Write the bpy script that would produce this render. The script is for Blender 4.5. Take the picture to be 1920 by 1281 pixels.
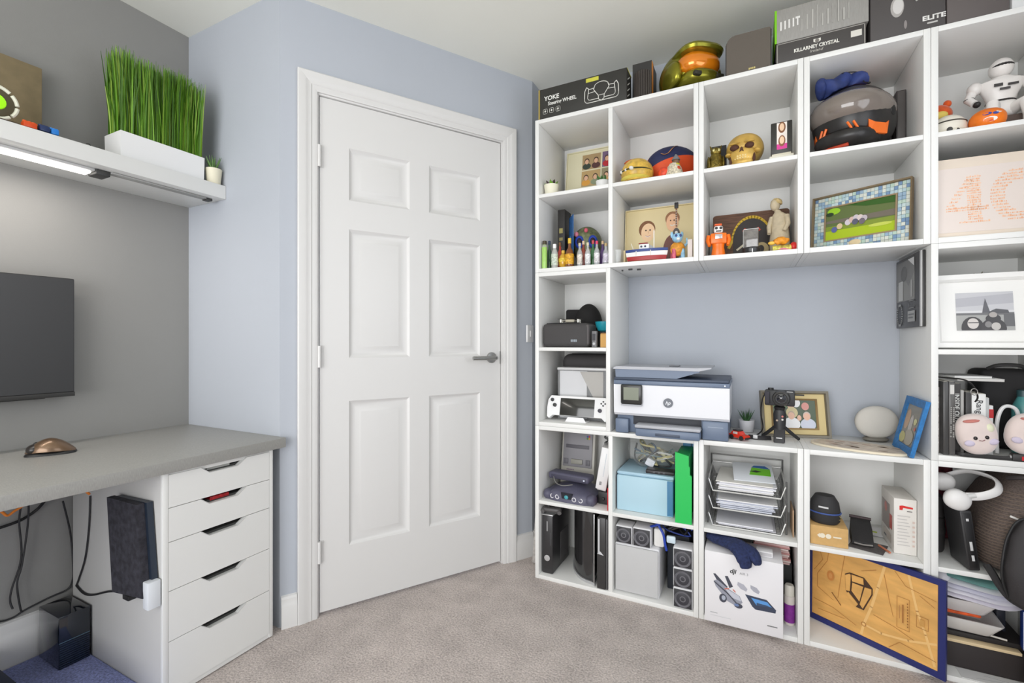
import bpy, bmesh, math, random
from mathutils import Vector, Matrix
random.seed(7)
R = math.radians
for o in list(bpy.data.objects):
    bpy.data.objects.remove(o)
SC = bpy.context.scene
COL = SC.collection

# ---------------------------------------------------------------- camera, world, lights, exposure
FPX, YAW, HOR, CH = 870.0, R(26.8), 642.0, 1.081          # focal length in px of a 1920 px wide frame, yaw, horizon row, eye height
cam = bpy.data.cameras.new('camera')
cam.sensor_width = 36.0
cam.lens = 36.0 * FPX / 1920.0
cam.shift_y = (HOR - 640.5) / 1920.0
cam.clip_start = 0.02
cam_o = bpy.data.objects.new('camera', cam)
cam_o.location = (0, 0, CH)
cam_o.rotation_euler = (R(90), 0, YAW)
COL.objects.link(cam_o)
SC.camera = cam_o

world = bpy.data.worlds.new('world')
SC.world = world
world.use_nodes = True
world.node_tree.nodes['Background'].inputs[0].default_value = (0.80, 0.88, 1.0, 1)
world.node_tree.nodes['Background'].inputs[1].default_value = 1.0

def area_light(name, loc, rot, sx, sy, watts, col):
    l = bpy.data.lights.new(name, 'AREA')
    l.shape = 'RECTANGLE'; l.size = sx; l.size_y = sy; l.energy = watts; l.color = col
    o = bpy.data.objects.new(name, l)
    o.location = loc; o.rotation_euler = rot
    COL.objects.link(o)
    return o
# daylight entering by the window in the wall on the right of the camera, and fill light as from a wide window invented behind it
area_light('window_daylight', (0.925, 0.80, 1.50), (0, R(90), 0), 1.15, 1.35, 4.4, (1.0, 0.985, 0.97))
area_light('rear_fill_light', (-0.60, -1.965, 1.13), (R(90), 0, 0), 2.7, 1.9, 49.0, (1.0, 0.985, 0.965))
SC.view_settings.view_transform = 'Standard'
SC.view_settings.look = 'None'
SC.view_settings.gamma = 1.0
SC.view_settings.use_curve_mapping = False
SC.view_settings.exposure = 0.62

# ---------------------------------------------------------------- pixel -> place helpers (1920 x 1281 frame)
YF = 1.951                                                   # front plane of the shelf wall
_s, _c = math.sin(YAW), math.cos(YAW)
def ray(px, py):
    a = (px - 960) / FPX
    return (a * _c - _s, a * _s + _c, -(py - HOR) / FPX)
def pt(px, py, X=None, Y=None, Z=None):
    r = ray(px, py)
    t = X / r[0] if X is not None else (Y / r[1] if Y is not None else (Z - CH) / r[2])
    return Vector((r[0] * t, r[1] * t, CH + r[2] * t))
def fx(px, d=0.0): return pt(px, HOR, Y=YF + d).x
def fz(px, py, d=0.0): return pt(px, py, Y=YF + d).z

# ---------------------------------------------------------------- materials
def lin1(v):
    v = v / 255.0
    return v / 12.92 if v <= 0.04045 else ((v + 0.055) / 1.055) ** 2.4
def lin(c): return tuple(lin1(v) for v in c)
_mats = {}
def M(rgb, rough=0.5, metal=0.0, noise=None, bump=None, coat=0.0, trans=0.0, emit=0.0, alpha=1.0, spec=None, name=None, sheen=0.0, stretch=None):
    key = (tuple(rgb), rough, metal, noise, bump, coat, trans, emit, alpha, spec, sheen, stretch)
    if key in _mats: return _mats[key]
    m = bpy.data.materials.new(name or 'paint_%02x%02x%02x' % tuple(int(v) for v in rgb))
    m.use_nodes = True
    nt = m.node_tree; N = nt.nodes; L = nt.links
    b = N['Principled BSDF']
    col = lin(rgb) + (1,)
    b.inputs['Base Color'].default_value = col
    b.inputs['Roughness'].default_value = rough
    b.inputs['Metallic'].default_value = metal
    if spec is not None: b.inputs['Specular IOR Level'].default_value = spec
    if coat: b.inputs['Coat Weight'].default_value = coat; b.inputs['Coat Roughness'].default_value = 0.06
    if trans: b.inputs['Transmission Weight'].default_value = trans
    if sheen: b.inputs['Sheen Weight'].default_value = sheen
    if alpha < 1: b.inputs['Alpha'].default_value = alpha
    if emit:
        b.inputs['Emission Color'].default_value = col; b.inputs['Emission Strength'].default_value = emit
    if noise or bump:
        tc = N.new('ShaderNodeTexCoord'); mp = N.new('ShaderNodeMapping')
        if stretch: mp.inputs['Scale'].default_value = stretch
        L.new(tc.outputs['Object'], mp.inputs['Vector'])
    if noise:
        sc, amt = noise
        n = N.new('ShaderNodeTexNoise'); n.inputs['Scale'].default_value = sc; n.inputs['Detail'].default_value = 3
        L.new(mp.outputs[0], n.inputs['Vector'])
        r = N.new('ShaderNodeValToRGB')
        r.color_ramp.elements[0].position = 0.3; r.color_ramp.elements[1].position = 0.7
        r.color_ramp.elements[0].color = tuple(min(1, v * (1 - amt)) for v in col[:3]) + (1,)
        r.color_ramp.elements[1].color = tuple(min(1, v * (1 + amt)) for v in col[:3]) + (1,)
        L.new(n.outputs['Fac'], r.inputs['Fac']); L.new(r.outputs['Color'], b.inputs['Base Color'])
    if bump:
        sc, st = bump
        n2 = N.new('ShaderNodeTexNoise'); n2.inputs['Scale'].default_value = sc; n2.inputs['Detail'].default_value = 2
        L.new(mp.outputs[0], n2.inputs['Vector'])
        bp = N.new('ShaderNodeBump'); bp.inputs['Strength'].default_value = st; bp.inputs['Distance'].default_value = 0.004
        L.new(n2.outputs['Fac'], bp.inputs['Height']); L.new(bp.outputs[0], b.inputs['Normal'])
    _mats[key] = m
    return m
def glassm(rgb=(235, 240, 240), alpha=0.22, rough=0.06):
    return M(rgb, rough, alpha=alpha, coat=0.6)

WHITE = M((231, 231, 228), 0.42, name='white_melamine')
BLACK = M((28, 28, 29), 0.5, name='black_plastic')
DARK = M((52, 51, 51), 0.6, name='charcoal_plastic')
STEEL = M((168, 168, 166), 0.28, 1.0, name='brushed_steel')
GLOSSW = M((236, 236, 236), 0.3, name='white_gloss_plastic')

# ---------------------------------------------------------------- mesh builder
class MB:
    def __init__(s):
        s.bm = bmesh.new(); s.mi = 0
    def _fin(s, faces):
        for f in faces: f.material_index = s.mi
    def m(s, i): s.mi = i; return s
    def box(s, x0, x1, y0, y1, z0, z1, bev=0.0, seg=2, rot=None, about=None):
        before = set(s.bm.faces)
        v = [s.bm.verts.new((x, y, z)) for x in (x0, x1) for y in (y0, y1) for z in (z0, z1)]
        idx = ((0, 1, 3, 2), (4, 6, 7, 5), (0, 4, 5, 1), (2, 3, 7, 6), (0, 2, 6, 4), (1, 5, 7, 3))
        fs = [s.bm.faces.new([v[i] for i in q]) for q in idx]
        if bev > 0:
            bev = min(bev, 0.49 * min(abs(x1 - x0), abs(y1 - y0), abs(z1 - z0)))
            es = list({e for f in fs for e in f.edges})
            bmesh.ops.bevel(s.bm, geom=es, offset=bev, segments=seg, affect='EDGES', profile=0.5)
        new = [f for f in s.bm.faces if f not in before]
        if rot is not None:
            vs = list({q for f in new for q in f.verts})
            c = Vector(about) if about is not None else Vector(((x0 + x1) / 2, (y0 + y1) / 2, (z0 + z1) / 2))
            bmesh.ops.rotate(s.bm, verts=vs, cent=c, matrix=rot)
        s._fin(new)
        return s
    def ring(s, pts):
        return [s.bm.verts.new(p) for p in pts]
    def loft(s, rings, closed=True, cap0=True, cap1=True):
        rv = [s.ring(r) for r in rings]
        fs = []
        n = len(rv[0])
        for a, b in zip(rv[:-1], rv[1:]):
            for i in range(n if closed else n - 1):
                j = (i + 1) % n
                try: fs.append(s.bm.faces.new((a[i], a[j], b[j], b[i])))
                except ValueError: pass
        if cap0 and n > 2: fs.append(s.bm.faces.new(list(reversed(rv[0]))))
        if cap1 and n > 2: fs.append(s.bm.faces.new(rv[-1]))
        s._fin(fs)
        return s
    def lathe(s, prof, c=(0, 0, 0), n=24, axis='z', sx=1.0, sy=1.0, cap0=True, cap1=True):
        rings = []
        for r, h in prof:
            r = max(r, 1e-5); pts = []
            for i in range(n):
                a = 2 * math.pi * i / n
                u, v = r * math.cos(a) * sx, r * math.sin(a) * sy
                if axis == 'z': p = (c[0] + u, c[1] + v, c[2] + h)
                elif axis == 'y': p = (c[0] + u, c[1] - h, c[2] + v)
                else: p = (c[0] + h, c[1] + u, c[2] + v)
                pts.append(p)
            rings.append(pts)
        return s.loft(rings, True, cap0, cap1)
    def cyl(s, p0, p1, r0, r1=None, n=16):
        r1 = r0 if r1 is None else r1
        p0, p1 = Vector(p0), Vector(p1)
        d = (p1 - p0).normalized()
        up = Vector((0, 0, 1)) if abs(d.z) < 0.9 else Vector((1, 0, 0))
        u = d.cross(up).normalized(); w = u.cross(d).normalized()
        rings = []
        for p, r in ((p0, r0), (p1, r1)):
            rings.append([p + u * (r * math.cos(2 * math.pi * i / n)) + w * (r * math.sin(2 * math.pi * i / n)) for i in range(n)])
        return s.loft(rings)
    def tube(s, pts, r, n=8, closed=False, flat=None):
        pts = [Vector(p) for p in pts]
        k = len(pts); rings = []; pu = None
        for i, p in enumerate(pts):
            if closed: t = pts[(i + 1) % k] - pts[i - 1]
            else: t = pts[min(i + 1, k - 1)] - pts[max(i - 1, 0)]
            t = t.normalized() if t.length > 1e-9 else Vector((1, 0, 0))
            if pu is None:
                up = Vector((0, 0, 1)) if abs(t.z) < 0.9 else Vector((1, 0, 0))
                u = t.cross(up).normalized()
            else:
                u = (pu - t * pu.dot(t))
                u = u.normalized() if u.length > 1e-6 else t.orthogonal().normalized()
            pu = u
            w = t.cross(u).normalized()
            rr = r[i] if isinstance(r, (list, tuple)) else r
            ra, rb = (rr, rr) if flat is None else (rr * flat[0], rr * flat[1])
            rings.append([p + u * (ra * math.cos(2 * math.pi * j / n)) + w * (rb * math.sin(2 * math.pi * j / n)) for j in range(n)])
        if closed: rings.append(rings[0])
        return s.loft(rings, True, not closed, not closed)
    def prism(s, poly, a, b, plane='xz'):
        def P(u, v, h):
            return (u, h, v) if plane == 'xz' else ((u, v, h) if plane == 'xy' else (h, u, v))
        return s.loft([[P(u, v, a) for u, v in poly], [P(u, v, b) for u, v in poly]])
    def ell(s, c, r, n=20, m=12, z0=-1.0, z1=1.0, sq=1.0):
        rings = []
        for i in range(m + 1):
            t = math.asin(z0) + (math.asin(z1) - math.asin(z0)) * i / m
            cz, rr = math.sin(t), math.cos(t)
            cz = math.copysign(abs(cz) ** sq, cz); rr = max(rr, 0.001) ** sq
            pts = []
            for j in range(n):
                a = 2 * math.pi * j / n
                ca, sa = math.cos(a), math.sin(a)
                ca = math.copysign(abs(ca) ** sq, ca); sa = math.copysign(abs(sa) ** sq, sa)
                pts.append((c[0] + r[0] * rr * ca, c[1] + r[1] * rr * sa, c[2] + r[2] * cz))
            rings.append(pts)
        return s.loft(rings)
    def quad(s, a, b, c, d):
        f = s.bm.faces.new([s.bm.verts.new(p) for p in (a, b, c, d)])
        s._fin([f]); return s
    def xf(s, mat):
        bmesh.ops.transform(s.bm, matrix=mat, verts=s.bm.verts[:]); return s
    def jitter(s, amt, seed=1):
        rnd = random.Random(seed)
        for v in s.bm.verts: v.co += Vector((rnd.uniform(-amt, amt), rnd.uniform(-amt, amt), rnd.uniform(-amt, amt)))
        return s
    def warp(s, fn):
        for v in s.bm.verts: v.co = Vector(fn(v.co))
        return s
    def build(s, name, mat, parent=None, loc=(0, 0, 0), rot=(0, 0, 0), smooth=40, sub=0):
        me = bpy.data.meshes.new(name)
        bmesh.ops.recalc_face_normals(s.bm, faces=s.bm.faces[:])
        s.bm.to_mesh(me); s.bm.free()
        for q in (mat if isinstance(mat, (list, tuple)) else [mat]): me.materials.append(q)
        if smooth:
            me.polygons.foreach_set('use_smooth', [True] * len(me.polygons))
            me.set_sharp_from_angle(angle=R(smooth))
        o = bpy.data.objects.new(name, me)
        COL.objects.link(o)
        o.location = loc; o.rotation_euler = rot
        if parent is not None: o.parent = parent
        if sub:
            md = o.modifiers.new('subdivision', 'SUBSURF'); md.levels = sub; md.render_levels = sub
        return o

def tag(o, label=None, cat=None, group=None, kind=None):
    if label: o['label'] = label
    if cat: o['category'] = cat
    if group: o['group'] = group
    if kind: o['kind'] = kind
    return o
def thing(name, label, cat, loc=(0, 0, 0), rz=0.0, group=None, rot=None):
    o = bpy.data.objects.new(name, None)
    o.empty_display_size = 0.03
    COL.objects.link(o)
    o.location = loc; o.rotation_euler = rot if rot is not None else (0, 0, rz)
    return tag(o, label, cat, group)
def struct(o): o['kind'] = 'structure'; return o
def copy_tree(o, parent=None):
    c = o.copy(); COL.objects.link(c)
    if parent is not None: c.parent = parent
    for ch in list(o.children): copy_tree(ch, c)
    return c
def bx(name, mat, parent, x0, x1, y0, y1, z0, z1, bev=0.0, **k):
    return MB().box(x0, x1, y0, y1, z0, z1, bev).build(name, mat, parent, **k)

# flat print: polygons laid on a face that looks towards local -Y; colours are material slots of one mesh
def clip_poly(P, x0, x1, z0, z1):
    for ax, lim, sg in ((0, x0, 1), (0, x1, -1), (1, z0, 1), (1, z1, -1)):
        out = []
        for i in range(len(P)):
            a, b = P[i - 1], P[i]
            da, db = (a[ax] - lim) * sg, (b[ax] - lim) * sg
            if (da >= 0) != (db >= 0):
                t = da / (da - db); out.append((a[0] + (b[0] - a[0]) * t, a[1] + (b[1] - a[1]) * t))
            if db >= 0: out.append(b)
        P = out
        if len(P) < 3: return []
    return P
def decal(parent, shapes, y=-0.0004, name='print', rough=0.45, loc=(0, 0, 0), rot=(0, 0, 0), step=0.00025, clip=None):
    bm = bmesh.new(); mats = []; idx = {}
    yy = y
    for sh in shapes:
        k, col = sh[0], sh[-1]
        polys = []
        if k == 'r':
            _, x0, x1, z0, z1, _c0 = sh
            polys = [[(x0, z0), (x1, z0), (x1, z1), (x0, z1)]]
        elif k == 'e':
            _, cx, cz, rx, rz, _c0 = sh
            polys = [[(cx + rx * math.cos(i * math.pi / 10), cz + rz * math.sin(i * math.pi / 10)) for i in range(20)]]
        elif k == 'p':
            polys = [sh[1]]
        elif k == 'l':
            P, w = sh[1], sh[2] / 2
            for a, b in zip(P[:-1], P[1:]):
                dx, dz = b[0] - a[0], b[1] - a[1]
                q = math.hypot(dx, dz) or 1
                nx, nz = -dz / q * w, dx / q * w
                ex, ez = dx / q * w * 0.5, dz / q * w * 0.5
                polys.append([(a[0] + nx - ex, a[1] + nz - ez), (a[0] - nx - ex, a[1] - nz - ez), (b[0] - nx + ex, b[1] - nz + ez), (b[0] + nx + ex, b[1] + nz + ez)])
        col = tuple(col)
        if col not in idx: idx[col] = len(mats); mats.append(M(col, rough))
        for pl in polys:
            if clip: pl = clip_poly(pl, *clip)
            if len(pl) < 3: continue
            f = bm.faces.new([bm.verts.new((p[0], yy, p[1])) for p in pl])
            f.material_index = idx[col]
        yy -= step
    me = bpy.data.meshes.new(name); bm.to_mesh(me); bm.free()
    for q in mats: me.materials.append(q)
    o = bpy.data.objects.new(name, me); COL.objects.link(o)
    o.parent = parent; o.location = loc; o.rotation_euler = rot
    return o
_txt = {}
def text(parent, s, x, z, h, col, y=-0.0008, align='LEFT', name='lettering', bold=0.0, rot=(0, 0, 0), sx=1.0, shear=0.0, rough=0.5, turn=0.0):
    cu = bpy.data.curves.new('text_curve', 'FONT')
    cu.body = s; cu.size = h * 1.4; cu.align_x = align; cu.offset = bold; cu.shear = shear; cu.resolution_u = 3
    to = bpy.data.objects.new('text_tmp', cu); COL.objects.link(to)
    dg = bpy.context.evaluated_depsgraph_get()
    me = bpy.data.meshes.new_from_object(to.evaluated_get(dg))
    bpy.data.objects.remove(to); bpy.data.curves.remove(cu)
    mt = Matrix.Rotation(turn, 4, 'Y') @ Matrix.Rotation(R(90), 4, 'X') @ Matrix.Diagonal((sx, 1, 1, 1))
    me.transform(mt)
    me.materials.clear(); me.materials.append(M(col, rough))
    o = bpy.data.objects.new(name, me); COL.objects.link(o)
    o.parent = parent; o.location = (x, y, z); o.rotation_euler = rot
    return o
def arc(cx, cz, rx, rz, a0, a1, n=14):
    return [(cx + rx * math.cos(R(a0 + (a1 - a0) * i / n)), cz + rz * math.sin(R(a0 + (a1 - a0) * i / n))) for i in range(n + 1)]
def rrect(x0, x1, z0, z1, r, n=4):
    p = []
    for cx, cz, a in ((x1 - r, z1 - r, 0), (x0 + r, z1 - r, 90), (x0 + r, z0 + r, 180), (x1 - r, z0 + r, 270)):
        for i in range(n + 1):
            t = R(a + 90 * i / n); p.append((cx + r * math.cos(t), cz + r * math.sin(t)))
    return p
def smoothpath(P, n=6):
    P = [Vector(p) for p in P]; out = []
    for i in range(len(P) - 1):
        p0, p1, p2, p3 = P[max(i - 1, 0)], P[i], P[i + 1], P[min(i + 2, len(P) - 1)]
        for k in range(n):
            t = k / n
            out.append(0.5 * ((2 * p1) + (p2 - p0) * t + (2 * p0 - 5 * p1 + 4 * p2 - p3) * t * t + (3 * p1 - p0 - 3 * p2 + p3) * t ** 3))
    out.append(P[-1]); return out
# ================================================================ THE ROOM
CEIL = 2.41
XG, YS = -2.17, 1.17                        # grey wall plane, alcove side wall plane
XR, YB, YBK = 0.95, -2.00, 2.301            # right wall, rear wall, wall behind the shelf units
DA = R(31.4)                                # angle of the door wall
Acor = Vector((-1.575, YS, 0))
ddir = Vector((math.sin(DA), math.cos(DA), 0))
WL = 1.155                                  # length of the door wall
Bcor = Acor + ddir * WL
XN = Bcor.x                                 # short return wall beside the shelf units

def wall_mat(rgb):
    return M(rgb, 0.85, bump=(260.0, 0.05), noise=(1.6, 0.02), name='wall_paint')
BLUEW = wall_mat((178, 183, 191))
GREYW = wall_mat((146, 145, 142))
CEILM = wall_mat((240, 240, 231))
# carpet: twisted pile, warm grey, mottled by noise at two scales
def carpet(rgb, amt=0.16):
    m = bpy.data.materials.new('carpet_pile'); m.use_nodes = True
    nt = m.node_tree; N = nt.nodes; L = nt.links; b = N['Principled BSDF']
    b.inputs['Roughness'].default_value = 0.95; b.inputs['Specular IOR Level'].default_value = 0.1
    tc = N.new('ShaderNodeTexCoord')
    n1 = N.new('ShaderNodeTexNoise'); n1.inputs['Scale'].default_value = 150; n1.inputs['Detail'].default_value = 4
    n2 = N.new('ShaderNodeTexNoise'); n2.inputs['Scale'].default_value = 9; n2.inputs['Detail'].default_value = 5
    mx = N.new('ShaderNodeMix'); mx.data_type = 'FLOAT'; mx.inputs[0].default_value = 0.3
    for n in (n1, n2): L.new(tc.outputs['Object'], n.inputs['Vector'])
    L.new(n1.outputs['Fac'], mx.inputs[2]); L.new(n2.outputs['Fac'], mx.inputs[3])
    r = N.new('ShaderNodeValToRGB'); e = r.color_ramp.elements
    c = lin(rgb)
    e[0].position = 0.34; e[1].position = 0.66
    e[0].color = tuple(v * (1 - 1.6 * amt) for v in c) + (1,); e[1].color = tuple(v * (1 + 1.6 * amt) for v in c) + (1,)
    L.new(mx.outputs[0], r.inputs['Fac']); L.new(r.outputs['Color'], b.inputs['Base Color'])
    bp = N.new('ShaderNodeBump'); bp.inputs['Strength'].default_value = 0.7; bp.inputs['Distance'].default_value = 0.006
    L.new(n1.outputs['Fac'], bp.inputs['Height']); L.new(bp.outputs[0], b.inputs['Normal'])
    return m
CARPET = carpet((190, 180, 175), .2)
struct(MB().box(XG - 0.1, XR + 0.1, YB - 0.1, YBK + 0.1, -0.06, 0.0).build('floor', CARPET))
struct(MB().box(XG - 0.1, XR + 0.1, YB - 0.1, YBK + 0.1, CEIL, CEIL + 0.08).build('ceiling', CEILM))
struct(MB().box(XG - 0.1, XG, YB - 0.1, YS, 0, CEIL).build('wall_left', GREYW))
# alcove side wall, a block whose faces are the alcove side, the slanted door wall and the short return
def in_wall(u, v=0.0, z=0.0):               # point on the door wall: u along it, v away from the room
    n = Vector((-math.cos(DA), math.sin(DA), 0))
    return Acor + ddir * u + n * v + Vector((0, 0, z))
struct(MB().box(XG - 0.1, Acor.x, YS, YS + 0.05, 0, CEIL).build('wall_alcove', BLUEW))
DU0, DW, DH, DG = 0.142, 0.826, 2.040, 0.012  # door: start along the wall, width, height, gap over the carpet
wr = thing('wall_door', None, None, Acor, math.pi / 2 - DA); struct(wr)
wall_mesh = MB()
wall_mesh.box(0, DU0 - 0.028, 0, 0.1, 0, CEIL).box(DU0 + DW + 0.028, WL, 0, 0.1, 0, CEIL).box(DU0 - 0.028, DU0 + DW + 0.028, 0, 0.1, DG + DH + 0.03, CEIL)
wall_mesh.build('plaster', BLUEW, wr)
struct(MB().box(XN - 0.06, XN, Bcor.y + 0.0, YBK, 0, CEIL).build('wall_return', BLUEW))
struct(MB().box(XN - 0.06, XR + 0.1, YBK, YBK + 0.1, 0, CEIL).build('wall_back', BLUEW))
# walls out of view, with the right window and an invented rear one for fill light
rw = MB()
wy0, wy1, wz0, wz1 = 0.12, 1.48, 0.92, 2.08
rw.box(XR, XR + 0.1, YB - 0.1, wy0, 0, CEIL).box(XR, XR + 0.1, wy1, YBK, 0, CEIL).box(XR, XR + 0.1, wy0, wy1, 0, wz0).box(XR, XR + 0.1, wy0, wy1, wz1, CEIL)
struct(rw.build('wall_right', BLUEW))
rb = MB()
vx0, vx1 = -2.0, 0.8
vz0 = 0.14
rb.box(XG, vx0, YB - 0.1, YB, 0, CEIL).box(vx1, XR, YB - 0.1, YB, 0, CEIL).box(vx0, vx1, YB - 0.1, YB, 0, vz0).box(vx0, vx1, YB - 0.1, YB, wz1, CEIL)
struct(rb.build('wall_rear', BLUEW))
def window(name, horizontal):
    r = thing(name, None, None); struct(r)
    if horizontal:
        for a, b in ((wy0, wy0 + .05), (wy1 - .05, wy1), ((wy0 + wy1) / 2 - .03, (wy0 + wy1) / 2 + .03)): bx('frame_bar', GLOSSW, r, XR + .05, XR + .09, a, b, wz0, wz1, .004)
        for a, b in ((wz0, wz0 + .05), (wz1 - .05, wz1)): bx('frame_bar', GLOSSW, r, XR + .05, XR + .09, wy0 + .05, wy1 - .05, a, b, .004)
    else:
        for a, b in ((vx0, vx0 + .05), (vx1 - .05, vx1), ((vx0 + vx1) / 2 - .03, (vx0 + vx1) / 2 + .03)): bx('frame_bar', GLOSSW, r, a, b, YB - .09, YB - .05, vz0, wz1, .004)
        for a, b in ((vz0, vz0 + .05), (wz1 - .05, wz1)): bx('frame_bar', GLOSSW, r, vx0 + .05, vx1 - .05, YB - .09, YB - .05, a, b, .004)
window('window_1', True); window('added_window', False)  # the rear window is an unseen addition for fill light

# ---------------------------------------------------------------- door, lining, architrave (local x along the wall, -y into the room)
PAINTW = M((216, 215, 213), 0.38, name='white_satin_paint')
door = thing('door_1', None, None, in_wall(DU0, 0.0, DG), math.pi / 2 - DA); struct(door)
px = [0.0, 0.112, 0.368, 0.458, 0.714, DW]
pz = [0.0, 0.235, 0.845, 1.015, 1.565, 1.645, 1.905, DH]
pz = [0.0, 0.242, 0.830, 1.005, 1.530, 1.648, 1.860, DH]
sl = MB()
yf = 0.004
for i in range(5):
    for j in range(7):
        if i in (1, 3) and j in (1, 3, 5): continue
        sl.quad((px[i], yf, pz[j]), (px[i + 1], yf, pz[j]), (px[i + 1], yf, pz[j + 1]), (px[i], yf, pz[j + 1]))
bmesh.ops.remove_doubles(sl.bm, verts=sl.bm.verts[:], dist=1e-5)
for a, b in (((0, yf + .035), (0, yf)), ((DW, yf), (DW, yf + .035))):
    sl.quad((a[0], a[1], 0), (b[0], b[1], 0), (b[0], b[1], DH), (a[0], a[1], DH))
sl.quad((0, yf, 0), (0, yf + .035, 0), (DW, yf + .035, 0), (DW, yf, 0))
sl.quad((0, yf, DH), (DW, yf, DH), (DW, yf + .035, DH), (0, yf + .035, DH))
sl.quad((0, yf + .035, 0), (0, yf + .035, DH), (DW, yf + .035, DH), (DW, yf + .035, 0))
sl.build('door_leaf', PAINTW, door, smooth=0)
for i in (1, 3):
    for j in (1, 3, 5):
        x0, x1, z0, z1 = px[i], px[i + 1], pz[j], pz[j + 1]
        prof = [(0, 0), (.006, .005), (.014, .0095), (.022, .0105), (.030, .010), (.046, .0035), (.050, .003)]
        rings = [[(x0 + q, yf + y, z0 + q), (x1 - q, yf + y, z0 + q), (x1 - q, yf + y, z1 - q), (x0 + q, yf + y, z1 - q)] for q, y in prof]
        MB().loft(rings, True, False, True).build('door_panel', PAINTW, door, smooth=30)
# lining (the rebate) and architrave around
fr = thing('trim_1', None, None, Acor, math.pi / 2 - DA); struct(fr)
u0, u1, zt = DU0 - 0.004, DU0 + DW + 0.004, DG + DH + 0.004
bx('lining', PAINTW, fr, u0 - .024, u0, -.002, .09, 0, zt, .001)
bx('lining', PAINTW, fr, u1, u1 + .024, -.002, .09, 0, zt, .001)
bx('lining', PAINTW, fr, u0 - .024, u1 + .024, -.002, .09, zt, zt + .024, .001)
aw = 0.078
aprof = [(.006, -.001), (.006, -.010), (.014, -.013), (.026, -.013), (.030, -.016), (.046, -.017), (.052, -.020), (aw - .004, -.021), (aw, -.018), (aw, -.001)]
def arch(rect_pts):
    # mitred run: list of (u, z, outward du, outward dz)
    rings = []
    for (u, z, ou, oz) in rect_pts:
        rings.append([(u + ou * q, y, z + oz * q) for q, y in aprof])
    return MB().loft(rings, True, True, True)
arch([(u0, 0, -1, 0), (u0, zt, -1, 1)]).build('architrave', PAINTW, fr, smooth=25)
arch([(u0, zt, -1, 1), (u1, zt, 1, 1)]).build('architrave', PAINTW, fr, smooth=25)
arch([(u1, zt, 1, 1), (u1, 0, 1, 0)]).build('architrave', PAINTW, fr, smooth=25)
for hz in (0.20, 0.97, 1.76):
    h = MB().cyl((-.003, -.006, hz), (-.003, -.006, hz + .085), .0075, n=10)
    h.box(0.001, .012, .0005, .0038, hz, hz + .085)
    h.build('hinge', PAINTW, door)
hd = MB()
hx, hz0 = DW - 0.050, 0.995
hd.lathe([(.026, 0), (.026, .006), (.024, .009), (.012, .010)], (hx, yf, hz0), 24, 'y')
hd.cyl((hx, yf - .008, hz0), (hx, yf - .05, hz0), .0095)
hd.tube(smoothpath([(hx, yf - .044, hz0), (hx - .012, yf - .055, hz0), (hx - .045, yf - .057, hz0), (hx - .125, yf - .055, hz0)]), .0095, 12)
hd.build('handle', STEEL, door)
lt = MB().box(DW - .003, DW + .001, yf - .002, yf + .012, hz0 - .03, hz0 + .03)
lt.build('latch_plate', STEEL, door)

# ---------------------------------------------------------------- skirting
def skirt_prof(h=.12): return [(0, 0), (-.018, 0), (-.018, h * .68), (-.015, h * .74), (-.012, h * .80), (-.012, h * .90), (-.008, h * .97), (0, h)]
def skirt(name, u0_, u1_, parent=None, loc=(0, 0, 0), rz=0.0):
    o = MB().loft([[(u, y, z) for y, z in skirt_prof()] for u in (u0_, u1_)]).build(name, PAINTW, parent, loc, (0, 0, rz), smooth=25)
    return struct(o)
skirt('baseboard_door_left', 0.004, u0 - aw - .001, None, Acor, math.pi / 2 - DA)
e = MB().loft([[(u, y, z) for y, z in skirt_prof()] for u in (u1 + aw + .001, WL - .004)])
# rounded return at the outer corner
rg = []
for k in range(7):
    a = R(k * DA * 180 / math.pi / 6)
    rg.append([(WL - .004 + math.sin(a) * -y, y * math.cos(a), z) for y, z in skirt_prof()])
e.loft(rg)
struct(e.build('baseboard_door_right', PAINTW, None, Acor, (0, 0, math.pi / 2 - DA), smooth=25))
skirt('baseboard_return', 0, YBK - Bcor.y - .004, None, (XN, Bcor.y + .004, 0), R(90))
skirt('baseboard_left', -YB - .0 + 0, -YB + 0, None, (0, 0, -9)) if False else None
sk = MB().loft([[(XG - y, v, z * 1.35) for y, z in skirt_prof()] for v in (YB, 0.766)])
struct(sk.build('baseboard_left', PAINTW, smooth=25))

# ---------------------------------------------------------------- light switch on the short return wall
p = pt(992, 626, X=XN)
ls = thing('light_switch', 'white plastic light switch on the short wall between door and shelf units', 'switch', (XN, p.y, p.z), R(90))
bx('face_plate', GLOSSW, ls, -.038, .038, -.009, -.0005, -.043, .043, .004)
bx('rocker', GLOSSW, ls, -.010, .010, -.013, -.0088, -.016, .016, .002)

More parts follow.
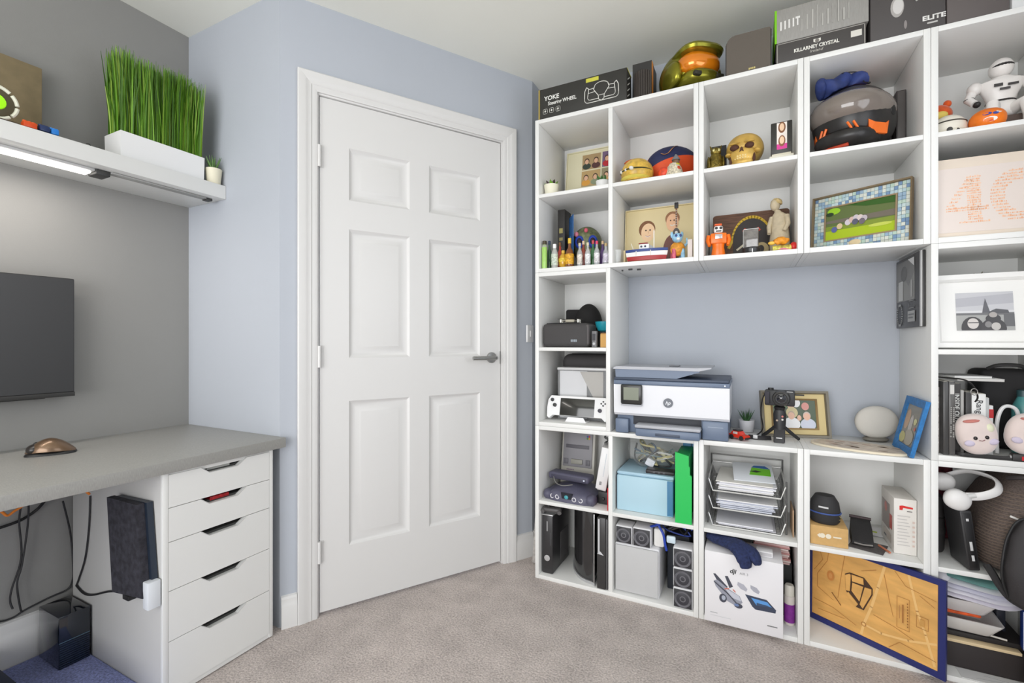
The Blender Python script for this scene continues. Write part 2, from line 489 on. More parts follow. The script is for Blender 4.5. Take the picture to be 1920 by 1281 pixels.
# ================================================================ SHELF UNITS
X0 = -0.867
PT = 0.018
CX = [X0 + .35 * i for i in range(6)]
def shelf_unit(label, xa, xb, za, div, lip=.001):
    w, g = xb - xa, .0006
    r = thing('shelf_unit', label, 'shelf unit', ((xa + xb) / 2, YF, za), group='white cube shelf units of the storage wall')
    h, hw = .70, w / 2 - g
    b = .0012
    D = .349
    bx('side_panel', WHITE, r, -hw, -hw + PT, 0, D, 0, h - g, b)
    bx('side_panel', WHITE, r, hw - PT, hw, 0, D, 0, h - g, b)
    bx('top_panel', WHITE, r, -hw + PT, hw - PT, .0005, D, h - g - PT, h - g, b)
    bx('bottom_panel', WHITE, r, -hw + PT, hw - PT, .0005, D, 0, PT, b)
    bx('back_panel', WHITE, r, -hw + PT, hw - PT, D - .008, D, PT, h - g - PT, 0)
    if div:
        bx('divider', WHITE, r, -.009, .009, .002, D - .008, PT, h - g - PT, b)
        for s in (-1, 1):
            a, c = sorted((s * .009, s * (hw - PT)))
            bx('shelf', WHITE, r, a, c, .002, D - .008, .35 - .008, .35 + .008, b)
    else:
        bx('shelf', WHITE, r, -hw + PT, hw - PT, .002, D - .008, .35 - .008, .35 + .008, b)
    return r
shelf_unit('white four-cube shelf unit on the floor by the door', CX[0], CX[2], 0, True)
shelf_unit('white two-cube shelf unit on the floor holding the wire letter tray', CX[2], CX[3], 0, False)
shelf_unit('white two-cube shelf unit on the floor holding the leaning map picture', CX[3], CX[4], 0, False)
shelf_unit('white two-cube shelf unit on the floor holding the backpack', CX[4], CX[5], 0, False)
shelf_unit('white two-cube shelf unit beside the printer holding the handheld console', CX[0], CX[1], .70, False)
shelf_unit('white two-cube shelf unit holding the books and the white framed photograph', CX[4], CX[5], .70, False)
shelf_unit('white four-cube shelf unit at the top beside the door', CX[0], CX[2], 1.40, True)
shelf_unit('white two-cube wall shelf unit holding the gold skull', CX[2], CX[3], 1.40, False)
shelf_unit('white two-cube wall shelf unit holding the motorcycle helmet', CX[3], CX[4], 1.40, False)
shelf_unit('white two-cube wall shelf unit holding the canvas with the number 40', CX[4], CX[5], 1.40, False)
FL = {0: .0185, 1: .3585, 2: .7185, 3: 1.0585, 4: 1.4185, 5: 1.7585, 'n': .70, 't': 2.10}
# ================================================================ DESK SIDE
DZ = .725
DESKM = M((160, 159, 155), 0.42, noise=(90.0, 0.13), stretch=(1, 12, 1), bump=(180.0, .06), name='grey_linear_laminate')
dk = thing('desk', 'grey wood-effect desk top running along the grey wall into the alcove', 'desk', (XG, -.85, DZ - .036))
bx('worktop', DESKM, dk, .001, .633, 0, .85 + YS - .002, 0, .036, .0015)
bx('support_leg', WHITE, dk, .08, .60, .02, .05, -(DZ - .036), -.0005, .002)

# slab added to put the carpet's blue tint under the desk into colour
tinted_carpet = MB().box(-2.145, -1.30, -.55, .7645, .0004, .020, .004).build('tinted_carpet', carpet((152, 160, 208), .25))
tag(tinted_carpet, 'added carpet slab with the blue tint under the grey desk painted in', 'tinted_carpet')

# drawer unit
DX, DY0, DY1, DHH = -1.552, .765, 1.125, .688
SIDE = M((198, 197, 194), .5, name='shaded_white_side_panel')  # white panel with the shade under the desk put into its colour
du = thing('drawer_unit', 'white five-drawer unit with notched drawer fronts under the desk', 'drawer unit', (DX, (DY0 + DY1) / 2, 0), R(90))
W = DY1 - DY0; hw = W / 2; DD = .575
# local: x along the front, -y out of the front, y into the unit
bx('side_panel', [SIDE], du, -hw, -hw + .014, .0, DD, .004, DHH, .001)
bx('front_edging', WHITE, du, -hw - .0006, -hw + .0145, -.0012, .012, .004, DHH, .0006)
bx('side_panel', WHITE, du, hw - .014, hw, .0, DD, .004, DHH, .001)
bx('top_panel', WHITE, du, -hw + .014, hw - .014, .004, DD, DHH - .014, DHH, .001)
bx('back_panel', WHITE, du, -hw + .014, hw - .014, DD - .008, DD - .001, .02, DHH - .014, 0)
bx('plinth', WHITE, du, -hw + .014, hw - .014, .003, .02, .004, .018, 0)
lines = [.0195, .178, .330, .478, .581, DHH - .006]
NB = M((62, 62, 60), .7)
for i in range(5):
    z0, z1 = lines[i] + .001, lines[i + 1] - .001
    a0, a1, nd = -.072, .078, .021
    g = hw - .0152
    poly = [(-g, z0), (g, z0), (g, z1), (a1, z1), (a1 - .030, z1 - nd), (a0 + .026, z1 - nd), (a0, z1), (-g, z1)]
    f = MB().prism(poly, -.001, .015).build('drawer', WHITE, du, smooth=0)
    bx('drawer_box', NB, f, -g + .012, g - .012, .0165, DD - .03, z0 + .012, z1 - .0145, .001)
    rim = MB().tube([(a1 - .001, -.0005, z1 - .001), (a1 - .030, -.0005, z1 - nd), (a0 + .026, -.0005, z1 - nd), (a0 + .001, -.0005, z1 - .001)], .0014, 6)
    rim.build('notch_rim', M((196, 196, 194), .4), f)
    if i == 4: bx('contents', M((176, 176, 172), .4), f, -.045, .03, .0158, .12, z1 - .017, z1 - .006, .001)
    if i == 3: bx('contents', M((176, 28, 36), .5, noise=(120, .5)), f, -.035, .028, .0158, .12, z1 - .018, z1 - .007, .001)

# computer mouse
mp_ = pt(96, 851, Z=DZ)
ms = thing('computer_mouse', 'bronze and black computer mouse on the grey desk', 'computer mouse', (mp_.x, mp_.y, DZ + .0005), R(62))
def mouse_shape(v):
    x, y, z = v
    t = (x + .06) / .12
    return (x, y * (0.78 + .3 * math.sin(max(0, min(1, t)) * 3.0)), z * (0.45 + .75 * math.sin((t * .85 + .12) * 3.1)))
MB().ell((0, 0, .010), (.060, .036, .032), 28, 12, z0=0.0).warp(mouse_shape).build('shell', M((120, 96, 74), .28, .55, coat=.3), ms)
MB().ell((0, 0, .0), (.061, .037, .011), 28, 6, z0=0.0, sq=.7).build('base', BLACK, ms)
MB().ell((-.036, .0, .018), (.022, .028, .018), 20, 8).build('button_area', M((44, 40, 38), .3), ms)
MB().cyl((-.034, -.004, .034), (-.034, .004, .034), .007, n=14).build('scroll_wheel', M((30, 30, 30), .4), ms)

# monitor on the wall
tv = thing('monitor', 'large black monitor mounted on the grey wall above the desk', 'monitor', (XG, .33, 1.0985))
TVM = M((54, 54, 55), .38, name='monitor_screen')
bx('casing', M((40, 40, 40), .45), tv, .022, .070, -.43, .43, -.2045, .2045, .004)
bx('screen', TVM, tv, .0702, .0715, -.424, .4265, -.188, .2015, 0)
bx('bottom_bezel', M((56, 55, 54), .35), tv, .0702, .0735, -.43, .43, -.2045, -.190, .001)
bx('wall_bracket', BLACK, tv, .0008, .0218, -.1, .1, -.1, .1, .002)
bx('status_panel', BLACK, tv, .03, .05, -.3, .36, -.2085, -.2046, .001)

# floating shelf and its light bar
fs = thing('floating_shelf', 'thick white floating shelf on the grey wall above the monitor', 'shelf', (XG + .0006, .2, 1.667))
bx('board', WHITE, fs, 0, .265, -1.1, YS - .2 - .0006, 0, .054, .0015)
lb = thing('light_bar', 'slim lit strip light fixed under the white floating shelf', 'light', (-1.985, .3, 1.6665))
bx('housing', M((205, 205, 205), .4), lb, -.028, .028, -.9, .462, -.009, -.0002, .002)
led = MB().box(-.024, .018, -.89, .455, -.0165, -.0092, .003).build('diffuser', M((255, 250, 243), .4, emit=3.2), lb)
bx('connector', M((58, 58, 57), .5), lb, -.026, .034, .4625, .502, -.018, -.0005, .003)
bx('rail', M((158, 158, 156), .5), lb, .012, .042, .5025, .815, -.006, -.0005, .001)
bx('rail_end', M((58, 58, 57), .5), lb, .010, .040, .8155, .84, -.010, -.0005, .002)
ll = area_light('strip_light', (-1.99, .20, 1.648), (0, 0, 0), .05, 1.1, 2.2, (1.0, .93, .86))

# grass planter
SH = 1.7215
gp = thing('grass_planter', 'long white trough planter with tall artificial green grass on the floating shelf', 'planter', (-1.985, .960, SH))
t = MB()
a, b, h = .056, .139, .094
t.loft([[(-a * k, -b * q, z), (a * k, -b * q, z), (a * k, b * q, z), (-a * k, b * q, z)] for k, q, z in ((.97, .99, 0), (1, 1, h), (.93, .97, h), (.92, .965, h - .02))])
t.build('trough', GLOSSW, gp, smooth=20)
gb = bmesh.new()
rnd = random.Random(3)
for i in range(2600):
    x, y = rnd.uniform(-a * .88, a * .88), rnd.uniform(-b * .96, b * .96)
    H_ = rnd.uniform(.355, .395) if rnd.random() < .8 else rnd.uniform(.25, .36)
    H_ += .010 * math.sin(y * 30)
    lean_x, lean_y = rnd.gauss(0, .012), rnd.gauss(.004 if y > 0 else -.006, .010)
    w = rnd.uniform(.0016, .0032); ang = rnd.uniform(0, math.pi)
    dx, dy = math.cos(ang) * w, math.sin(ang) * w
    prev = None; mi = rnd.choice((0, 0, 1, 1, 2, 3))
    for k in range(4):
        t_ = k / 3; ww = 1 - .75 * t_ ** 2
        c_ = (x + lean_x * t_ ** 1.6, y + lean_y * t_ ** 1.6, h - .02 + (H_ - h + .02) * t_)
        p2 = (gb.verts.new((c_[0] - dx * ww, c_[1] - dy * ww, c_[2])), gb.verts.new((c_[0] + dx * ww, c_[1] + dy * ww, c_[2])))
        if prev: f = gb.faces.new((prev[0], prev[1], p2[1], p2[0])); f.material_index = mi
        prev = p2
me = bpy.data.meshes.new('grass'); gb.to_mesh(me); gb.free()
for c_ in ((86, 132, 34), (112, 160, 46), (66, 104, 28), (144, 176, 66)): me.materials.append(M(c_, .45))
go = bpy.data.objects.new('grass', me); COL.objects.link(go); go.parent = gp; go['kind'] = 'stuff'

# succulents: a reusable potted plant
def pot_plant(name, label, loc, pr, ph, potcol, leafcol, nl, lh, spread, group=None, soil=True, broad=False, dark=None, rz=0, taper=.8):
    r = thing(name, label, 'potted plant', loc, rz, group)
    pot = MB().lathe([(pr * taper * .93, 0), (pr * taper, .002), (pr * .98, ph * .94), (pr, ph), (pr * .92, ph), (pr * .88, ph - .006)], n=26).build('pot', M(potcol, .5), r)
    MB().lathe([(pr * .87, 0), (pr * .87, .001)], (0, 0, ph - .008), 18).build('soil', M((70, 58, 46), .9, noise=(300, .4)), r)
    rn = random.Random(int(pr * 1e5) + nl)
    for i in range(nl):
        az = 2 * math.pi * (i * .382) + rn.uniform(-.2, .2)
        el = R(88 - spread * (i / max(1, nl - 1)) - rn.uniform(0, 6))
        L_ = lh * rn.uniform(.8, 1.05)
        d = Vector((math.cos(az) * math.cos(el), math.sin(az) * math.cos(el), math.sin(el)))
        base = Vector((math.cos(az) * pr * .18, math.sin(az) * pr * .18, ph - .007))
        pts, rs = [], []
        for k in range(6):
            q = k / 5
            pts.append(base + d * (L_ * q) + Vector((0, 0, .08 * L_ * q * q)))
            wd = (pr * (.34 if broad else .17)) * (math.sin(math.pi * (.28 + .70 * q)) if broad else (1 - .9 * q ** 1.5))
            rs.append(max(wd, .0006))
        m_ = M(dark if (dark and i % 2) else leafcol, .45, noise=(60, .25))
        MB().tube(pts, rs, 8, flat=(1.0, .45)).build('leaf', m_, r)
    return r
pc = pt(406, 345, X=-1.94)
pot_plant('potted_succulent', 'small spiky succulent in a cream pot at the end of the floating shelf', (-1.934, 1.1375, SH), .0300, .062, (226, 220, 196), (92, 128, 66), 11, .058, 34)

# brown panel and the gadget in front of it
bp_ = thing('display_panel', 'flat brown fabric-covered panel propped upright on the floating shelf', 'panel', (-2.128, .56, SH))
bx('panel_face', M((134, 119, 90), .85, noise=(25, .1)), bp_, -.004, .006, -.16, .123, .0, .283, .002)
bx('panel_back', M((64, 60, 52), .7), bp_, -.0135, -.0042, -.162, .126, .0, .286, .002)
bx('foot_ledge', M((120, 108, 78), .8), bp_, .0062, .045, -.16, .15, .0, .03, .003)
gd = thing('light_up_ornament', 'round ornament with lime green centre and pale segmented ring on the floating shelf', 'ornament', (-1.985, .535, SH))
tag(gd)
ring = MB()
for k in range(8):
    A0, A1 = k * 45 + 4, k * 45 + 41
    ring.tube([(0, .048 * math.cos(R(A0 + (A1 - A0) * j / 6)), .074 + .048 * math.sin(R(A0 + (A1 - A0) * j / 6))) for j in range(7)], .0052, 8)
ring.build('ring', M((236, 234, 216), .4), gd)
MB().lathe([(.042, -.006), (.046, 0), (.040, .004), (.02, .006)], (-.002, 0, .074), 24, 'x').build('disc', M((86, 78, 54), .5), gd)
MB().lathe([(.024, 0), (.022, .004), (.012, .008)], (.004, 0, .074), 20, 'x').build('centre_lens', M((150, 225, 20), .3, emit=.35), gd)
MB().box(-.02, .02, -.05, .05, 0, .024, .005).build('foot', M((70, 58, 44), .6), gd)
def brick_toy(label, y, x, z, w, col, top):
    r = thing('toy_brick', label, 'toy brick', (x, y, z), R(90))
    bx('block', M(col, .35), r, -w / 2, w / 2, -.012, .012, 0, .016, .001)
    st = MB()
    for k in range(3): st.cyl((-w / 3 + k * w / 3, 0, .016), (-w / 3 + k * w / 3, 0, .020), .005, n=10)
    st.build('stud', M(top, .35), r)
    return r
tt = thing('model_base', 'dark brown stepped model base on the floating shelf beside the round ornament', 'model', (-1.985, .627, SH), R(90))
bx('plinth', M((62, 50, 40), .6), tt, -.0365, .047, -.022, .022, 0, .0165, .004)
bx('step', M((128, 116, 72), .7), tt, -.02, .020, -.006, .020, .0168, .034, .003)
brick_toy('orange-red studded toy brick on the dark model base', .603, -1.966, SH + .0172, .030, (224, 78, 20), (240, 100, 30))
brick_toy('dark blue studded toy brick on the dark model base', .634, -1.9605, SH + .0172, .022, (30, 50, 96), (30, 50, 96))
brick_toy('bright blue studded toy brick at the edge of the dark model base', .6585, -1.962, SH + .0172, .018, (36, 130, 220), (60, 150, 235))
hk = MB().tube([(0, .006 * math.cos(R(q)), .007 + .006 * math.sin(R(q))) for q in range(-90, 220, 20)], .0012, 6).build('cup_hook', M((70, 70, 68), .4, .8), None, (-1.935, .735, SH + .001))
tag(hk, 'small dark wire hook standing on the floating shelf left of the planter', 'hook')

# black glossy box, navy box, fabric slab and cables under the desk
RZ = .0204
gx = thing('glossy_black_box', 'glossy black network box with ribbed lower side on the blue-tinted carpet by the wall', 'electronics', (-2.0545, .717, RZ))
GLB = M((16, 22, 32), .05, coat=.8, name='black_glass')
bx('shell', GLB, gx, -.0745, .0745, -.0405, .0405, 0, .170, .003)
rb_ = MB()
for k in range(11): rb_.box(.0747, .0765, -.0385, .0385, .004 + k * .0072, .0085 + k * .0072, .0008)
rb_.build('ribbed_grille', M((26, 38, 58), .3), gx)
bx('seam_line', M((96, 128, 150), .3), gx, .0747, .0755, -.040, .040, .0850, .0862, 0)
nb_ = MB().box(-2.12, -1.55, .20, .548, RZ, .112, .012).build('low_box', M((30, 38, 58), .55))
tag(nb_, 'dark navy low box on the blue-tinted carpet beneath the desk', 'box')
sp = thing('fabric_slab', 'dark heathered fabric slab device fixed upright on the side of the drawer unit', 'electronics', (-1.690, .7632, .457), 0)
FAB = M((48, 47, 54), .9, noise=(60, .45), bump=(400, .25), name='heathered_fabric')
MB().loft([[(x, y, z) for x, z in ((-.065, -.150), (.112, -.128), (.078, .142), (-.098, .139))] for y in (-.0385, -.0185)]).build('fabric_cover', FAB, sp, smooth=20)
MB().loft([[(x, y, z) for x, z in ((-.060, -.146), (.124, -.124), (.090, .144), (-.092, .137))] for y in (-.018, -.002)]).build('back_shell', M((34, 44, 58), .4), sp, smooth=20)
cl = MB().box(.106, .136, -.036, -.002, -.160, -.080, .003)
cl.build('bracket', M((222, 226, 230), .4), sp)
MB().box(-.015, .020, -.034, -.01, -.162, -.146, .003).build('plug', BLACK, sp)

def cable(label, pts, r=.0028, col=(40, 40, 42), plane='X', val=-2.158, group='cables under the desk'):
    P = []
    for q in pts:
        v = q[2] if len(q) > 2 else val
        P.append(pt(q[0], q[1], X=v) if plane == 'X' else pt(q[0], q[1], Y=v))
    o = MB().tube(smoothpath(P), r, 8).build('cable', M(col, .5))
    return tag(o, label, 'cable', group)
cable('thin grey cable hanging down the wall and ending in a silver plug', [(44, 932, -2.135), (36, 975, -2.148), (40, 1045, -2.148), (22, 1105, -2.148), (19, 1128, -2.145), (24, 1142, -2.14)])
cable('thin grey cable hanging from desk to the cable run above the skirting', [(54, 935, -2.120), (52, 985, -2.138), (41, 1060, -2.138), (32, 1095, -2.138), (38, 1140, -2.134), (42, 1147, -2.134)])
cable('black cable drooping along the wall just below the desk', [(-30, 997), (0, 990), (40, 975), (70, 955), (92, 930, -2.12), (110, 917, -2.08)], .0045, (24, 24, 25))
cable('grey cable running low along the wall to the black box', [(-30, 1166, -2.163), (0, 1166, -2.163), (25, 1158, -2.163), (45, 1145, -2.163), (90, 1122, -2.163), (125, 1106, -2.16), (136, 1088, -2.155), (137, 1060, -2.150), (132, 1000, -2.150), (118, 940, -2.130)], .0028)
cable('grey cable hanging down in front of the drawer side to the corner', [(169, 930), (167, 985), (160, 1045), (148, 1085), (143, 1098)], .0028, plane='Y', val=.7610)
cable('black cable curving from the corner to the fabric slab', [(143, 1098), (156, 1112), (172, 1116), (200, 1110), (214, 1109)], .0032, (30, 30, 32), plane='Y', val=.7600)
cable('orange cable looped under the desk edge by the drawer unit', [(143, 924), (152, 920), (160, 921), (168, 927)], .0036, (224, 128, 40), plane='X', val=-1.90, group='orange cables')
cable('orange cable dipping below the desk at the far end from drawers', [(-12, 955), (3, 960), (14, 967), (28, 958), (46, 947)], .0036, (224, 128, 40), plane='X', val=-1.96, group='orange cables')
sb = thing('power_strip', 'dark power strip fixed under the desk by the drawer unit', 'power strip', (-1.985, .70, DZ - .0365), 0)
bx('body', M((48, 48, 48), .5), sb, -.03, .03, -.06, .058, -.026, -.0004, .003)
bx('socket_face', M((30, 30, 30), .5), sb, -.02, .02, -.05, .05, -.028, -.0262, .001)
# ================================================================ THINGS ON AND IN THE SHELF WALL
def spot(l, r, d, row):
    """x centre, width of a thing seen between pixel columns l and r at depth d behind the front plane, standing on a shelf row"""
    a, b = fx(l, d), fx(r, d)
    return (a + b) / 2, b - a, YF + d, FL[row] + .0004
def hgt(px_, py_, d, row): return fz(px_, py_, d) - FL[row]

def carton(name, label, cat, l, r, tpx, tpy, d, row, depth, col, bev=.0015, z=None, rz=0.0, h=None, mat=None, group=None, lid=None):
    x, w, y, zf = spot(l, r, d, row)
    if z is not None: zf = z
    hh = h if h is not None else fz(tpx, tpy, d) - zf
    t = thing(name, label, cat, (x, y, zf), rz, group)
    m = mat or M(col, .55)
    if lid:
        bx('base', m, t, -w / 2 + .0008, w / 2 - .0008, .0008, depth - .0008, 0, hh - lid[0] - .0005, bev)
        bx('lid', lid[1], t, -w / 2, w / 2, 0, depth, hh - lid[0], hh, bev)
    else:
        bx('carton', m, t, -w / 2, w / 2, 0, depth, 0, hh, bev)
    return t, w, hh
def frame_pic(name, label, x, y, z, w, h, th, border, fcol, shapes, tilt=0.0, rz=0.0, mat_in=None, cat='picture frame', inner=None, frough=.45, group=None, metal=0.0, noise=None):
    """picture standing on z, its lower front edge at (x, y); shapes are in units of the opening: 0..1 across and up"""
    t = thing(name, label, cat, (x, y, z + th * math.sin(tilt)), 0, group, rot=None)
    t.rotation_mode = 'XYZ'; t.rotation_euler = (-tilt, 0, rz)
    fm = M(fcol, frough, metal, noise=noise)
    f = MB()
    o, i_ = w / 2, w / 2 - border
    prof = [(0, 0.0), (0, -th), (border * .75, -th * .95), (border, -th * .45), (border, 0.0)]
    pts = [[(sx * (o - q), -th - yy - th * 0 , zz) for q, yy in ()] for sx, zz in ()]
    rings = []
    for q, yy in [(0, th), (0, 0), (border * .72, 0.0015), (border, th * .35), (border, th * .8)]:
        rings.append([(-o + q, yy, q), (o - q, yy, q), (o - q, yy, h - q), (-o + q, yy, h - q)])
    f.loft(rings, True, True, False)
    f.build('frame', fm, t, smooth=25)
    ow, oh = w - 2 * border, h - 2 * border
    yb = th * .62
    bx('backing', M(mat_in or (230, 228, 220), .6), t, -ow / 2 - .0005, ow / 2 + .0005, yb, th * .79, border - .0005, h - border + .0005, 0)
    if shapes:
        x0, z0, sw, sh = (-ow / 2, border, ow, oh) if inner is None else (-ow / 2 + inner * ow, border + inner * oh, ow * (1 - 2 * inner), oh * (1 - 2 * inner))
        out = []
        for s in shapes:
            k = s[0]
            if k == 'r': out.append(('r', x0 + s[1] * sw, x0 + s[2] * sw, z0 + s[3] * sh, z0 + s[4] * sh, s[5]))
            elif k == 'e': out.append(('e', x0 + s[1] * sw, z0 + s[2] * sh, s[3] * sw, s[4] * sh, s[5]))
            elif k == 'p': out.append(('p', [(x0 + a * sw, z0 + b * sh) for a, b in s[1]], s[2]))
            elif k == 'l': out.append(('l', [(x0 + a * sw, z0 + b * sh) for a, b in s[1]], s[2], s[3]))
        decal(t, out, yb - .0006, 'photograph', rough=.3, clip=(x0, x0 + sw, z0, z0 + sh))
    return t

# ---------------------------------------------------------------- on top of the units
t, w, h = carton('steering_wheel_box', 'black printed box with white steering wheel drawing on top of the shelf units', 'box', 1010, 1175, 1092, 148, .012, 't', .085, (46, 45, 41))
bx('gold_edge', M((168, 148, 74), .5), t, -w / 2 - .0006, -w / 2 + .006, -.0006, .08, .001, h, 0)
text(t, 'YOKE', -w * .43, h * .60, .020, (232, 232, 226), bold=.0006)
text(t, 'Steering WHEEL', -w * .385, h * .435, .0165, (232, 232, 226), bold=.0004, sx=.86)
sw_c = (215, 214, 206)
cxw, czw = w * .23, h * .50
decal(t, [('r', w * .06, w * .20, h * .84, h * .96, (202, 198, 70)),
          ('l', [(cxw - .066, czw + .026), (cxw - .074, czw + .010), (cxw - .075, czw - .024)] + arc(cxw - .060, czw - .026, .015, .017, 180, 270, 5) + arc(cxw + .060, czw - .026, .015, .017, 270, 360, 5) + [(cxw + .075, czw - .024), (cxw + .074, czw + .010), (cxw + .066, czw + .026)], .0032, sw_c),
          ('l', [(cxw - .066, czw + .026), (cxw - .056, czw + .018), (cxw - .061, czw - .018)] + arc(cxw - .050, czw - .020, .011, .012, 180, 270, 4) + [(cxw - .014, czw - .032)], .0028, sw_c),
          ('l', [(cxw + .066, czw + .026), (cxw + .056, czw + .018), (cxw + .061, czw - .018)] + arc(cxw + .050, czw - .020, .011, .012, 0, -90, 4) + [(cxw + .014, czw - .032)], .0028, sw_c),
          ('l', arc(cxw, czw + .018, .032, .020, 25, 155, 8) + [(cxw - .034, czw + .010), (cxw - .013, czw - .020), (cxw - .012, czw - .036), (cxw, czw - .044), (cxw + .012, czw - .036), (cxw + .013, czw - .020), (cxw + .034, czw + .010), (cxw + .029, czw + .026)], .0030, sw_c),
          ('l', [(cxw - .058, czw + .014), (cxw - .034, czw + .016)], .0030, sw_c), ('l', [(cxw + .034, czw + .016), (cxw + .058, czw + .014)], .0030, sw_c),
          ('l', [(cxw - .059, czw - .002), (cxw - .028, czw - .000)], .0025, sw_c), ('l', [(cxw + .028, czw - .000), (cxw + .059, czw - .002)], .0025, sw_c), ('l', [(cxw - .013, czw - .020), (cxw + .013, czw - .020)], .0022, sw_c),
          ] + [('l', rrect(-w * .44 + k * .031, -w * .44 + .020 + k * .031, h * .17, h * .32, .003) + [(-w * .44 + .020 + k * .031, h * .3)], .0018, sw_c) for k in range(3)]
      + [('e', -w * .44 + .010 + k * .031, h * .245, .004, .005, sw_c) for k in range(3)])
decal(t, [('p', [(.012 + k * .0, .02 + k * .024), (.055, .05 + k * .024), (.055, .055 + k * .024), (.012, .026 + k * .024)], (215, 214, 206)) for k in range(4)] + [('r', 0, .085, h - .006, h, (196, 190, 60))],
      loc=(w / 2 + .0004, 0, 0), rot=(0, 0, R(90)), name='side_print', y=0)

t, w, h = carton('slim_dark_box', 'slim dark box with an orange edge behind the steering wheel box', 'box', 1186, 1222, 1200, 118, .125, 't', .12, (58, 57, 56))
bx('orange_edge', M((228, 142, 36), .5), t, w / 2 + .0002, w / 2 + .002, .0, .03, .02, h - .005, 0)
x, w, y, zf = spot(1190, 1220, .075, 't')
t = thing('ribbed_canister', 'dark ribbed canister standing between the steering wheel box and the helmet', 'canister', (x, y + .005, zf))
h = hgt(1205, 136, .075, 't')
c = MB()
for k in range(20):
    a = 2 * math.pi * k / 20
    c.cyl((math.cos(a) * w * .47, math.sin(a) * w * .47, .002), (math.cos(a) * w * .47, math.sin(a) * w * .47, h - .004), .0046, n=6)
c.build('ribs', M((66, 60, 56), .5), t)
MB().lathe([(w * .46, 0), (w * .46, h), (w * .3, h + .002)], n=24).build('body', M((48, 44, 42), .5), t)

# green-gold helmet with amber visor
x, w, y, zf = spot(1231, 1352, .15, 't')
hm = thing('toy_helmet', 'metallic olive green helmet with amber visor on top of the shelf units', 'helmet', (x, y, zf), R(40))
GG = M((142, 138, 46), .25, .75, noise=(14, .25), name='olive_metallic')
def shell(v):
    x_, y_, z_ = v
    k = 1 - .18 * max(0, -z_ * 6)
    return (x_ * k, y_ * k, z_)
MB().ell((0, .01, .108), (.106, .128, .108), 32, 18, z0=-.80).warp(lambda v: (v[0] * (1 - .12 * max(0, (.10 - v[2]) * 8)), v[1], v[2])).build('shell', GG, hm)
MB().ell((0, -.055, .112), (.088, .080, .048), 28, 12, sq=.75).build('visor', M((236, 136, 22), .12, .35, coat=.8), hm)
MB().ell((0, -.062, .160), (.094, .088, .020), 28, 8, sq=.7).xf(Matrix.Translation((0, 0, .0))).build('brow_ridge', GG, hm)
MB().ell((0, -.060, .052), (.080, .082, .036), 28, 10, sq=.8).build('chin_guard', GG, hm)
for s in (-1, 1):
    MB().ell((s * .092, -.02, .085), (.022, .062, .050), 16, 10, sq=.7).build('cheek_plate', GG, hm)
    MB().box(s * .05 - .016, s * .05 + .016, -.146, -.128, .036, .052, .004).build('vent', M((44, 42, 30), .5), hm)
MB().ell((0, .0, .012), (.085, .10, .014), 24, 6, sq=.8).build('neck_ring', BLACK, hm)

# taupe loudspeaker
x, w, y, zf = spot(1360, 1447, .02, 't')
h = hgt(1404, 60, .02, 't')
t = thing('loudspeaker', 'taupe fabric-fronted loudspeaker with rounded corner on top of the shelf units', 'loudspeaker', (x, y, zf))
pf = [(w / 2, 0), (w / 2, h - .004), (w / 2 - .004, h)] + [(-w / 2 + .03 + .03 * math.cos(R(a)), h - .03 + .03 * math.sin(R(a))) for a in (90, 110, 130, 150, 170, 180)] + [(-w / 2, .004), (-w / 2 + .004, 0)]
MB().prism([(a + .004 * (1 if a < 0 else -1), b) for a, b in pf], 0, .012).build('grille', M((98, 91, 83), .9, bump=(500, .2)), t, smooth=30)
MB().prism(pf, .012, .16).build('cabinet', M((66, 61, 58), .5), t, smooth=30)
text(t, 'ARGOS', .0, .012, .0075, (206, 190, 120), align='LEFT', bold=.0002) if False else decal(t, [('r', .002 + k * .006, .006 + k * .006, .012, .019, (206, 190, 120)) for k in range(4)], name='badge')

# crystal box, grey box on it
t, w, h = carton('crystal_box', 'dark gift box lettered KILLARNEY CRYSTAL on top of the shelf units', 'box', 1455, 1624, 1540, 62, .012, 't', .2, (70, 67, 65))
b_ = (150, 146, 140)
decal(t, [('l', [(-w / 2 + .004, .004), (w / 2 - .004, .004), (w / 2 - .004, h - .004), (-w / 2 + .004, h - .004), (-w / 2 + .004, .004)], .003, b_),
          ('p', [(-.018, h * .80), (.004, h * .80), (.004, h * .68), (-.007, h * .60), (-.018, h * .68)], (222, 219, 210)), ('e', -.007, h * .71, .006, .008, (120, 116, 110)),
          ('r', w * .34, w * .455, h * .46, h * .74, (214, 211, 202))])
text(t, 'KILLARNEY CRYSTAL', -.010, h * .40, .0125, (226, 224, 216), align='CENTER', bold=.0006, sx=.82)
text(t, 'Ireland', -.010, h * .22, .0100, (190, 186, 176), align='CENTER', shear=.3)
zc = t.location.z + h + .0004
t, w, h = carton('console_box', 'grey printed box with a bright green left edge lying on the crystal box', 'box', 1453, 1629, 1540, -3, .010, 't', .2, (150, 148, 143), z=zc, mat=M((150, 148, 143), .5, noise=(40, .08), stretch=(8, 1, 1)))
bx('green_edge', M((120, 196, 18), .5), t, -w / 2 - .0006, -w / 2 + .006, -.0006, .2, 0, h, 0)
decal(t, [('r', -w * .44 + k * .013, -w * .44 + k * .013 + .005, h * (.36 + .01 * k), h * (.62 + .01 * k), (222, 220, 216)) for k in range(5)] + [('r', -w * .44 + .048, -w * .44 + .062, h * .60, h * .66, (226, 224, 220))], name='faded_title')
decal(t, [('l', arc(w * .41, h * .80, .015, .015, 0, 360, 20), .0035, (236, 236, 232)), ('l', arc(w * .41, h * .80, .007, .007, 0, 360, 16), .002, (236, 236, 232))] +
      [('r', -w * .2 + k * w * .055, -w * .2 + k * w * .055 + .002 + .0015 * (k % 3), h * .2, h * (.55 + .1 * (k % 4)), (176, 174, 168)) for k in range(10)])
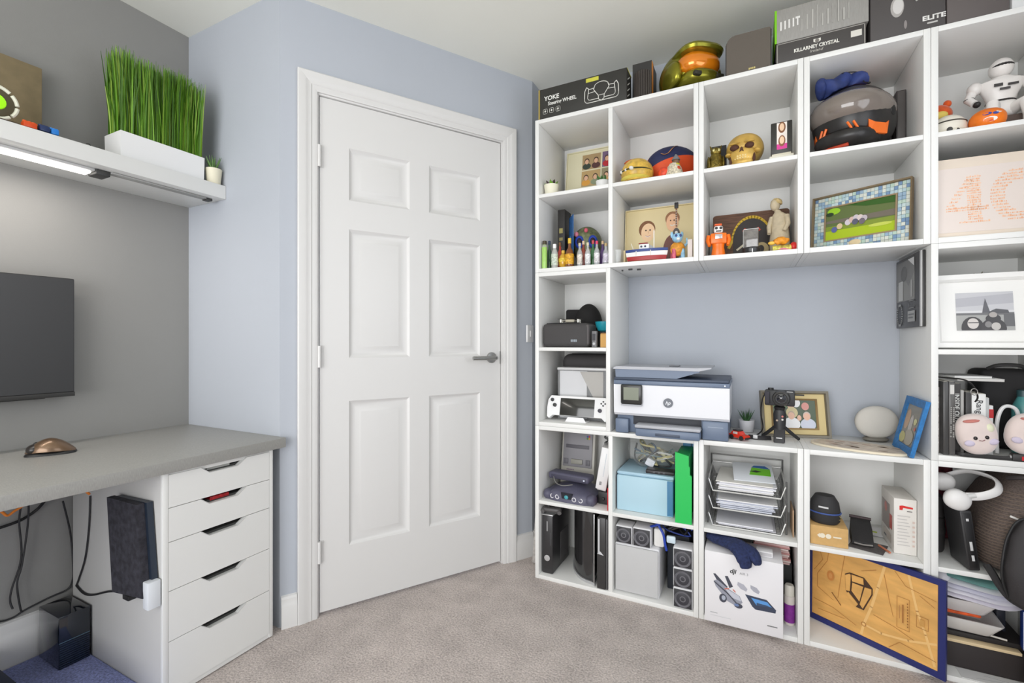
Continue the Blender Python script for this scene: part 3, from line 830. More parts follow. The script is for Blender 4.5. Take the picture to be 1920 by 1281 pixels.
# two large dark boxes
t, w, h = carton('controller_box', 'dark charcoal box with ELITE lettering and pale oval on top of the shelf units', 'box', 1632, 1773, 1700, 0, .010, 't', .22, (74, 70, 69), h=.235)
text(t, 'ELITE', w * .20, .031, .0150, (226, 224, 220), bold=.0008, sx=1.2)
decal(t, [('r', w * .265, w * .40, .0185, .0235, (190, 188, 184))], name='subtitle_bar')
decal(t, [('e', -w * .13, h * .42, .018, .034, (168, 164, 160)), ('e', -w * .12, h * .43, .014, .026, (204, 201, 198)), ('e', -w * .02, .034, .004, .014, (138, 132, 130)), ('l', [(w * .10, h * .50), (w * .13, h * .44)], .005, (170, 168, 164))])
t, w, h = carton('plain_dark_box', 'plain dark taupe box beside the ELITE box on top of the shelf units', 'box', 1775.5, 1893, 1850, -60, .010, 't', .22, (92, 85, 83), h=.245)
t, w, h = carton('white_device', 'white plastic device with a dark dot at the end of the shelf tops', 'device', 1897, 1962, 1920, -60, .012, 't', .16, (214, 215, 215), h=.15, bev=.006)
decal(t, [('e', -w * .13, .070, .004, .004, (60, 60, 62))])

# ---------------------------------------------------------------- row 5 (top), first cube
x, w, y, zf = spot(1021, 1047, .06, 5)
pot_plant('potted_succulent', 'rosette succulent with dark tips in a cream pot in the top corner cube', (x, y, zf), w / 2, .052, (232, 228, 206), (112, 160, 52), 13, .034, 62, broad=True, dark=(58, 38, 40))
x0, x1 = fx(1058, .27), -.5285
w = x1 - x0
h = fz(1058, 283, .27) - FL[5]
faces = []
def mini_people(u, v, sw, sh, sky, shirts, skin=(222, 178, 146), hair=(70, 50, 40)):
    out = [('r', u, u + sw, v, v + sh, sky)]
    n = len(shirts)
    for i, s in enumerate(shirts):
        cx = u + sw * (i + .5) / n
        out += [('e', cx, v + sh * .22, sw / n * .46, sh * .20, s), ('e', cx, v + sh * .56, sw / n * .27, sh * .20, hair), ('e', cx, v + sh * .52, sw / n * .21, sh * .16, skin)]
    return out
sh_ = [('r', 0, 1, 0, 1, (226, 220, 188))]
cols = [((176, 150, 110), [(60, 70, 60), (90, 60, 60)]), ((120, 100, 130), [(190, 50, 60), (150, 60, 90)]), ((190, 160, 110), [(220, 160, 70), (140, 150, 120)]), ((150, 140, 110), [(210, 170, 120), (90, 110, 90)]), ((150, 130, 100), [(200, 130, 60), (70, 90, 80)]), ((170, 120, 100), [(200, 140, 110), (230, 220, 210)])]
for k, (sky, shirts) in enumerate(cols):
    sh_ += mini_people(.27 + (k % 2) * .36, .66 - (k // 2) * .31, .33, .28, sky, shirts)
frame_pic('photo_collage_canvas', 'cream canvas collage of six family photographs in the top corner cube', (x0 + x1) / 2, YF + .27, FL[5] + .0005, w, h, .018, .004, (228, 222, 192), sh_, tilt=R(8), cat='canvas print', mat_in=(228, 222, 192))
x, w, y, zf = spot(1119, 1144, .14, 5)
pot_plant('potted_succulent', 'green leafy plant in a plain white pot before the photo collage', (x - .004, y, zf), .031, .062, (238, 238, 236), (70, 118, 58), 9, .040, 55, broad=True)

# ---------------------------------------------------------------- row 5, second cube
x, w, y, zf = spot(1168, 1226, .075, 5)
mh = thing('miniature_helmet', 'miniature yellow and green racing helmet in the cube with the rugby ball', 'ornament', (x, y - .018, zf), R(-18))
hr = w / 2
MB().ell((0, 0, hr * .62), (hr, hr * 1.1, hr * .95), 26, 14, z0=-.62).build('shell', M((206, 168, 70), .3, noise=(50, .3)), mh)
MB().ell((0, -hr * .10, hr * .66), (hr * 1.015, hr * 1.07, hr * .20), 26, 6).build('visor_band', M((52, 58, 42), .3), mh)
MB().ell((0, -hr * .16, hr * .22), (hr * .93, hr * 1.02, hr * .18), 24, 6).build('chin_stripe', M((232, 214, 96), .4), mh)
for k in range(3): MB().ell((-hr * .62 + k * hr * .42, -hr * (.78 + .16 * k), hr * .66), (hr * .13, hr * .22, hr * .12), 10, 8).build('sponsor_dot', M((228, 226, 218), .4), mh)
MB().ell((-hr * .35, 0, hr * 1.5), (hr * .6, hr * .34, hr * .14), 14, 6).build('crest', M((210, 96, 40), .4), mh)
x, w, y, zf = spot(1150, 1188, .02, 5)
t = bx('white_card', M((226, 227, 228), .4), None, -.036, .036, 0, .05, 0, .006, .001, loc=(x, y, zf)); tag(t, 'flat white card case at the front of the rugby ball cube', 'card')
# rugby ball
bc = Vector((-.298, YF + .226, 0))
br, bl = .096, .126
ballrot = (R(0), R(-10), R(48))
rb2 = thing('rugby_ball', 'navy and orange rugby ball lying in the upper cube', 'ball', (bc.x, bc.y, FL[5] + br * 1.02), rot=ballrot)
bm_ = MB(); n = 40; rings = []
for i in range(25):
    t_ = math.pi * i / 24
    rr = br * max(math.sin(t_), .01) ** .9; xx = -bl * math.cos(t_)
    rings.append([(xx, rr * math.cos(2 * math.pi * j / n), rr * math.sin(2 * math.pi * j / n)) for j in range(n)])
bm_.loft(rings)
for f in bm_.bm.faces:
    c_ = f.calc_center_median(); a = math.degrees(math.atan2(c_.z, -c_.y)) % 360
    f.material_index = 0 if (18 <= a < 108) or (198 <= a < 288) else 1
bm_.build('cover', [M((34, 42, 84), .55, bump=(700, .3)), M((228, 84, 34), .55, bump=(700, .3))], rb2)
P = []
for q, aa in ((-.70, 52), (-.66, 38), (-.55, 36), (-.35, 46), (-.1, 58), (.1, 64)):
    t_ = math.acos(-q); rr = br * math.sin(t_) ** .9 + .0006
    P.append((bl * q, -rr * math.cos(R(aa)), rr * math.sin(R(aa))))
MB().tube(smoothpath(P), [.0015, .003, .005, .006, .006, .006] + [.0055] * 8 + [.005] * 6 + [.0035] * 6 + [.002] * 5, 6, flat=(1, .25)).build('swoosh_mark', M((226, 160, 84), .5), rb2)
x, w, y, zf = spot(1233, 1257, .05, 5)
t = MB().ell((0, 0, w / 2), (w / 2, w / 2, w / 2), 22, 14, sq=.92).build('small_ball', M((222, 72, 40), .5, noise=(90, .3)), None, (x, y + .01, zf)); tag(t, 'small red-orange ball in front of the rugby ball', 'ball')
x, w, y, zf = spot(1256, 1291, .06, 5)
x -= .020
gn = thing('figurine', 'speckled white seated figurine with grey hat and yellow scarf by the rugby ball', 'figurine', (x, y, zf + .0016), R(10))
MB().lathe([(w * .44, 0), (w * .5, .012), (w * .40, .040), (w * .22, .058)], n=20).jitter(.0012).build('body', M((206, 196, 172), .8, noise=(160, .4)), gn)
MB().ell((w * .1, -.005, .062), (.014, .014, .014), 14, 10).build('head', M((120, 92, 70), .6), gn)
MB().lathe([(.017, 0), (.014, .008), (.003, .024)], (w * .1, -.003, .070), 14).build('hat', M((118, 120, 122), .7), gn)
MB().lathe([(.015, 0), (.017, .006), (.014, .012)], (w * .1, -.005, .042), 14).build('scarf', M((196, 186, 40), .7), gn)
MB().ell((w * .18, -.02, .028), (.012, .010, .014), 12, 8).build('lantern', M((190, 70, 40), .5), gn)

# ---------------------------------------------------------------- row 5, third cube
x, w, y, zf = spot(1326, 1357, .06, 5)
ow = thing('owl_figurine', 'antique gold owl figurine beside the gold skull', 'figurine', (x, y + .02, zf), R(12))
OG = M((120, 104, 44), .35, .75, noise=(90, .5), bump=(160, .4), name='antique_gold')
hh = hgt(1341, 274, .07, 5)
MB().lathe([(w * .42, 0), (w * .50, .01), (w * .47, hh * .35), (w * .36, hh * .62), (w * .30, hh * .70)], n=22, sy=.85).build('body', OG, ow)
MB().ell((0, -.002, hh * .80), (w * .33, w * .28, hh * .17), 20, 12).build('head', OG, ow)
for s in (-1, 1):
    MB().cyl((s * w * .24, 0, hh * .88), (s * w * .36, 0, hh * 1.04), .006, .0012, 8).build('ear_tuft', OG, ow)
    MB().ell((s * w * .14, -w * .25, hh * .82), (.0065, .003, .0065), 12, 8).build('eye', M((200, 190, 130), .3, .5), ow)
    MB().ell((s * w * .44, 0, hh * .36), (w * .12, w * .30, hh * .28), 14, 10).build('wing', OG, ow)
MB().cyl((0, -w * .30, hh * .80), (0, -w * .36, hh * .74), .0035, .0008, 8).build('beak', M((160, 146, 80), .4, .6), ow)
t, w, h = carton('small_black_box', 'small black box standing behind the owl figurine', 'box', 1333, 1362, 1346, 274, .12, 5, .03, (34, 34, 36))

x, w, y, zf = spot(1361, 1432, .10, 5)
sk = thing('skull_ornament', 'gold human skull ornament in the upper cube beside the owl', 'ornament', (x, y, zf), R(-8))
SG = M((206, 168, 84), .42, .25, noise=(30, .22), name='aged_gold_bone')
SD = M((74, 40, 22), .7)
hs = hgt(1396, 253, .10, 5)
def skullwarp(v):
    x_, y_, z_ = v
    q = z_ / hs
    k = 1.0 if q > .55 else (.80 + .20 * (q / .55)) * (1 - .10 * max(0, .2 - q) * 5)
    return (x_ * k, y_ * (1 if y_ > 0 else .92 - .05 * (q < .5)), z_)
MB().ell((0, .012, hs * .58), (w * .5, w * .60, hs * .43), 34, 20, sq=.93).warp(skullwarp).build('cranium', SG, sk)
MB().ell((0, -w * .30, hs * .30), (w * .34, w * .24, hs * .26), 26, 14, sq=.82).build('upper_jaw', SG, sk)
MB().ell((0, -w * .26, hs * .125), (w * .31, w * .27, hs * .125), 24, 10, sq=.75).build('lower_jaw', SG, sk)
for s in (-1, 1):
    MB().ell((s * w * .195, -w * .475, hs * .52), (w * .125, w * .075, hs * .085), 18, 10).xf(Matrix.Rotation(0, 4, 'Y')).build('eye_socket', SD, sk)
    MB().ell((s * w * .37, -w * .30, hs * .40), (w * .10, w * .15, hs * .055), 14, 8).build('cheekbone', SG, sk)
    MB().ell((s * w * .30, -w * .40, hs * .20), (w * .045, w * .06, hs * .13), 12, 8).build('cheek_hollow', SD, sk)
    MB().ell((s * w * .19, -w * .46, hs * .635), (w * .15, w * .06, hs * .03), 14, 6).build('brow', SG, sk)
MB().prism([(-w * .06, hs * .36), (0, hs * .40), (w * .06, hs * .36), (w * .025, hs * .48), (0, hs * .50), (-w * .025, hs * .48)], -w * .545, -w * .44).build('nose_hole', SD, sk)
for row, zz in ((0, .265), (1, .205)):
    for k in range(8):
        a = R(-52 + k * 104 / 7)
        MB().ell((math.sin(a) * w * .27, -w * .30 - math.cos(a) * w * .235, hs * zz), (w * .032, w * .026, hs * .030), 8, 6, sq=.8).build('tooth', M((226, 200, 134), .4), sk)
# two-portrait block on cream base
x, w, y, zf = spot(1448, 1492, .05, 5)
pb = thing('photo_block', 'black photo block with two stacked portraits on a cream base', 'photo display', (x - .008, y, zf), R(-4))
bx('base', M((226, 222, 206), .5), pb, -w * .52, w * .52, -.004, .045, 0, .022, .002)
bx('ledge', M((214, 208, 188), .5), pb, -w * .42, w * .42, .0, .035, .0222, .030, .002)
hb = hgt(1470, 226, .05, 5)
bx('block', M((46, 45, 42), .4), pb, -w * .46, w * .46, .006, .028, .0302, hb, .003)
gh = hb - .04
decal(pb, [('r', -w * .20, w * .24, .046, hb - .004, (240, 232, 224)),
           ('e', w * .02, .046 + gh * .74, w * .16, gh * .19, (130, 84, 52)), ('e', w * .02, .046 + gh * .75, w * .10, gh * .13, (236, 200, 166)),
           ('r', -w * .20, w * .24, .046, .046 + gh * .18, (218, 60, 150)), ('e', w * .02, .046 + gh * .28, w * .15, gh * .19, (140, 90, 56)), ('e', w * .02, .046 + gh * .30, w * .10, gh * .13, (238, 204, 170)),
           ('r', -w * .20, w * .24, .046 + gh * .49, .046 + gh * .515, (240, 232, 224))], y=.0052, name='portrait_print')

# ---------------------------------------------------------------- row 5, fourth cube: motorcycle helmet, bag, frames
x, w, y, zf = spot(1528, 1690, .13, 5)
mc = thing('motorcycle_helmet', 'black and orange motorcycle helmet with a raised smoked visor', 'helmet', (x - .012, y - .002, zf), R(-30))
HB = M((38, 36, 35), .35, noise=(30, .25)); HO = M((236, 112, 36), .35)
Hh = hgt(1610, 163, .13, 5) * .955
MB().ell((0, .005, Hh * .50), (w * .47, w * .56, Hh * .51), 36, 22, z0=-.86, sq=.94).build('shell', HB, mc)
MB().ell((0, -.010, Hh * .60), (w * .487, w * .585, Hh * .30), 36, 14, sq=.92).build('visor', M((120, 110, 102), .10, coat=.9, noise=(6, .12)), mc)
MB().ell((0, .03, Hh * .86), (w * .30, w * .42, Hh * .165), 28, 8, sq=.9).build('crown_panel', HO, mc)
MB().ell((0, -w * .20, Hh * .17), (w * .37, w * .36, Hh * .155), 28, 10, sq=.85).build('chin_bar', HB, mc)
for s in (-1, 1):
    a0 = 62
    pl = []
    for (aa, zz) in ((a0 - 16, .16), (a0 + 14, .16), (a0 + 16, .34), (a0 + 10, .30), (a0 - 8, .30), (a0 - 18, .34)):
        pl.append((aa, zz))
    def sp_(aa, zz, k): return (s * math.sin(R(aa)) * w * .47 * k * (.93 + .14 * zz), .005 - math.cos(R(aa)) * w * .56 * k * (.93 + .14 * zz), Hh * zz)
    MB().loft([[sp_(a, z, 1.005) for a, z in pl], [sp_(a, z, .93) for a, z in pl]]).build('side_panel', HO, mc, smooth=20)
    for a_ in (22, 30):
        MB().tube([sp_(a_, .10, 1.0), sp_(a_ + 1, .22, 1.01), sp_(a_ - 6, .34, 1.0)], .004, 6).build('stripe', HO, mc)
    MB().lathe([(.022, 0), (.02, .008), (.008, .012)], (s * w * .44, .0, Hh * .52), 16, 'x' ).build('visor_hinge', BLACK, mc)
MB().tube(smoothpath([(-.04, -.04, .006), (.01, -.07, .005), (.05, -.05, .006), (.06, -.01, .005)]), .005, 8).build('chin_strap', M((60, 50, 46), .8), mc)
MB().tube([(-w * .30, -w * .38, .012), (-w * .1, -w * .47, .010), (w * .12, -w * .46, .010)], .006, 8).build('lower_trim', M((190, 70, 44), .5), mc)
# navy drawstring bag on it
nbz = zf + Hh * 1.045
x2 = fx(1566, .13) + .012
bag = thing('drawstring_bag', 'crumpled navy drawstring bag lying on the motorcycle helmet', 'bag', (x2, YF + .12, nbz))
rn = random.Random(5)
def crump(v, amp=.012, f=55, s=0):
    return (v[0] + amp * math.sin(v[1] * f + v[2] * f * .7 + s), v[1] + amp * math.sin(v[0] * f * .9 + v[2] * f + 1 + s), v[2] + amp * .8 * math.sin(v[0] * f * 1.1 + v[1] * f + 2 + s))
hloc, hrot, hW, hH = mc.location.copy(), mc.rotation_euler.z, w, Hh
def drape(v):
    """keep a point of the bag above the helmet it lies on"""
    wx, wy, wz = v[0] + bag.location.x - hloc.x, v[1] + bag.location.y - hloc.y, v[2] + bag.location.z - hloc.z
    c_, s_ = math.cos(-hrot), math.sin(-hrot)
    lx, ly = wx * c_ - wy * s_, wx * s_ + wy * c_
    zt = wz
    for cy, cz, a, b, c in ((.005, .50, .47, .56, .51), (-.010, .60, .487, .585, .30), (.03, .86, .30, .42, .165)):
        q = abs(lx / (a * hW)) ** 2.1 + abs((ly - cy) / (b * hW)) ** 2.1
        if q < 1: zt = max(zt, cz * hH + c * hH * (1 - q) ** .46 + .006)
    return (v[0], v[1], zt - hloc.z * 0 - wz + v[2])
BN = M((40, 56, 112), .7, noise=(30, .3), name='navy_nylon')
MB().ell((-.012, 0, .006), (.058, .07, .038), 30, 16).warp(lambda v: drape(crump(v, .011))).build('body', BN, bag)
MB().ell((-.056, -.020, .004), (.022, .05, .034), 22, 14).warp(lambda v: drape(crump(v, .008, 70, 2))).build('fold', BN, bag)
MB().ell((.046, -.01, .008), (.036, .04, .026), 22, 12).warp(lambda v: drape(crump(v, .007, 70, 4))).build('gathered_neck', BN, bag)
MB().tube(smoothpath([(.0, -.045, .036), (.03, -.03, .041), (.055, -.02, .036), (.066, -.035, -.004), (.075, -.05, -.018)]), .002, 6).warp(drape).build('cord', M((40, 40, 44), .6), bag)
MB().ell((.077, -.052, -.020), (.006, .006, .004), 10, 6).warp(lambda v: (v[0], v[1], v[2] + drape((.077, -.052, -.020))[2] + .020)).build('cord_toggle', BLACK, bag)
# dark frames behind
for k, (l, r, ty, d, col, lab) in enumerate(((1686, 1700, 190, .215, (58, 56, 54), 'thin dark picture frame leaning behind the motorcycle helmet'), (1700, 1722, 165, .175, (66, 62, 61), 'thick charcoal album standing against the cube side by the helmet'))):
    x, w, y, zf = spot(l, r, d, 5)
    hh = hgt((l + r) / 2, ty, d, 5)
    t = thing('photo_album' if k else 'thin_picture', lab, 'album' if k else 'picture frame', (.4985 if k else .4725, y, zf), 0)
    bx('cover', M(col, .45), t, -.014 if k else -.008, .014 if k else .008, 0, .12, 0, hh, .002)
    bx('spine_strip', M((84, 80, 78), .5), t, -.011 if k else -.006, .010 if k else .006, -.003, -.0004, .004, hh - .004, .001)

# ---------------------------------------------------------------- row 5, fifth cube
x, w, y, zf = spot(1752, 1821, .05, 5)
wh = thing('ornamental_helmet', 'cream white ornamental helmet with a dark visor band in the last upper cube', 'ornament', (x + .002, y + .045, zf), R(-18))
r_ = w * .52
MB().ell((0, 0, r_ * .70), (r_, r_ * 1.05, r_ * .98), 30, 16, z0=-.70).build('shell', M((232, 226, 212), .4), wh)
MB().ell((0, -r_ * .06, r_ * 1.02), (r_ * 1.0, r_ * 1.03, r_ * .15), 30, 6).build('visor_band', M((58, 54, 50), .4), wh)
MB().ell((0, -r_ * .08, r_ * .30), (r_ * .96, r_ * 1.06, r_ * .28), 28, 8, sq=.8).build('chin_guard', M((228, 222, 206), .4), wh)
MB().lathe([(r_ * .16, 0), (r_ * .15, .006), (r_ * .06, .007)], (r_ * .12, -r_ * 1.10, r_ * .34), 18, 'y').build('front_filter', M((52, 50, 48), .4), wh)
for s in (-1, 1): MB().ell((s * r_ * .5, -r_ * .98, r_ * .26), (.006, .004, .006), 10, 6).build('vent_dot', M((70, 66, 62), .5), wh)
x, w, y, zf = spot(1748, 1776, .16, 5)
op = thing('plush_toy', 'orange plush toy standing behind the cream helmet', 'plush toy', (x + .012, YF + .22, zf))
OR = M((226, 92, 32), .9, sheen=.4, noise=(60, .2))
MB().lathe([(.032, 0), (.036, .02), (.030, .07), (.020, .10)], n=18).build('body', OR, op)
MB().ell((0, 0, .132), (.040, .034, .036), 20, 14).build('head', OR, op)
for s in (-1, 1): MB().ell((s * .026, 0, .170), (.012, .008, .013), 12, 8).build('ear', OR, op)
MB().ell((0, -.030, .122), (.020, .010, .014), 14, 8).build('muzzle', M((240, 214, 110), .9), op)
x, w, y, zf = spot(1827, 1896, .045, 5)
ob = thing('squashy_ball', 'glossy orange cushion ball with blue and white splashes in the last upper cube', 'ball', (x - .003, y + .028, zf), 0)
MB().ell((0, 0, w * .42), (w * .52, w * .50, w * .42), 28, 16, sq=.92).build('cover', M((240, 122, 24), .4, noise=(20, .15)), ob)
for (aa, zz, ra, rz_, c_) in ((-18, .62, 14, .035, (52, 66, 150)), (8, .60, 10, .03, (60, 80, 160)), (-8, .36, 22, .05, (240, 236, 228)), (-6, .22, 12, .05, (216, 60, 50)), (20, .66, 10, .03, (232, 226, 220))):
    pl = [(aa + ra * math.cos(q * math.pi / 6), zz + rz_ * 2 * math.sin(q * math.pi / 6)) for q in range(12)]
    def op_(a, z, k):
        q = max(0.05, 1 - ((z * w * .84 - w * .42) / (w * .42)) ** 2) ** .5
        return (math.sin(R(a)) * w * .52 * q * k, -math.cos(R(a)) * w * .50 * q * k, z * w * .84)
    MB().loft([[op_(a, z, 1.03) for a, z in pl], [op_(a, z, .9) for a, z in pl]]).build('painted_patch', M(c_, .4), ob)
# large white jointed toy figure with dark joints standing on a box
x, w, y, zf = spot(1846, 1935, .17, 5)
t, wb, hb = carton('brown_box', 'brown box lying at the back of the last upper cube under the toy figure', 'box', 1838, 1925, 1880, 185, .16, 5, .13, (96, 82, 76), h=.075)
fg = thing('toy_figure', 'white jointed plastic toy figure with dark joints seated on the brown box', 'toy figure', (.766, YF + .190, FL[5] + .0785))
FW = M((234, 230, 226), .35); FD = M((44, 42, 42), .5)
MB().ell((0, 0, .028), (.046, .032, .030), 22, 10, sq=.8).build('hips', FW, fg)
MB().ell((0, 0, .052), (.040, .026, .014), 20, 6).build('belt', FD, fg)
MB().loft([[(math.cos(2 * math.pi * i / 20) * a, math.sin(2 * math.pi * i / 20) * b, z) for i in range(20)] for a, b, z in ((.036, .026, .056), (.042, .030, .075), (.056, .036, .105), (.058, .034, .122), (.030, .024, .134))]).build('torso', FW, fg)
MB().cyl((0, 0, .132), (0, 0, .142), .016, n=14).build('neck', FD, fg)
MB().ell((0, -.002, .166), (.031, .034, .033), 22, 14).build('head', FW, fg)
MB().ell((0, -.012, .168), (.0285, .0262, .010), 20, 6).build('visor', FD, fg)
for s in (-1, 1):
    MB().ell((s * .066, 0, .112), (.020, .022, .022), 16, 10).build('shoulder', FW, fg)
    MB().tube([(s * .070, 0, .104), (s * .082, -.004, .076), (s * .074, -.026, .052)], [.014, .0135, .011], 12).build('arm', FW, fg)
    MB().ell((s * .081, -.004, .077), (.0148, .0148, .008), 12, 6).build('elbow', FD, fg)
    MB().ell((s * .071, -.034, .046), (.010, .013, .010), 12, 8).build('hand', FD, fg)
    MB().tube([(s * .024, -.006, .022), (s * .040, -.058, .026), (s * .046, -.064, -.020), (s * .046, -.060, -.060)], [.021, .018, .016, .015], 12).build('leg', FW, fg)
    MB().ell((s * .047, -.068, -.066), (.016, .026, .009), 14, 8).build('foot', FD, fg)
decal(fg, [('r', -.03, -.008, .094, .104, (60, 58, 58)), ('r', .004, .030, .092, .100, (60, 58, 58)), ('r', -.016, .010, .080, .088, (74, 72, 72))], y=-.0385, name='chest_detail')
# ---------------------------------------------------------------- row 4, first cube: miniature bottles, book, sugar skull
def bottle(label, px_, d, top, prof, body, cap, lab=None, liquid=None, group='miniature drink bottles', row=4, alpha=None, rwidth=None):
    x = fx(px_, d); zf = FL[row] + .0004
    H_ = fz(px_, top, d) - zf
    t = thing('miniature_bottle', label, 'bottle', (x, YF + d, zf), 0, group)
    sc = H_ / prof[-1][1]
    P = [(r, z * sc) for r, z in prof]
    zc = prof[-2][1] * sc
    m = M(body, .12, coat=.6) if alpha is None else M(body, .08, alpha=alpha, coat=.7)
    MB().lathe(P[:-1], n=20).build('glass_body', m, t)
    rn_ = P[-2][0]
    MB().lathe([(rn_ * 1.18, zc * 1.002), (rn_ * 1.18, H_ - .001), (rn_ * 1.0, H_)], n=16).build('cap', M(cap, .35), t)
    if liquid: MB().lathe([(r * .88, z * sc + .001) for r, z in prof if z < prof[-1][1] * liquid[1]], n=18).build('liquid', M(liquid[0], .2, coat=.3), t)
    if lab:
        c, z0, z1 = lab; r0 = max(r for r, z in prof) * 1.012
        MB().lathe([(r0, z0 * H_), (r0, z1 * H_)], n=22, cap0=False, cap1=False).build('label', M(c, .5, noise=(140, .5)), t)
    return t
STD = [(.0115, 0), (.0125, .003), (.0125, .060), (.010, .070), (.0055, .080), (.005, .095), (.005, .110)]
TALL = [(.013, 0), (.0135, .003), (.0135, .080), (.011, .088), (.008, .092), (.008, .105)]
bottle('miniature bottle of bright lime green drink with dark cap at the row end', 1021, .030, 452, TALL, (214, 230, 180), (70, 62, 40), liquid=((150, 214, 20), .80), alpha=.28)
bottle('miniature clear bottle with white cap and printed green and white label', 1040, .030, 458, [(.0145, 0), (.0155, .004), (.0155, .060), (.011, .074), (.007, .082), (.007, .100)], (226, 228, 220), (240, 240, 238), lab=((196, 206, 190), .12, .58), alpha=.45)
bottle('squat golden round miniature bottle between the white cap and amber ones', 1056, .050, 470, [(.010, 0), (.019, .010), (.021, .024), (.017, .040), (.007, .050), (.007, .060)], (206, 158, 40), (226, 184, 70), lab=((236, 190, 60), .35, .55))
bottle('amber miniature bottle with golden top and round yellow label', 1068, .034, 447, [(.016, 0), (.0195, .006), (.0195, .040), (.014, .058), (.007, .066), (.0065, .080), (.0065, .098)], (120, 66, 20), (222, 182, 52), lab=((226, 160, 30), .10, .45))
for k, (pp, tp, cp, lb_, lab_) in enumerate(((1087, 456, (206, 196, 160), (214, 206, 196), 'cream cap and pale label'), (1102, 455, (214, 204, 170), (226, 224, 222), 'ivory cap and white label'),
                                      (1119, 452, (216, 60, 96), (224, 214, 214), 'pink-red cap'), (1136, 456, (196, 170, 120), (206, 200, 214), 'tan cap and striped label'))):
    bottle('miniature clear spirit bottle with ' + lab_, pp, .030, tp, STD, (220, 222, 222), cp, lab=(lb_, .10, .50), alpha=.42)
for k, (pp, tp, d, bd, cp, lab_) in enumerate(((1030, 452, .085, (50, 90, 60), (40, 60, 90), 'dark green miniature bottle with blue stopper behind the lime one'), (1050, 455, .09, (190, 60, 40), (120, 80, 40), 'small red miniature bottle behind the white-capped one'),
                                        (1094, 452, .085, (150, 60, 40), (226, 200, 170), 'reddish miniature bottle in the second row of bottles'), (1112, 451, .088, (60, 120, 70), (210, 80, 90), 'greenish miniature bottle in the second row by the sugar skull'), (1130, 452, .09, (90, 60, 120), (220, 190, 150), 'violet miniature bottle in the second row by the divider'))):
    bottle(lab_, pp, d, tp, STD, bd, cp)
x, w, y, zf = spot(1037, 1050, .09, 4)
bk = thing('boxed_bottle_carton', 'tall black gift carton with gold marks leaning in the bottle cube', 'box', (-.792, YF + .14, zf), 0)
hh = fz(1044, 392, .12) - FL[4]
bx('carton', M((40, 38, 36), .5), bk, -.018, .018, 0, .09, 0, hh, .002)
decal(bk, [('r', -.010, .008, hh * .62, hh * .70, (150, 140, 80)), ('r', -.010, .008, hh * .50, hh * .55, (130, 120, 70)), ('l', [(-.012, hh * .46), (.010, hh * .34)], .004, (86, 84, 70))])
bl = thing('blue_card', 'blue starry card standing beside the black gift carton', 'card', (-.762, YF + .165, zf), R(-58))
bx('card', M((40, 92, 150), .5, noise=(60, .3)), bl, 0, .085, 0, .004, 0, hh * .86, .001)
decal(bl, [('e', .03, hh * .52, .010, .010, (120, 170, 210)), ('r', .004, .02, .01, hh * .4, (210, 214, 220))], y=-.0004)
x, w, y, zf = spot(1068, 1126, .17, 4)
ss = thing('sugar_skull', 'colourful painted skull ornament behind the miniature bottles', 'ornament', (x, YF + .2, zf), R(15))
hs = fz(1095, 426, .2) - FL[4]
PM = M((116, 122, 88), .5, noise=(45, .5))
MB().ell((0, .01, hs * .60), (w * .48, w * .56, hs * .40), 30, 18).build('cranium', PM, ss)
MB().ell((0, -w * .22, hs * .28), (w * .33, w * .28, hs * .28), 24, 12, sq=.85).build('jaw', M((150, 140, 110), .5, noise=(70, .5)), ss)
for s in (-1, 1):
    MB().ell((s * w * .20, -w * .44, hs * .60), (w * .15, w * .09, hs * .14), 18, 10).build('eye_ring', M((44, 70, 170), .4), ss)
    MB().ell((s * w * .20, -w * .49, hs * .60), (w * .09, w * .06, hs * .085), 16, 8).build('eye_socket', M((40, 24, 34), .6), ss)
MB().ell((0, -w * .50, hs * .84), (w * .06, w * .04, hs * .05), 10, 6).build('forehead_flower', M((206, 90, 110), .5), ss)
MB().ell((-w * .3, -w * .38, hs * .78), (w * .07, w * .05, hs * .06), 10, 6).build('side_flower', M((216, 130, 150), .5), ss)
for k in range(6): MB().ell((-w * .16 + k * w * .065, -w * .49, hs * .24), (w * .028, w * .02, hs * .04), 8, 6).build('tooth', M((226, 220, 206), .4), ss)

# ---------------------------------------------------------------- row 4, second cube: portrait canvas, toy boat, guitar, painted dog, glass
x0, x1 = -.5045, -.1885
w = x1 - x0
h = fz(1170, 394, .20) - FL[4]
SKI = (236, 200, 160)
sh_ = [('r', 0, 1, 0, 1, (222, 206, 160)), ('e', .30, .18, .15, .22, (206, 210, 212)), ('e', .30, .16, .09, .12, (170, 176, 182)), ('e', .305, .66, .12, .15, (126, 84, 52)), ('e', .32, .60, .10, .16, SKI), ('l', [(.285, .545), (.32, .525), (.355, .545)], .005, (226, 226, 220)), ('l', [(.285, .55), (.32, .53), (.355, .55)], .002, (190, 100, 90)), ('e', .29, .64, .012, .014, (70, 50, 40)), ('e', .35, .64, .012, .014, (70, 50, 40)), ('l', [(.322, .625), (.326, .585)], .002, (206, 160, 124)),
       ('e', .66, .26, .12, .26, (112, 66, 58)), ('e', .665, .80, .10, .12, (150, 104, 70)), ('e', .665, .73, .085, .15, (232, 184, 146)), ('l', [(.635, .69), (.665, .672), (.695, .69)], .004, (226, 222, 214)), ('e', .64, .765, .010, .012, (70, 46, 36)), ('e', .69, .765, .010, .012, (70, 46, 36)), ('e', .46, .16, .05, .10, (60, 80, 110)), ('e', .50, .12, .035, .08, (180, 90, 60))]
frame_pic('portrait_canvas', 'cream canvas print of two smiling children behind the toy boat', (x0 + x1) / 2, YF + .20, FL[4] + .0005, w, h, .020, .004, (226, 212, 170), sh_, tilt=R(5), cat='canvas print', mat_in=(222, 206, 160))
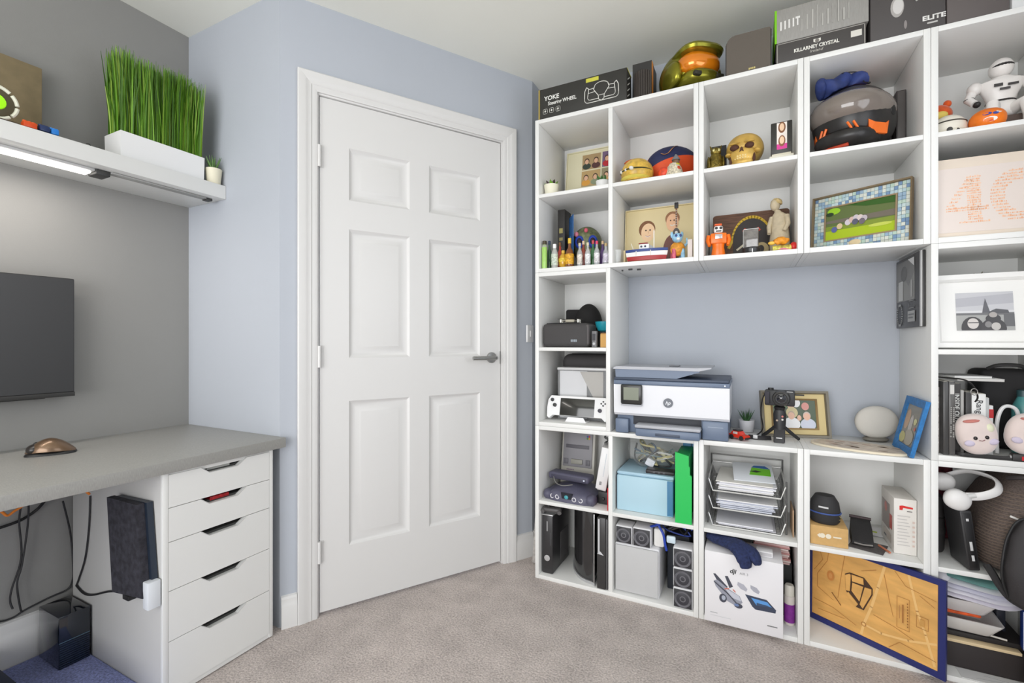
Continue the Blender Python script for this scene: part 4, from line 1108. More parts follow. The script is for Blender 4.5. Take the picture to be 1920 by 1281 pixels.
# toy boat
x, w, y, zf = spot(1173, 1252, .06, 4)
tb = thing('toy_boat', 'wooden toy boat with blue deck and white and red hull', 'toy boat', (x, y + .01, zf))
def hull(z0, z1, k0, k1, m, name, n=12):
    def outline(k, z):
        p = []
        for i in range(n + 1):
            u = i / n; p.append((-w / 2 * k + u * w * k, -.022 * k * math.sin(math.pi * min(1, .12 + u * .88)) ** .6, z))
        for i in range(n, -1, -1):
            u = i / n; p.append((-w / 2 * k + u * w * k, .022 * k * math.sin(math.pi * min(1, .12 + u * .88)) ** .6, z))
        return p
    return MB().loft([outline(k0, z0), outline(k1, z1)]).build(name, m, tb, smooth=30)
bx('stand', M((196, 140, 80), .6), tb, -w * .3, w * .3, -.015, .015, 0, .010, .002)
hull(.0104, .028, .90, .95, M((164, 34, 34), .4), 'red_hull')
hull(.0284, .046, .95, .99, M((236, 234, 230), .4), 'white_hull')
hull(.0464, .058, .99, 1.0, M((40, 64, 130), .4), 'blue_gunwale')
bx('cabin', M((236, 236, 236), .4), tb, -.03, .012, -.012, .012, .0584, .080, .003)
bx('cabin_roof', M((150, 40, 46), .4), tb, -.032, .006, -.013, .013, .0804, .085, .002)
MB().cyl((.030, 0, .0584), (.030, 0, .135), .0022, n=8).build('mast', M((240, 238, 230), .5), tb)
MB().cyl((-.055, 0, .0584), (-.066, 0, .088), .0016, n=8).build('flag_pole', M((230, 226, 210), .5), tb)
for s in (-.04, .02): MB().cyl((s, -.020, .030), (s, -.0225, .050), .002, n=6).build('fender', M((230, 226, 220), .5), tb)
for s in (-.02, -.004): MB().lathe([(.0045, 0), (.0045, .001)], (s, -.0125, .069), 12, 'y').build('porthole', M((40, 50, 70), .3), tb)
# guitar ornament
gt = thing('miniature_guitar', 'tall miniature black guitar ornament in front of the portrait canvas', 'ornament', (fx(1268, .12), YF + .12, FL[4] + .0004))
hg = fz(1271, 379, .12) - FL[4]
bx('stand', BLACK, gt, -.012, .012, 0, .02, 0, .004, .001)
MB().cyl((0, .016, .004), (0, .016, hg * .45), .002, n=8).build('stand_rod', BLACK, gt)
MB().prism([(.014 * math.cos(a * math.pi / 10) * (1 - .18 * math.sin(a * math.pi / 10) ** 2), hg * .50 + .020 * math.sin(a * math.pi / 10)) for a in range(20)], 0, .010).build('body', M((50, 46, 44), .3), gt)
bx('neck', M((120, 84, 60), .5), gt, -.0032, .0032, .001, .007, hg * .60, hg * .90, .0005)
for k in range(7): bx('fret', M((226, 226, 222), .3), gt, -.0034, .0034, .0003, .001, hg * (.63 + .038 * k), hg * (.63 + .038 * k) + .0012, 0)
bx('headstock', BLACK, gt, -.008, .008, .001, .008, hg * .90, hg, .002)
MB().lathe([(.006, 0), (.006, .0012)], (0, .0, hg * .50), 14, 'y').build('sound_hole', M((206, 206, 202), .4), gt)
# painted animal
x, w, y, zf = spot(1250, 1290, .07, 4)
pd = thing('painted_animal', 'hand-painted pale blue and orange animal figurine beside the toy boat', 'figurine', (x, y + .012, zf), R(20))
C1, C2, C3 = M((150, 196, 224), .5, noise=(60, .3)), M((224, 150, 50), .5, noise=(80, .3)), M((196, 90, 110), .5, noise=(80, .4))
ha = fz(1270, 436, .08) - FL[4]
MB().ell((0, 0, ha * .42), (w * .36, w * .30, ha * .26), 20, 12).build('body', C2, pd)
for sx in (-1, 1):
    for sy in (-1, 1): MB().cyl((sx * w * .2, sy * w * .16, ha * .4), (sx * w * .22, sy * w * .17, 0), .009, .008, 10).build('leg', C3 if sx < 0 else C1, pd)
MB().ell((-w * .06, -w * .20, ha * .78), (w * .25, w * .24, ha * .17), 18, 12).build('head', C1, pd)
for s in (-1, 1):
    MB().ell((-w * .06 + s * w * .24, -w * .12, ha * .90), (w * .07, w * .05, ha * .11), 12, 8).build('ear', C1, pd)
    MB().ell((-w * .06 + s * w * .1, -w * .42, ha * .83), (.005, .003, .006), 10, 6).build('eye', M((60, 70, 130), .4), pd)
MB().ell((-w * .06, -w * .42, ha * .72), (w * .09, w * .07, ha * .05), 12, 8).build('muzzle', M((236, 236, 232), .5), pd)
MB().tube([(w * .3, 0, ha * .5), (w * .46, .0, ha * .62), (w * .44, 0, ha * .80)], [.006, .005, .003], 8).build('tail', C1, pd)
sg = thing('shot_glass', 'clear shot glass at the front beside the divider', 'glass', (fx(1157, .035), YF + .045, FL[4] + .0004))
MB().lathe([(.012, 0), (.0135, .002), (.0165, .060), (.0155, .060), (.0128, .010), (.002, .008)], n=24, cap1=False).build('tumbler', M((232, 236, 236), .06, alpha=.22, coat=.8), sg)
wc = bx('cream_card', M((232, 220, 214), .6), None, -.009, .009, 0, .02, 0, .082, .001, loc=(fx(1293, .05), YF + .06, FL[4] + .0004)); tag(wc, 'narrow cream card standing at the right of the toy boat cube', 'card')
cc = bx('gold_edged_card', M((222, 204, 160), .6), None, -.004, .004, 0, .03, 0, .064, .0008, loc=(fx(1167, .05), YF + .085, FL[4] + .0004)); tag(cc, 'thin tan card standing next to the shot glass', 'card')

# ---------------------------------------------------------------- row 4, third cube
x0, x1 = fx(1336, .22), .157
w = x1 - x0
h = fz(1336, 403, .22) - FL[4] - .001
t = thing('pirate_board', 'rounded wooden board with black arch, yellow stripe and red emblem', 'wall plaque', ((x0 + x1) / 2, YF + .225, FL[4] + .002))
t.rotation_euler = (R(-6), 0, 0)
MB().prism(rrect(-w / 2, w / 2, 0, h, .012), 0, .008).build('board', M((96, 66, 48), .6, noise=(18, .35), stretch=(1, 1, 9)), t, smooth=20)
archp = [(-w * .22, .002)] + arc(w * .02, h * .42, w * .245, h * .45, 180, 0, 18) + [(w * .27, .002)]
decal(t, [('l', [(-.62 * w + w * .34, h * .30)] + arc(w * .02, h * .40, w * .25, h * .50, 172, 8, 18), .012, (206, 170, 40)), ('p', archp, (44, 38, 36)),
          ('p', [(-w * .10, h * .62), (-w * .07, h * .68), (w * .02, h * .60), (w * .11, h * .68), (w * .14, h * .62), (w * .02, h * .50)], (206, 60, 44)), ('e', w * .02, h * .52, .020, .016, (190, 46, 40)),
          ('e', w * .15, h * .22, .026, .030, (200, 180, 130)), ('e', w * .14, h * .23, .012, .016, (50, 42, 38)), ('l', [(-w * .17, h * .24), (-w * .06, h * .36)], .008, (214, 206, 180))], name='painted_emblem')
# orange robot toy
x, w, y, zf = spot(1325, 1368, .055, 4)
rbt = thing('toy_robot', 'bright orange toy robot with white head in the pirate board cube', 'toy robot', (x, y + .02, zf), R(8))
hR = fz(1346, 419, .06) - FL[4]
OG2 = M((240, 116, 22), .3, noise=(20, .1))
MB().lathe([(w * .30, 0), (w * .33, .004), (w * .26, hR * .30), (w * .28, hR * .40)], n=20, sy=.8).build('legs', OG2, rbt)
MB().box(-w * .36, w * .36, -.016, .016, hR * .40, hR * .72, .006).build('torso', OG2, rbt)
MB().box(-w * .16, w * .16, -.0185, -.0155, hR * .54, hR * .68, .001).build('chest_plate', M((196, 190, 190), .25, .6), rbt)
MB().box(-w * .20, w * .20, -.014, .014, hR * .72, hR * .94, .008).build('head', M((240, 238, 234), .35), rbt)
MB().box(-w * .18, w * .16, -.012, .012, hR * .94, hR, .004).build('cap', M((226, 96, 40), .4), rbt)
for s in (-1, 1):
    MB().lathe([(.0055, 0), (.0055, .002)], (s * w * .10, -.0138, hR * .86), 12, 'y').build('eye', M((44, 42, 42), .4), rbt)
    MB().tube([(s * w * .42, 0, hR * .66), (s * w * .47, -.004, hR * .50), (s * w * .40, -.014, hR * .34)], [.009, .008, .006], 10).build('arm', OG2, rbt)
    MB().ell((s * w * .44, 0, hR * .56), (.0095, .0105, .006), 10, 6).build('elbow_band', M((206, 40, 40), .4), rbt)
MB().box(-.010, .010, -.0148, -.0138, hR * .755, hR * .79, 0).build('mouth', M((50, 46, 44), .5), rbt)
# engraved glass on round stand
x, w, y, zf = spot(1392, 1426, .05, 4)
eg = thing('engraved_glass_block', 'engraved grey glass block on a round black stand', 'ornament', (x, y + .02, zf), R(-6))
MB().lathe([(w * .48, 0), (w * .52, .003), (w * .52, .024), (w * .46, .028)], n=28).build('stand', M((40, 40, 42), .3), eg)
hgl = fz(1410, 429, .05) - FL[4]
bx('glass_block', M((112, 108, 104), .12, coat=.8, noise=(60, .3)), eg, -w * .42, w * .40, -.010, .012, .0284, hgl, .002)
bx('rim', M((206, 206, 202), .15, coat=.8), eg, -w * .45, -w * .421, -.011, .013, .0284, hgl, .001)
bx('rim', M((206, 206, 202), .15, coat=.8), eg, -w * .42, w * .42, -.011, .013, hgl + .0002, hgl + .003, .001)
bx('switch', M((226, 226, 226), .4), eg, w * .08, w * .14, -w * .525, -w * .50, .004, .020, .001)
# carved standing figure
x, w, y, zf = spot(1432, 1480, .12, 4)
cf = thing('carved_figurine', 'pale carved figurine of a child standing in a plain coat', 'figurine', (fx(1462, .13), YF + .14, zf), R(-25))
hc = fz(1455, 371, .13) - FL[4]
STN = M((200, 186, 158), .75, noise=(50, .12))
def oval(a, b, z, dx=0, dy=0, n=20): return [(dx + a * math.cos(2 * math.pi * i / n), dy + b * math.sin(2 * math.pi * i / n), z) for i in range(n)]
bd = MB().loft([oval(.034, .030, 0), oval(.033, .030, hc * .04), oval(.036, .030, hc * .25), oval(.031, .026, hc * .45), oval(.027, .022, hc * .60), oval(.026, .020, hc * .70), oval(.012, .012, hc * .755, -.004, -.004), oval(.010, .010, hc * .79, -.007, -.006)])
bd.ell((-.012, -.010, hc * .88), (.017, .020, hc * .105), 18, 12)
bd.tube([(-.026, -.002, hc * .68), (-.033, -.014, hc * .52), (-.026, -.030, hc * .38)], [.010, .009, .007], 10)
bd.tube([(.026, -.002, hc * .68), (.034, -.010, hc * .52), (.026, -.024, hc * .40)], [.010, .009, .007], 10)
bd.build('body', STN, cf)
hrn = MB().ell((-.010, -.004, hc * .915), (.020, .022, hc * .085), 20, 12, z0=-.25).jitter(.0012, 4)
hrn.build('hair', M((206, 182, 128), .8, noise=(90, .3)), cf)
# bright wrapped toy
x, w, y, zf = spot(1440, 1494, .03, 4)
for k, (dx, zz, rr, c_, lab, nm) in enumerate(((.004, 0, (.034, .020, .013), (216, 90, 60), 'bright red, yellow and pink wrapped sweet tube lying at the cube front', 'wrapped_sweets'),)):
    wt = thing(nm, lab, 'sweets', (x + dx, y + .022, zf))
    MB().tube([(-.034, 0, .012), (.026, 0, .014)], .012, 14).build('wrapper', M((226, 196, 90), .4, noise=(70, .7)), wt)
    MB().ell((.034, 0, .017), (.013, .015, .017), 16, 10).build('red_end', M((206, 40, 36), .4), wt)
    MB().tube([(-.030, -.004, .008), (.0, -.0125, .010), (.024, -.010, .004)], .003, 6).build('pink_ribbon', M((230, 130, 160), .4), wt)
ft = thing('toy_flower', 'orange and yellow crinkled toy on top of the wrapped sweets', 'toy', (x - .003, y + .022, zf + .0275))
MB().ell((0, 0, .014), (.026, .016, .014), 22, 12).warp(lambda v: crump(v, .003, 220)).build('crinkled_top', M((240, 150, 40), .5, noise=(90, .3)), ft)
MB().ell((-.030, -.002, .008), (.013, .010, .007), 12, 8).build('side_tuft', M((244, 196, 80), .5), ft)

# ---------------------------------------------------------------- row 4, fourth cube: blue mosaic landscape frame
qa, qb = Vector((.222, .185)), Vector((.489, .035))
w = (qb - qa).length
h = .222
sh_ = [('r', 0, 1, 0, 1, (96, 110, 62)), ('r', 0, 1, 0, .30, (168, 190, 30)), ('r', 0, 1, .28, .42, (128, 146, 50)), ('p', [(0, .52), (1, .44), (1, .62), (0, .60)], (112, 104, 92)), ('p', [(.3, 1), (1, 1), (1, .80), (.6, .86)], (50, 92, 26)), ('e', .12, .88, .10, .10, (150, 196, 40)), ('e', .06, .80, .06, .06, (40, 60, 36)), ('e', .80, .24, .16, .05, (196, 206, 90))]
for k, (u, v, c_) in enumerate(((.34, .46, (206, 196, 204)), (.40, .52, (210, 180, 170)), (.46, .56, (200, 190, 196)), (.52, .54, (216, 200, 196)), (.58, .50, (190, 180, 186)), (.22, .38, (214, 190, 150)), (.14, .30, (90, 96, 150)), (.45, .44, (90, 90, 110)), (.55, .42, (110, 100, 110)))):
    sh_.append(('e', u, v, .045, .09, c_))
t = frame_pic('mosaic_frame', 'wide picture frame of pale blue mosaic around a sunny park photograph', (qa.x + qb.x) / 2, YF + (qa.y + qb.y) / 2, FL[4] + .0005, w, h, .022, .006, (122, 104, 76), [], tilt=R(5), mat_in=(150, 180, 190))
t.rotation_euler = (R(-5), 0, math.atan2(qb.y - qa.y, qb.x - qa.x))
ow, oh = w - .012, h - .012
rn = random.Random(11)
NX, NZ = 26, 16
mos = [M(c_, .25, coat=.4) for c_ in ((190, 208, 208), (172, 196, 202), (210, 214, 204), (146, 172, 194), (204, 208, 198), (180, 202, 188), (112, 142, 176))]
tile_me = {}
for i in range(NX):
    for j in range(NZ):
        u, v = (i + .5) / NX, (j + .5) / NZ
        if .13 < u < .87 and .20 < v < .80: continue
        mk = rn.randrange(7)
        if mk not in tile_me:
            b_ = MB().box(-ow / NX * .47, ow / NX * .47, -.0015, .0015, -oh / NZ * .47, oh / NZ * .47, .0004, 1)
            me = bpy.data.meshes.new('mosaic_tile'); b_.bm.to_mesh(me); b_.bm.free(); me.materials.append(mos[mk]); tile_me[mk] = me
        o = bpy.data.objects.new('mosaic_tile', tile_me[mk]); COL.objects.link(o); o.parent = t
        o.location = (-ow / 2 + u * ow, .0118 - rn.random() * .0008, .006 + v * oh); o.rotation_euler = (0, rn.uniform(-.05, .05), 0)
il, ir, ib, it = -ow * .365, ow * .365, .006 + oh * .205, .006 + oh * .795
fr2 = MB()
rings = [[(il - q, yy, ib - q), (ir + q, yy, ib - q), (ir + q, yy, it + q), (il - q, yy, it + q)] for q, yy in ((.005, .0125), (.005, .0085), (0, .0085), (0, .0125))]
fr2.loft(rings, True, False, False).build('inner_moulding', M((150, 128, 98), .5), t, smooth=20)
decal(t, [(('r', il + s[1] * (ir - il), il + s[2] * (ir - il), ib + s[3] * (it - ib), ib + s[4] * (it - ib), s[5]) if s[0] == 'r' else ('e', il + s[1] * (ir - il), ib + s[2] * (it - ib), s[3] * (ir - il), s[4] * (it - ib), s[5]) if s[0] == 'e' else ('p', [(il + a * (ir - il), ib + b * (it - ib)) for a, b in s[1]], s[2])) for s in sh_], y=.0125, name='photograph', rough=.25, clip=(il, ir, ib, it))
MB().ell((-.01, .0105, .006 + oh * .10), (.020, .003, .012), 16, 6).build('shell_ornament', M((222, 200, 160), .5), t)

# ---------------------------------------------------------------- row 4, fifth cube: canvas with the number 40 made of words
h = .262
t = thing('number_canvas', 'cream canvas with the number 40 made of peach-coloured words', 'canvas print', (.708, YF + .045, FL[4] + .006))
t.rotation_euler = (R(-6), 0, R(3))
bx('canvas', M((228, 214, 198), .7, noise=(10, .04)), t, -.150, .150, 0, .018, 0, h, .002)
bx('print_area', M((226, 214, 206), .6), t, -.146, .146, -.0012, -.0002, .012, h - .034, 0)
four = [('v', .052, .092, .045, .205), ('h', -.0, .118, .085, .108), ('h', .028, .118, .032, .050)]
rn = random.Random(2)
PE = [(240, 192, 156), (234, 172, 130), (242, 202, 172), (234, 184, 150)]
# the digits are filled with rows of tiny illegible words, drawn as short broken strokes
x40 = -.128
marks = []
def words_in(x0_, x1_, z0_, z1_, lh=.0085):
    z_ = z1_ - lh
    while z_ > z0_ - .001:
        x_ = x0_
        while x_ < x1_ - .003:
            wl = rn.uniform(.002, .0045)
            hh_ = lh * rn.choice((.45, .5, .75))
            marks.append(('r', x_, min(x_ + wl, x1_), z_, z_ + hh_, rn.choice(PE)))
            x_ += wl + rn.choice((.0008, .0008, .0022))
        z_ -= lh * .92
# digit 4: stem, bar, foot and diagonal
words_in(x40 + .058, x40 + .094, .045, .200)
words_in(x40 + .004, x40 + .112, .078, .098)
words_in(x40 + .036, x40 + .112, .036, .050)
for k in range(8): words_in(x40 + .006 + k * .0068, x40 + .030 + k * .0068, .100 + k * .0115, .108 + k * .0115)
# digit 0
cx0, cz0 = .058, .122
for k in range(17):
    zz = .042 + k * .0098
    q = max(0, 1 - ((zz + .004 - cz0) / .086) ** 2) ** .5
    q2 = max(0, 1 - ((zz + .004 - cz0) / .050) ** 2) ** .5
    xo, xi = .072 * q, .034 * q2
    if xo < .012: continue
    if xi > .004:
        words_in(cx0 - xo, cx0 - xi, zz, zz + .0085); words_in(cx0 + xi, cx0 + xo, zz, zz + .0085)
    else: words_in(cx0 - xo, cx0 + xo, zz, zz + .0085)
wo = decal(t, marks, y=-.0016, name='word_art', step=0.0)
wo['kind'] = 'stuff'
# ---------------------------------------------------------------- row 3, first cube: cases, cap, bowl
x, w, y, zf = spot(1016, 1103, .025, 3)
h = fz(1060, 606, .025) - zf
ec = thing('equipment_case', 'long charcoal zipped equipment case at the front of the cube', 'case', (x, y, zf))
CS = M((66, 64, 64), .75, bump=(300, .15), name='charcoal_fabric')
MB().box(-w / 2, w / 2, 0, .13, 0, h, .020, 4).build('shell', CS, ec)
zp = MB().tube([(w / 2 - .001, .012, h * .90), (w / 2 + .0005, .05, h * .97), (w / 2 + .0005, .10, h * .97)], .002, 6)
MB().box(w / 2 - .022, w / 2 + .0008, .004, .126, h * .08, h * .95, .012, 3).build('zip_gusset', M((92, 88, 88), .6), ec)
MB().tube([(-w * .44, .03, h + .0004), (-w * .2, .012, h + .001), (w * .3, .012, h + .001)], .0022, 6).build('zip', M((40, 40, 42), .5), ec)
decal(ec, [('r', .030 + k * .0075, .0355 + k * .0075, h * .22, h * .32, (150, 160, 168)) for k in range(4)], name='logo')
cp = thing('baseball_cap', 'black peaked cap resting on the dark pouch at the back of the cube', 'cap', (fx(1100, .25), YF + .248, FL[3] + .0004 + .0985), R(20))
CPM = M((32, 31, 31), .85, bump=(400, .2))
MB().ell((.01, 0, .0), (.068, .078, .112), 28, 14, z0=0.0).build('crown', CPM, cp)
MB().ell((-.055, -.01, .006), (.055, .05, .010), 22, 8).build('peak', CPM, cp)
MB().box(-.100, -.02, .0, .04, .016, .085, .010).build('side_flap', CPM, cp)
sup = thing('dark_pouch', 'dark soft pouch lying under the black cap', 'pouch', (fx(1096, .25), YF + .250, FL[3] + .0004))
MB().box(-.085, .070, -.080, .075, 0, .096, .018, 3).build('body', M((46, 44, 44), .85), sup)
MB().tube([(-.07, -.081, .05), (.055, -.081, .05)], .0015, 6).build('zip', M((80, 80, 80), .4), sup)
dr = thing('small_drone', 'small folded grey and silver drone lying on the charcoal case', 'drone', (fx(1066, .06), YF + .085, FL[3] + .0004 + h + .0016), R(8))
MB().box(-.022, .022, -.016, .020, .003, .017, .005).build('body', M((176, 170, 152), .4), dr)
for sx in (-1, 1):
    for sy in (-1, 1):
        MB().tube([(sx * .018, sy * .01, .010), (sx * .040, sy * .022, .010)], .003, 8).build('arm', M((120, 116, 108), .4), dr)
        MB().cyl((sx * .040, sy * .022, 0), (sx * .040, sy * .022, .017), .0055, n=10).build('motor', M((200, 198, 190), .3, .5), dr)
        MB().ell((sx * .040, sy * .022, .0185), (.017, .0035, .0012), 12, 6).build('propeller', M((60, 58, 56), .4), dr)
x, w, y, zf = spot(1099, 1131, .16, 3)
gd2 = thing('grey_gadget', 'small grey handheld gadget standing beside the charcoal case', 'gadget', (fx(1113, .03), YF + .035, zf), R(-10))
MB().box(-.012, .012, 0, .016, 0, .072, .004).build('body', M((120, 120, 122), .4), gd2)
decal(gd2, [('r', -.008, .008, .030, .060, (70, 70, 74)), ('e', 0, .016, .006, .006, (196, 196, 198))], name='keypad')
tw = thing('tan_box', 'small tan cardboard box at the right of the charcoal case', 'box', (fx(1131, .03) + .003, YF + .03, zf))
bx('carton', M((206, 160, 92), .7), tw, -.016, .014, 0, .05, 0, .058, .001)
bx('flap', M((180, 132, 70), .7), tw, -.015, .013, .002, .04, .0583, .062, .001)
bw = thing('turquoise_bowl', 'turquoise bowl resting on a small stand behind the tan box', 'bowl', (-.5810, YF + .128, FL[3] + .0004))
MB().lathe([(.020, 0), (.022, .004), (.016, .070)], n=20).build('stand', M((70, 66, 62), .6), bw)
MB().lathe([(.014, .0704), (.026, .076), (.036, .098), (.039, .116), (.036, .116), (.030, .096), (.010, .080)], n=26, cap1=True).build('bowl', M((36, 150, 168), .3), bw)

# ---------------------------------------------------------------- row 2, first cube: case, clear box, handheld console
x, w, y, zf = spot(1042, 1150, .19, 2)
bc_ = thing('large_carry_case', 'large rounded charcoal carry case at the back of the console cube', 'case', (-.690, YF + .20, zf))
MB().box(-.125, .125, 0, .13, 0, .305, .035, 4).build('shell', CS, bc_)
MB().tube([(-.124, .065, .04), (-.124, .065, .27), (-.09, .065, .304), (.1, .065, .304)], .003, 6).build('zip', M((44, 44, 46), .5), bc_)
cb = thing('clear_storage_box', 'clear plastic storage box with papers in front of the carry case', 'box', (-.672, YF + .115, zf))
GL = M((222, 224, 226), .12, alpha=.15, coat=.6)
hb = fz(1090, 690, .115) - FL[2]
cw = .128
bx('tray_base', GL, cb, -cw, cw, 0, .075, 0, .004, .001)
for a in ((-cw, -cw + .003, 0, .075), (cw - .003, cw, 0, .075)): bx('wall', GL, cb, *a, .0042, hb - .012, .0005)
for a in ((-cw + .0032, cw - .0032, 0, .003), (-cw + .0032, cw - .0032, .072, .075)): bx('wall', GL, cb, *a, .0042, hb - .012, .0005)
bx('lid', M((206, 206, 206), .3), cb, -cw - .002, cw + .002, -.002, .077, hb - .0118, hb, .002)
bx('paper_sheet', M((228, 228, 230), .7), cb, -cw + .008, .012, .008, .012, .006, hb - .016, .0005)
MB().prism([(-.02, hb - .018), (.09, .02), (.09, hb - .018)], .006, .0075).build('folded_sheet', M((176, 170, 160), .6), cb, smooth=0)
bx('beige_card', M((206, 190, 176), .6), cb, .02, .10, .016, .018, .01, .06, .0005)
hc_ = thing('handheld_console', 'white handheld games console with black screen on a small stand', 'games console', (fx(1079, .05), YF + .06, FL[2] + .0004), 0)
wc2 = (fx(1136, .05) - fx(1021, .05)) / 2
st = MB().prism([(-.05, 0), (.05, 0), (.036, .022), (-.036, .022)], -.012, -.007).build('stand_lip', GLOSSW, hc_, smooth=0)
bx('stand_base', GLOSSW, hc_, -.05, .05, -.0068, .05, 0, .004, .001)
BHz = .106
shape = [(-wc2 + .030, .016), (wc2 - .030, .016), (wc2 - .012, .0), (wc2 - .003, .008), (wc2, .05), (wc2 - .003, .085), (wc2 - .016, BHz), (-wc2 + .016, BHz), (-wc2 + .003, .085), (-wc2, .05), (-wc2 + .003, .008), (-wc2 + .012, .0)]
tr = Matrix.Translation((0, -.003, .010)) @ Matrix.Rotation(R(-14), 4, 'X')
MB().prism(shape, 0, .024).xf(tr).build('body', GLOSSW, hc_, smooth=25)
scr = MB().box(-wc2 * .56, wc2 * .56, -.0012, -.0002, .017, .096, .0004).xf(tr); scr.build('screen', M((44, 44, 40), .15, coat=.5), hc_)
def chip(name, cx, cz, r, col, dp=.004):
    MB().lathe([(r, 0), (r * .95, dp), (r * .5, dp * 1.05)], (cx, 0, cz), 18, 'y').xf(tr).build(name, M(col, .4), hc_)
chip('dpad', -wc2 * .84, .086, .0085, (50, 50, 52)); chip('thumb_stick', -wc2 * .74, .062, .009, (40, 40, 42), .007); chip('thumb_stick', wc2 * .74, .048, .009, (52, 48, 60), .007)
for dx, dz in ((0, .009), (0, -.009), (.009, 0), (-.009, 0)): chip('face_button', wc2 * .83 + dx, .080 + dz, .0038, (40, 40, 42), .003)

# ---------------------------------------------------------------- the niche: printer and its neighbours
NZ = FL['n'] + .0004
pr = thing('printer', 'white and slate blue inkjet printer with document feeder and small touch screen', 'printer', (-.279, YF, NZ))
SL = M((104, 118, 140), .4, name='slate_blue_plastic'); SLD = M((64, 74, 92), .45); PG = M((176, 178, 184), .4); PWH = M((228, 229, 233), .35)
hw = .222
bx('base', SL, pr, -hw + .006, hw - .004, .030, .33, .0, .074, .006)
bx('output_slot', M((58, 60, 66), .6), pr, -hw + .075, .120, .0285, .06, .036, .0738, .001)
bx('base_right', SL, pr, .124, hw - .004, .0, .0295, .0, .073, .006)
bx('base_left', SL, pr, -hw + .004, -hw + .06, .004, .0295, .0, .060, .006)
tr_ = bx('paper_tray', SL, pr, -.125, .121, -.045, .0275, .0, .033, .008)
bx('tray_top', PG, tr_, -.127, .123, -.047, .026, .0333, .047, .006)
MB().box(-.045, .048, -.0462, -.0450, .007, .018, .0005).build('tray_grip', SLD, tr_)
fp = MB().loft([[(-hw, y_ + k0, z_), (hw, y_ + k0, z_), (hw, y1_, z_), (-hw, y1_, z_)] for z_, y_, k0, y1_ in ((.0745, .012, 0, .335), (.085, .002, 0, .338), (.200, -.004, 0, .338), (.204, -.002, 0, .338))])
fp.build('body', PWH, pr, smooth=20)
bx('scanner_bed', SL, pr, -hw - .001, hw + .001, -.004, .338, .2045, .222, .003)
bx('scanner_lid', SLD, pr, -hw + .001, hw - .002, .0, .336, .2224, .234, .003)
ad = MB().prism([(-hw + .006, .2344), (.03, .2344), (.115, .262), (.115, .266), (-hw + .004, .268)], .004, .24).build('document_feeder', SL, pr, smooth=0)
MB().prism([(-hw - .004, .2684), (.115, .2662), (.158, .277), (.158, .281), (.10, .2785), (-hw + .01, .2795), (-hw - .002, .275)], .0, .25).build('feeder_cover', PG, ad, smooth=20)
bx('feeder_guide', M((120, 122, 128), .4), ad, -.01, .03, .08, .12, .2797, .284, .001)
sc = MB().box(-.190, -.102, -.020, -.0055, .124, .206, .006).build('control_panel', M((46, 46, 44), .25), pr)
bx('touch_screen', M((96, 102, 78), .2), sc, -.177, -.115, -.0212, -.0202, .142, .194, 0)
bx('panel_rim', PG, sc, -.189, -.103, -.0195, -.006, .118, .1238, .002)
lg = thing
decal(pr, [('e', -.002, .136, .0190, .0190, (106, 110, 118))], y=-.0035, name='badge')
text(pr, 'hp', -.003, .130, .0145, (226, 228, 232), y=-.0050, align='CENTER', shear=.35, bold=.0004)
decal(pr, [('r', .145, .200, .050, .053, (146, 158, 176))], y=-.0006, name='ledge_line')
MB().lathe([(.003, 0), (.003, .001)], (hw - .016, -.0045, .213), 10, 'y').build('status_light', M((226, 230, 236), .3), pr)

pot_plant('potted_succulent', 'little spiky green plant in a white pot beside the printer', (fx(1400, .265), YF + .265, NZ), .032, .050, (228, 228, 232), (62, 100, 60), 13, .052, 40, taper=.8)
# red toy car
ca = thing('toy_car', 'red and dark toy car parked beside the printer', 'toy car', (fx(1386, .065), YF + .075, NZ), R(-38))
cbm = MB()
prof = [(-.036, .008), (.036, .008), (.037, .016), (.030, .020), (.016, .021), (.006, .032), (-.018, .033), (-.028, .022), (-.037, .019)]
cbm.prism(prof, -.015, .015).build('car_body', M((224, 52, 28), .25, coat=.6), ca, smooth=25)
bx('roof', M((60, 52, 50), .4), ca, -.020, .008, -.0135, .0135, .0332, .038, .002)
bx('windscreen', M((214, 206, 200), .2), ca, -.016, .004, -.0157, -.0151, .022, .031, 0)
for sx in (-.022, .022):
    for sy in (-1, 1): MB().cyl((sx, sy * .0152, .009), (sx, sy * .019, .009), .009, n=16).build('wheel', M((40, 38, 38), .6), ca)
bx('bumper', M((44, 40, 40), .5), ca, .0365, .040, -.014, .014, .006, .013, .001)
# gold photo frame
xa, xb, da, db = .063, .305, .195, .268
wfr = math.hypot(xb - xa, db - da)
SK2 = (230, 186, 160)
sh_ = [('r', 0, 1, 0, 1, (86, 100, 80)), ('e', .2, .9, .3, .2, (110, 140, 96)), ('e', .55, .9, .10, .16, (236, 236, 236)),
       ('e', .13, .18, .13, .30, (206, 74, 54)), ('e', .14, .50, .13, .2, (196, 200, 226)), ('e', .42, .86, .09, .14, (222, 190, 150)), ('e', .42, .80, .08, .13, SK2), ('e', .44, .55, .14, .2, (210, 196, 150)), ('e', .76, .78, .09, .14, (214, 150, 140)),
       ('e', .42, .14, .20, .24, (240, 240, 240)), ('e', .42, .46, .085, .15, (190, 170, 150)), ('e', .42, .43, .075, .13, SK2), ('e', .80, .13, .18, .22, (206, 210, 224)), ('e', .78, .44, .09, .15, (206, 190, 180)), ('e', .78, .41, .08, .13, SK2), ('e', .60, .36, .05, .1, SK2)]
gf = frame_pic('gold_photo_frame', 'silver and gold photo frame with a family photograph behind the camera', (xa + xb) / 2 - .002, YF + (da + db) / 2 - .01, NZ, wfr, .186, .020, .012, (120, 114, 100), sh_, inner=.155, mat_in=(216, 196, 142), frough=.35, metal=.3)
gf.rotation_euler = (R(-10), 0, math.atan2(db - da, xb - xa))
ow, oh = wfr - .024, .186 - .024
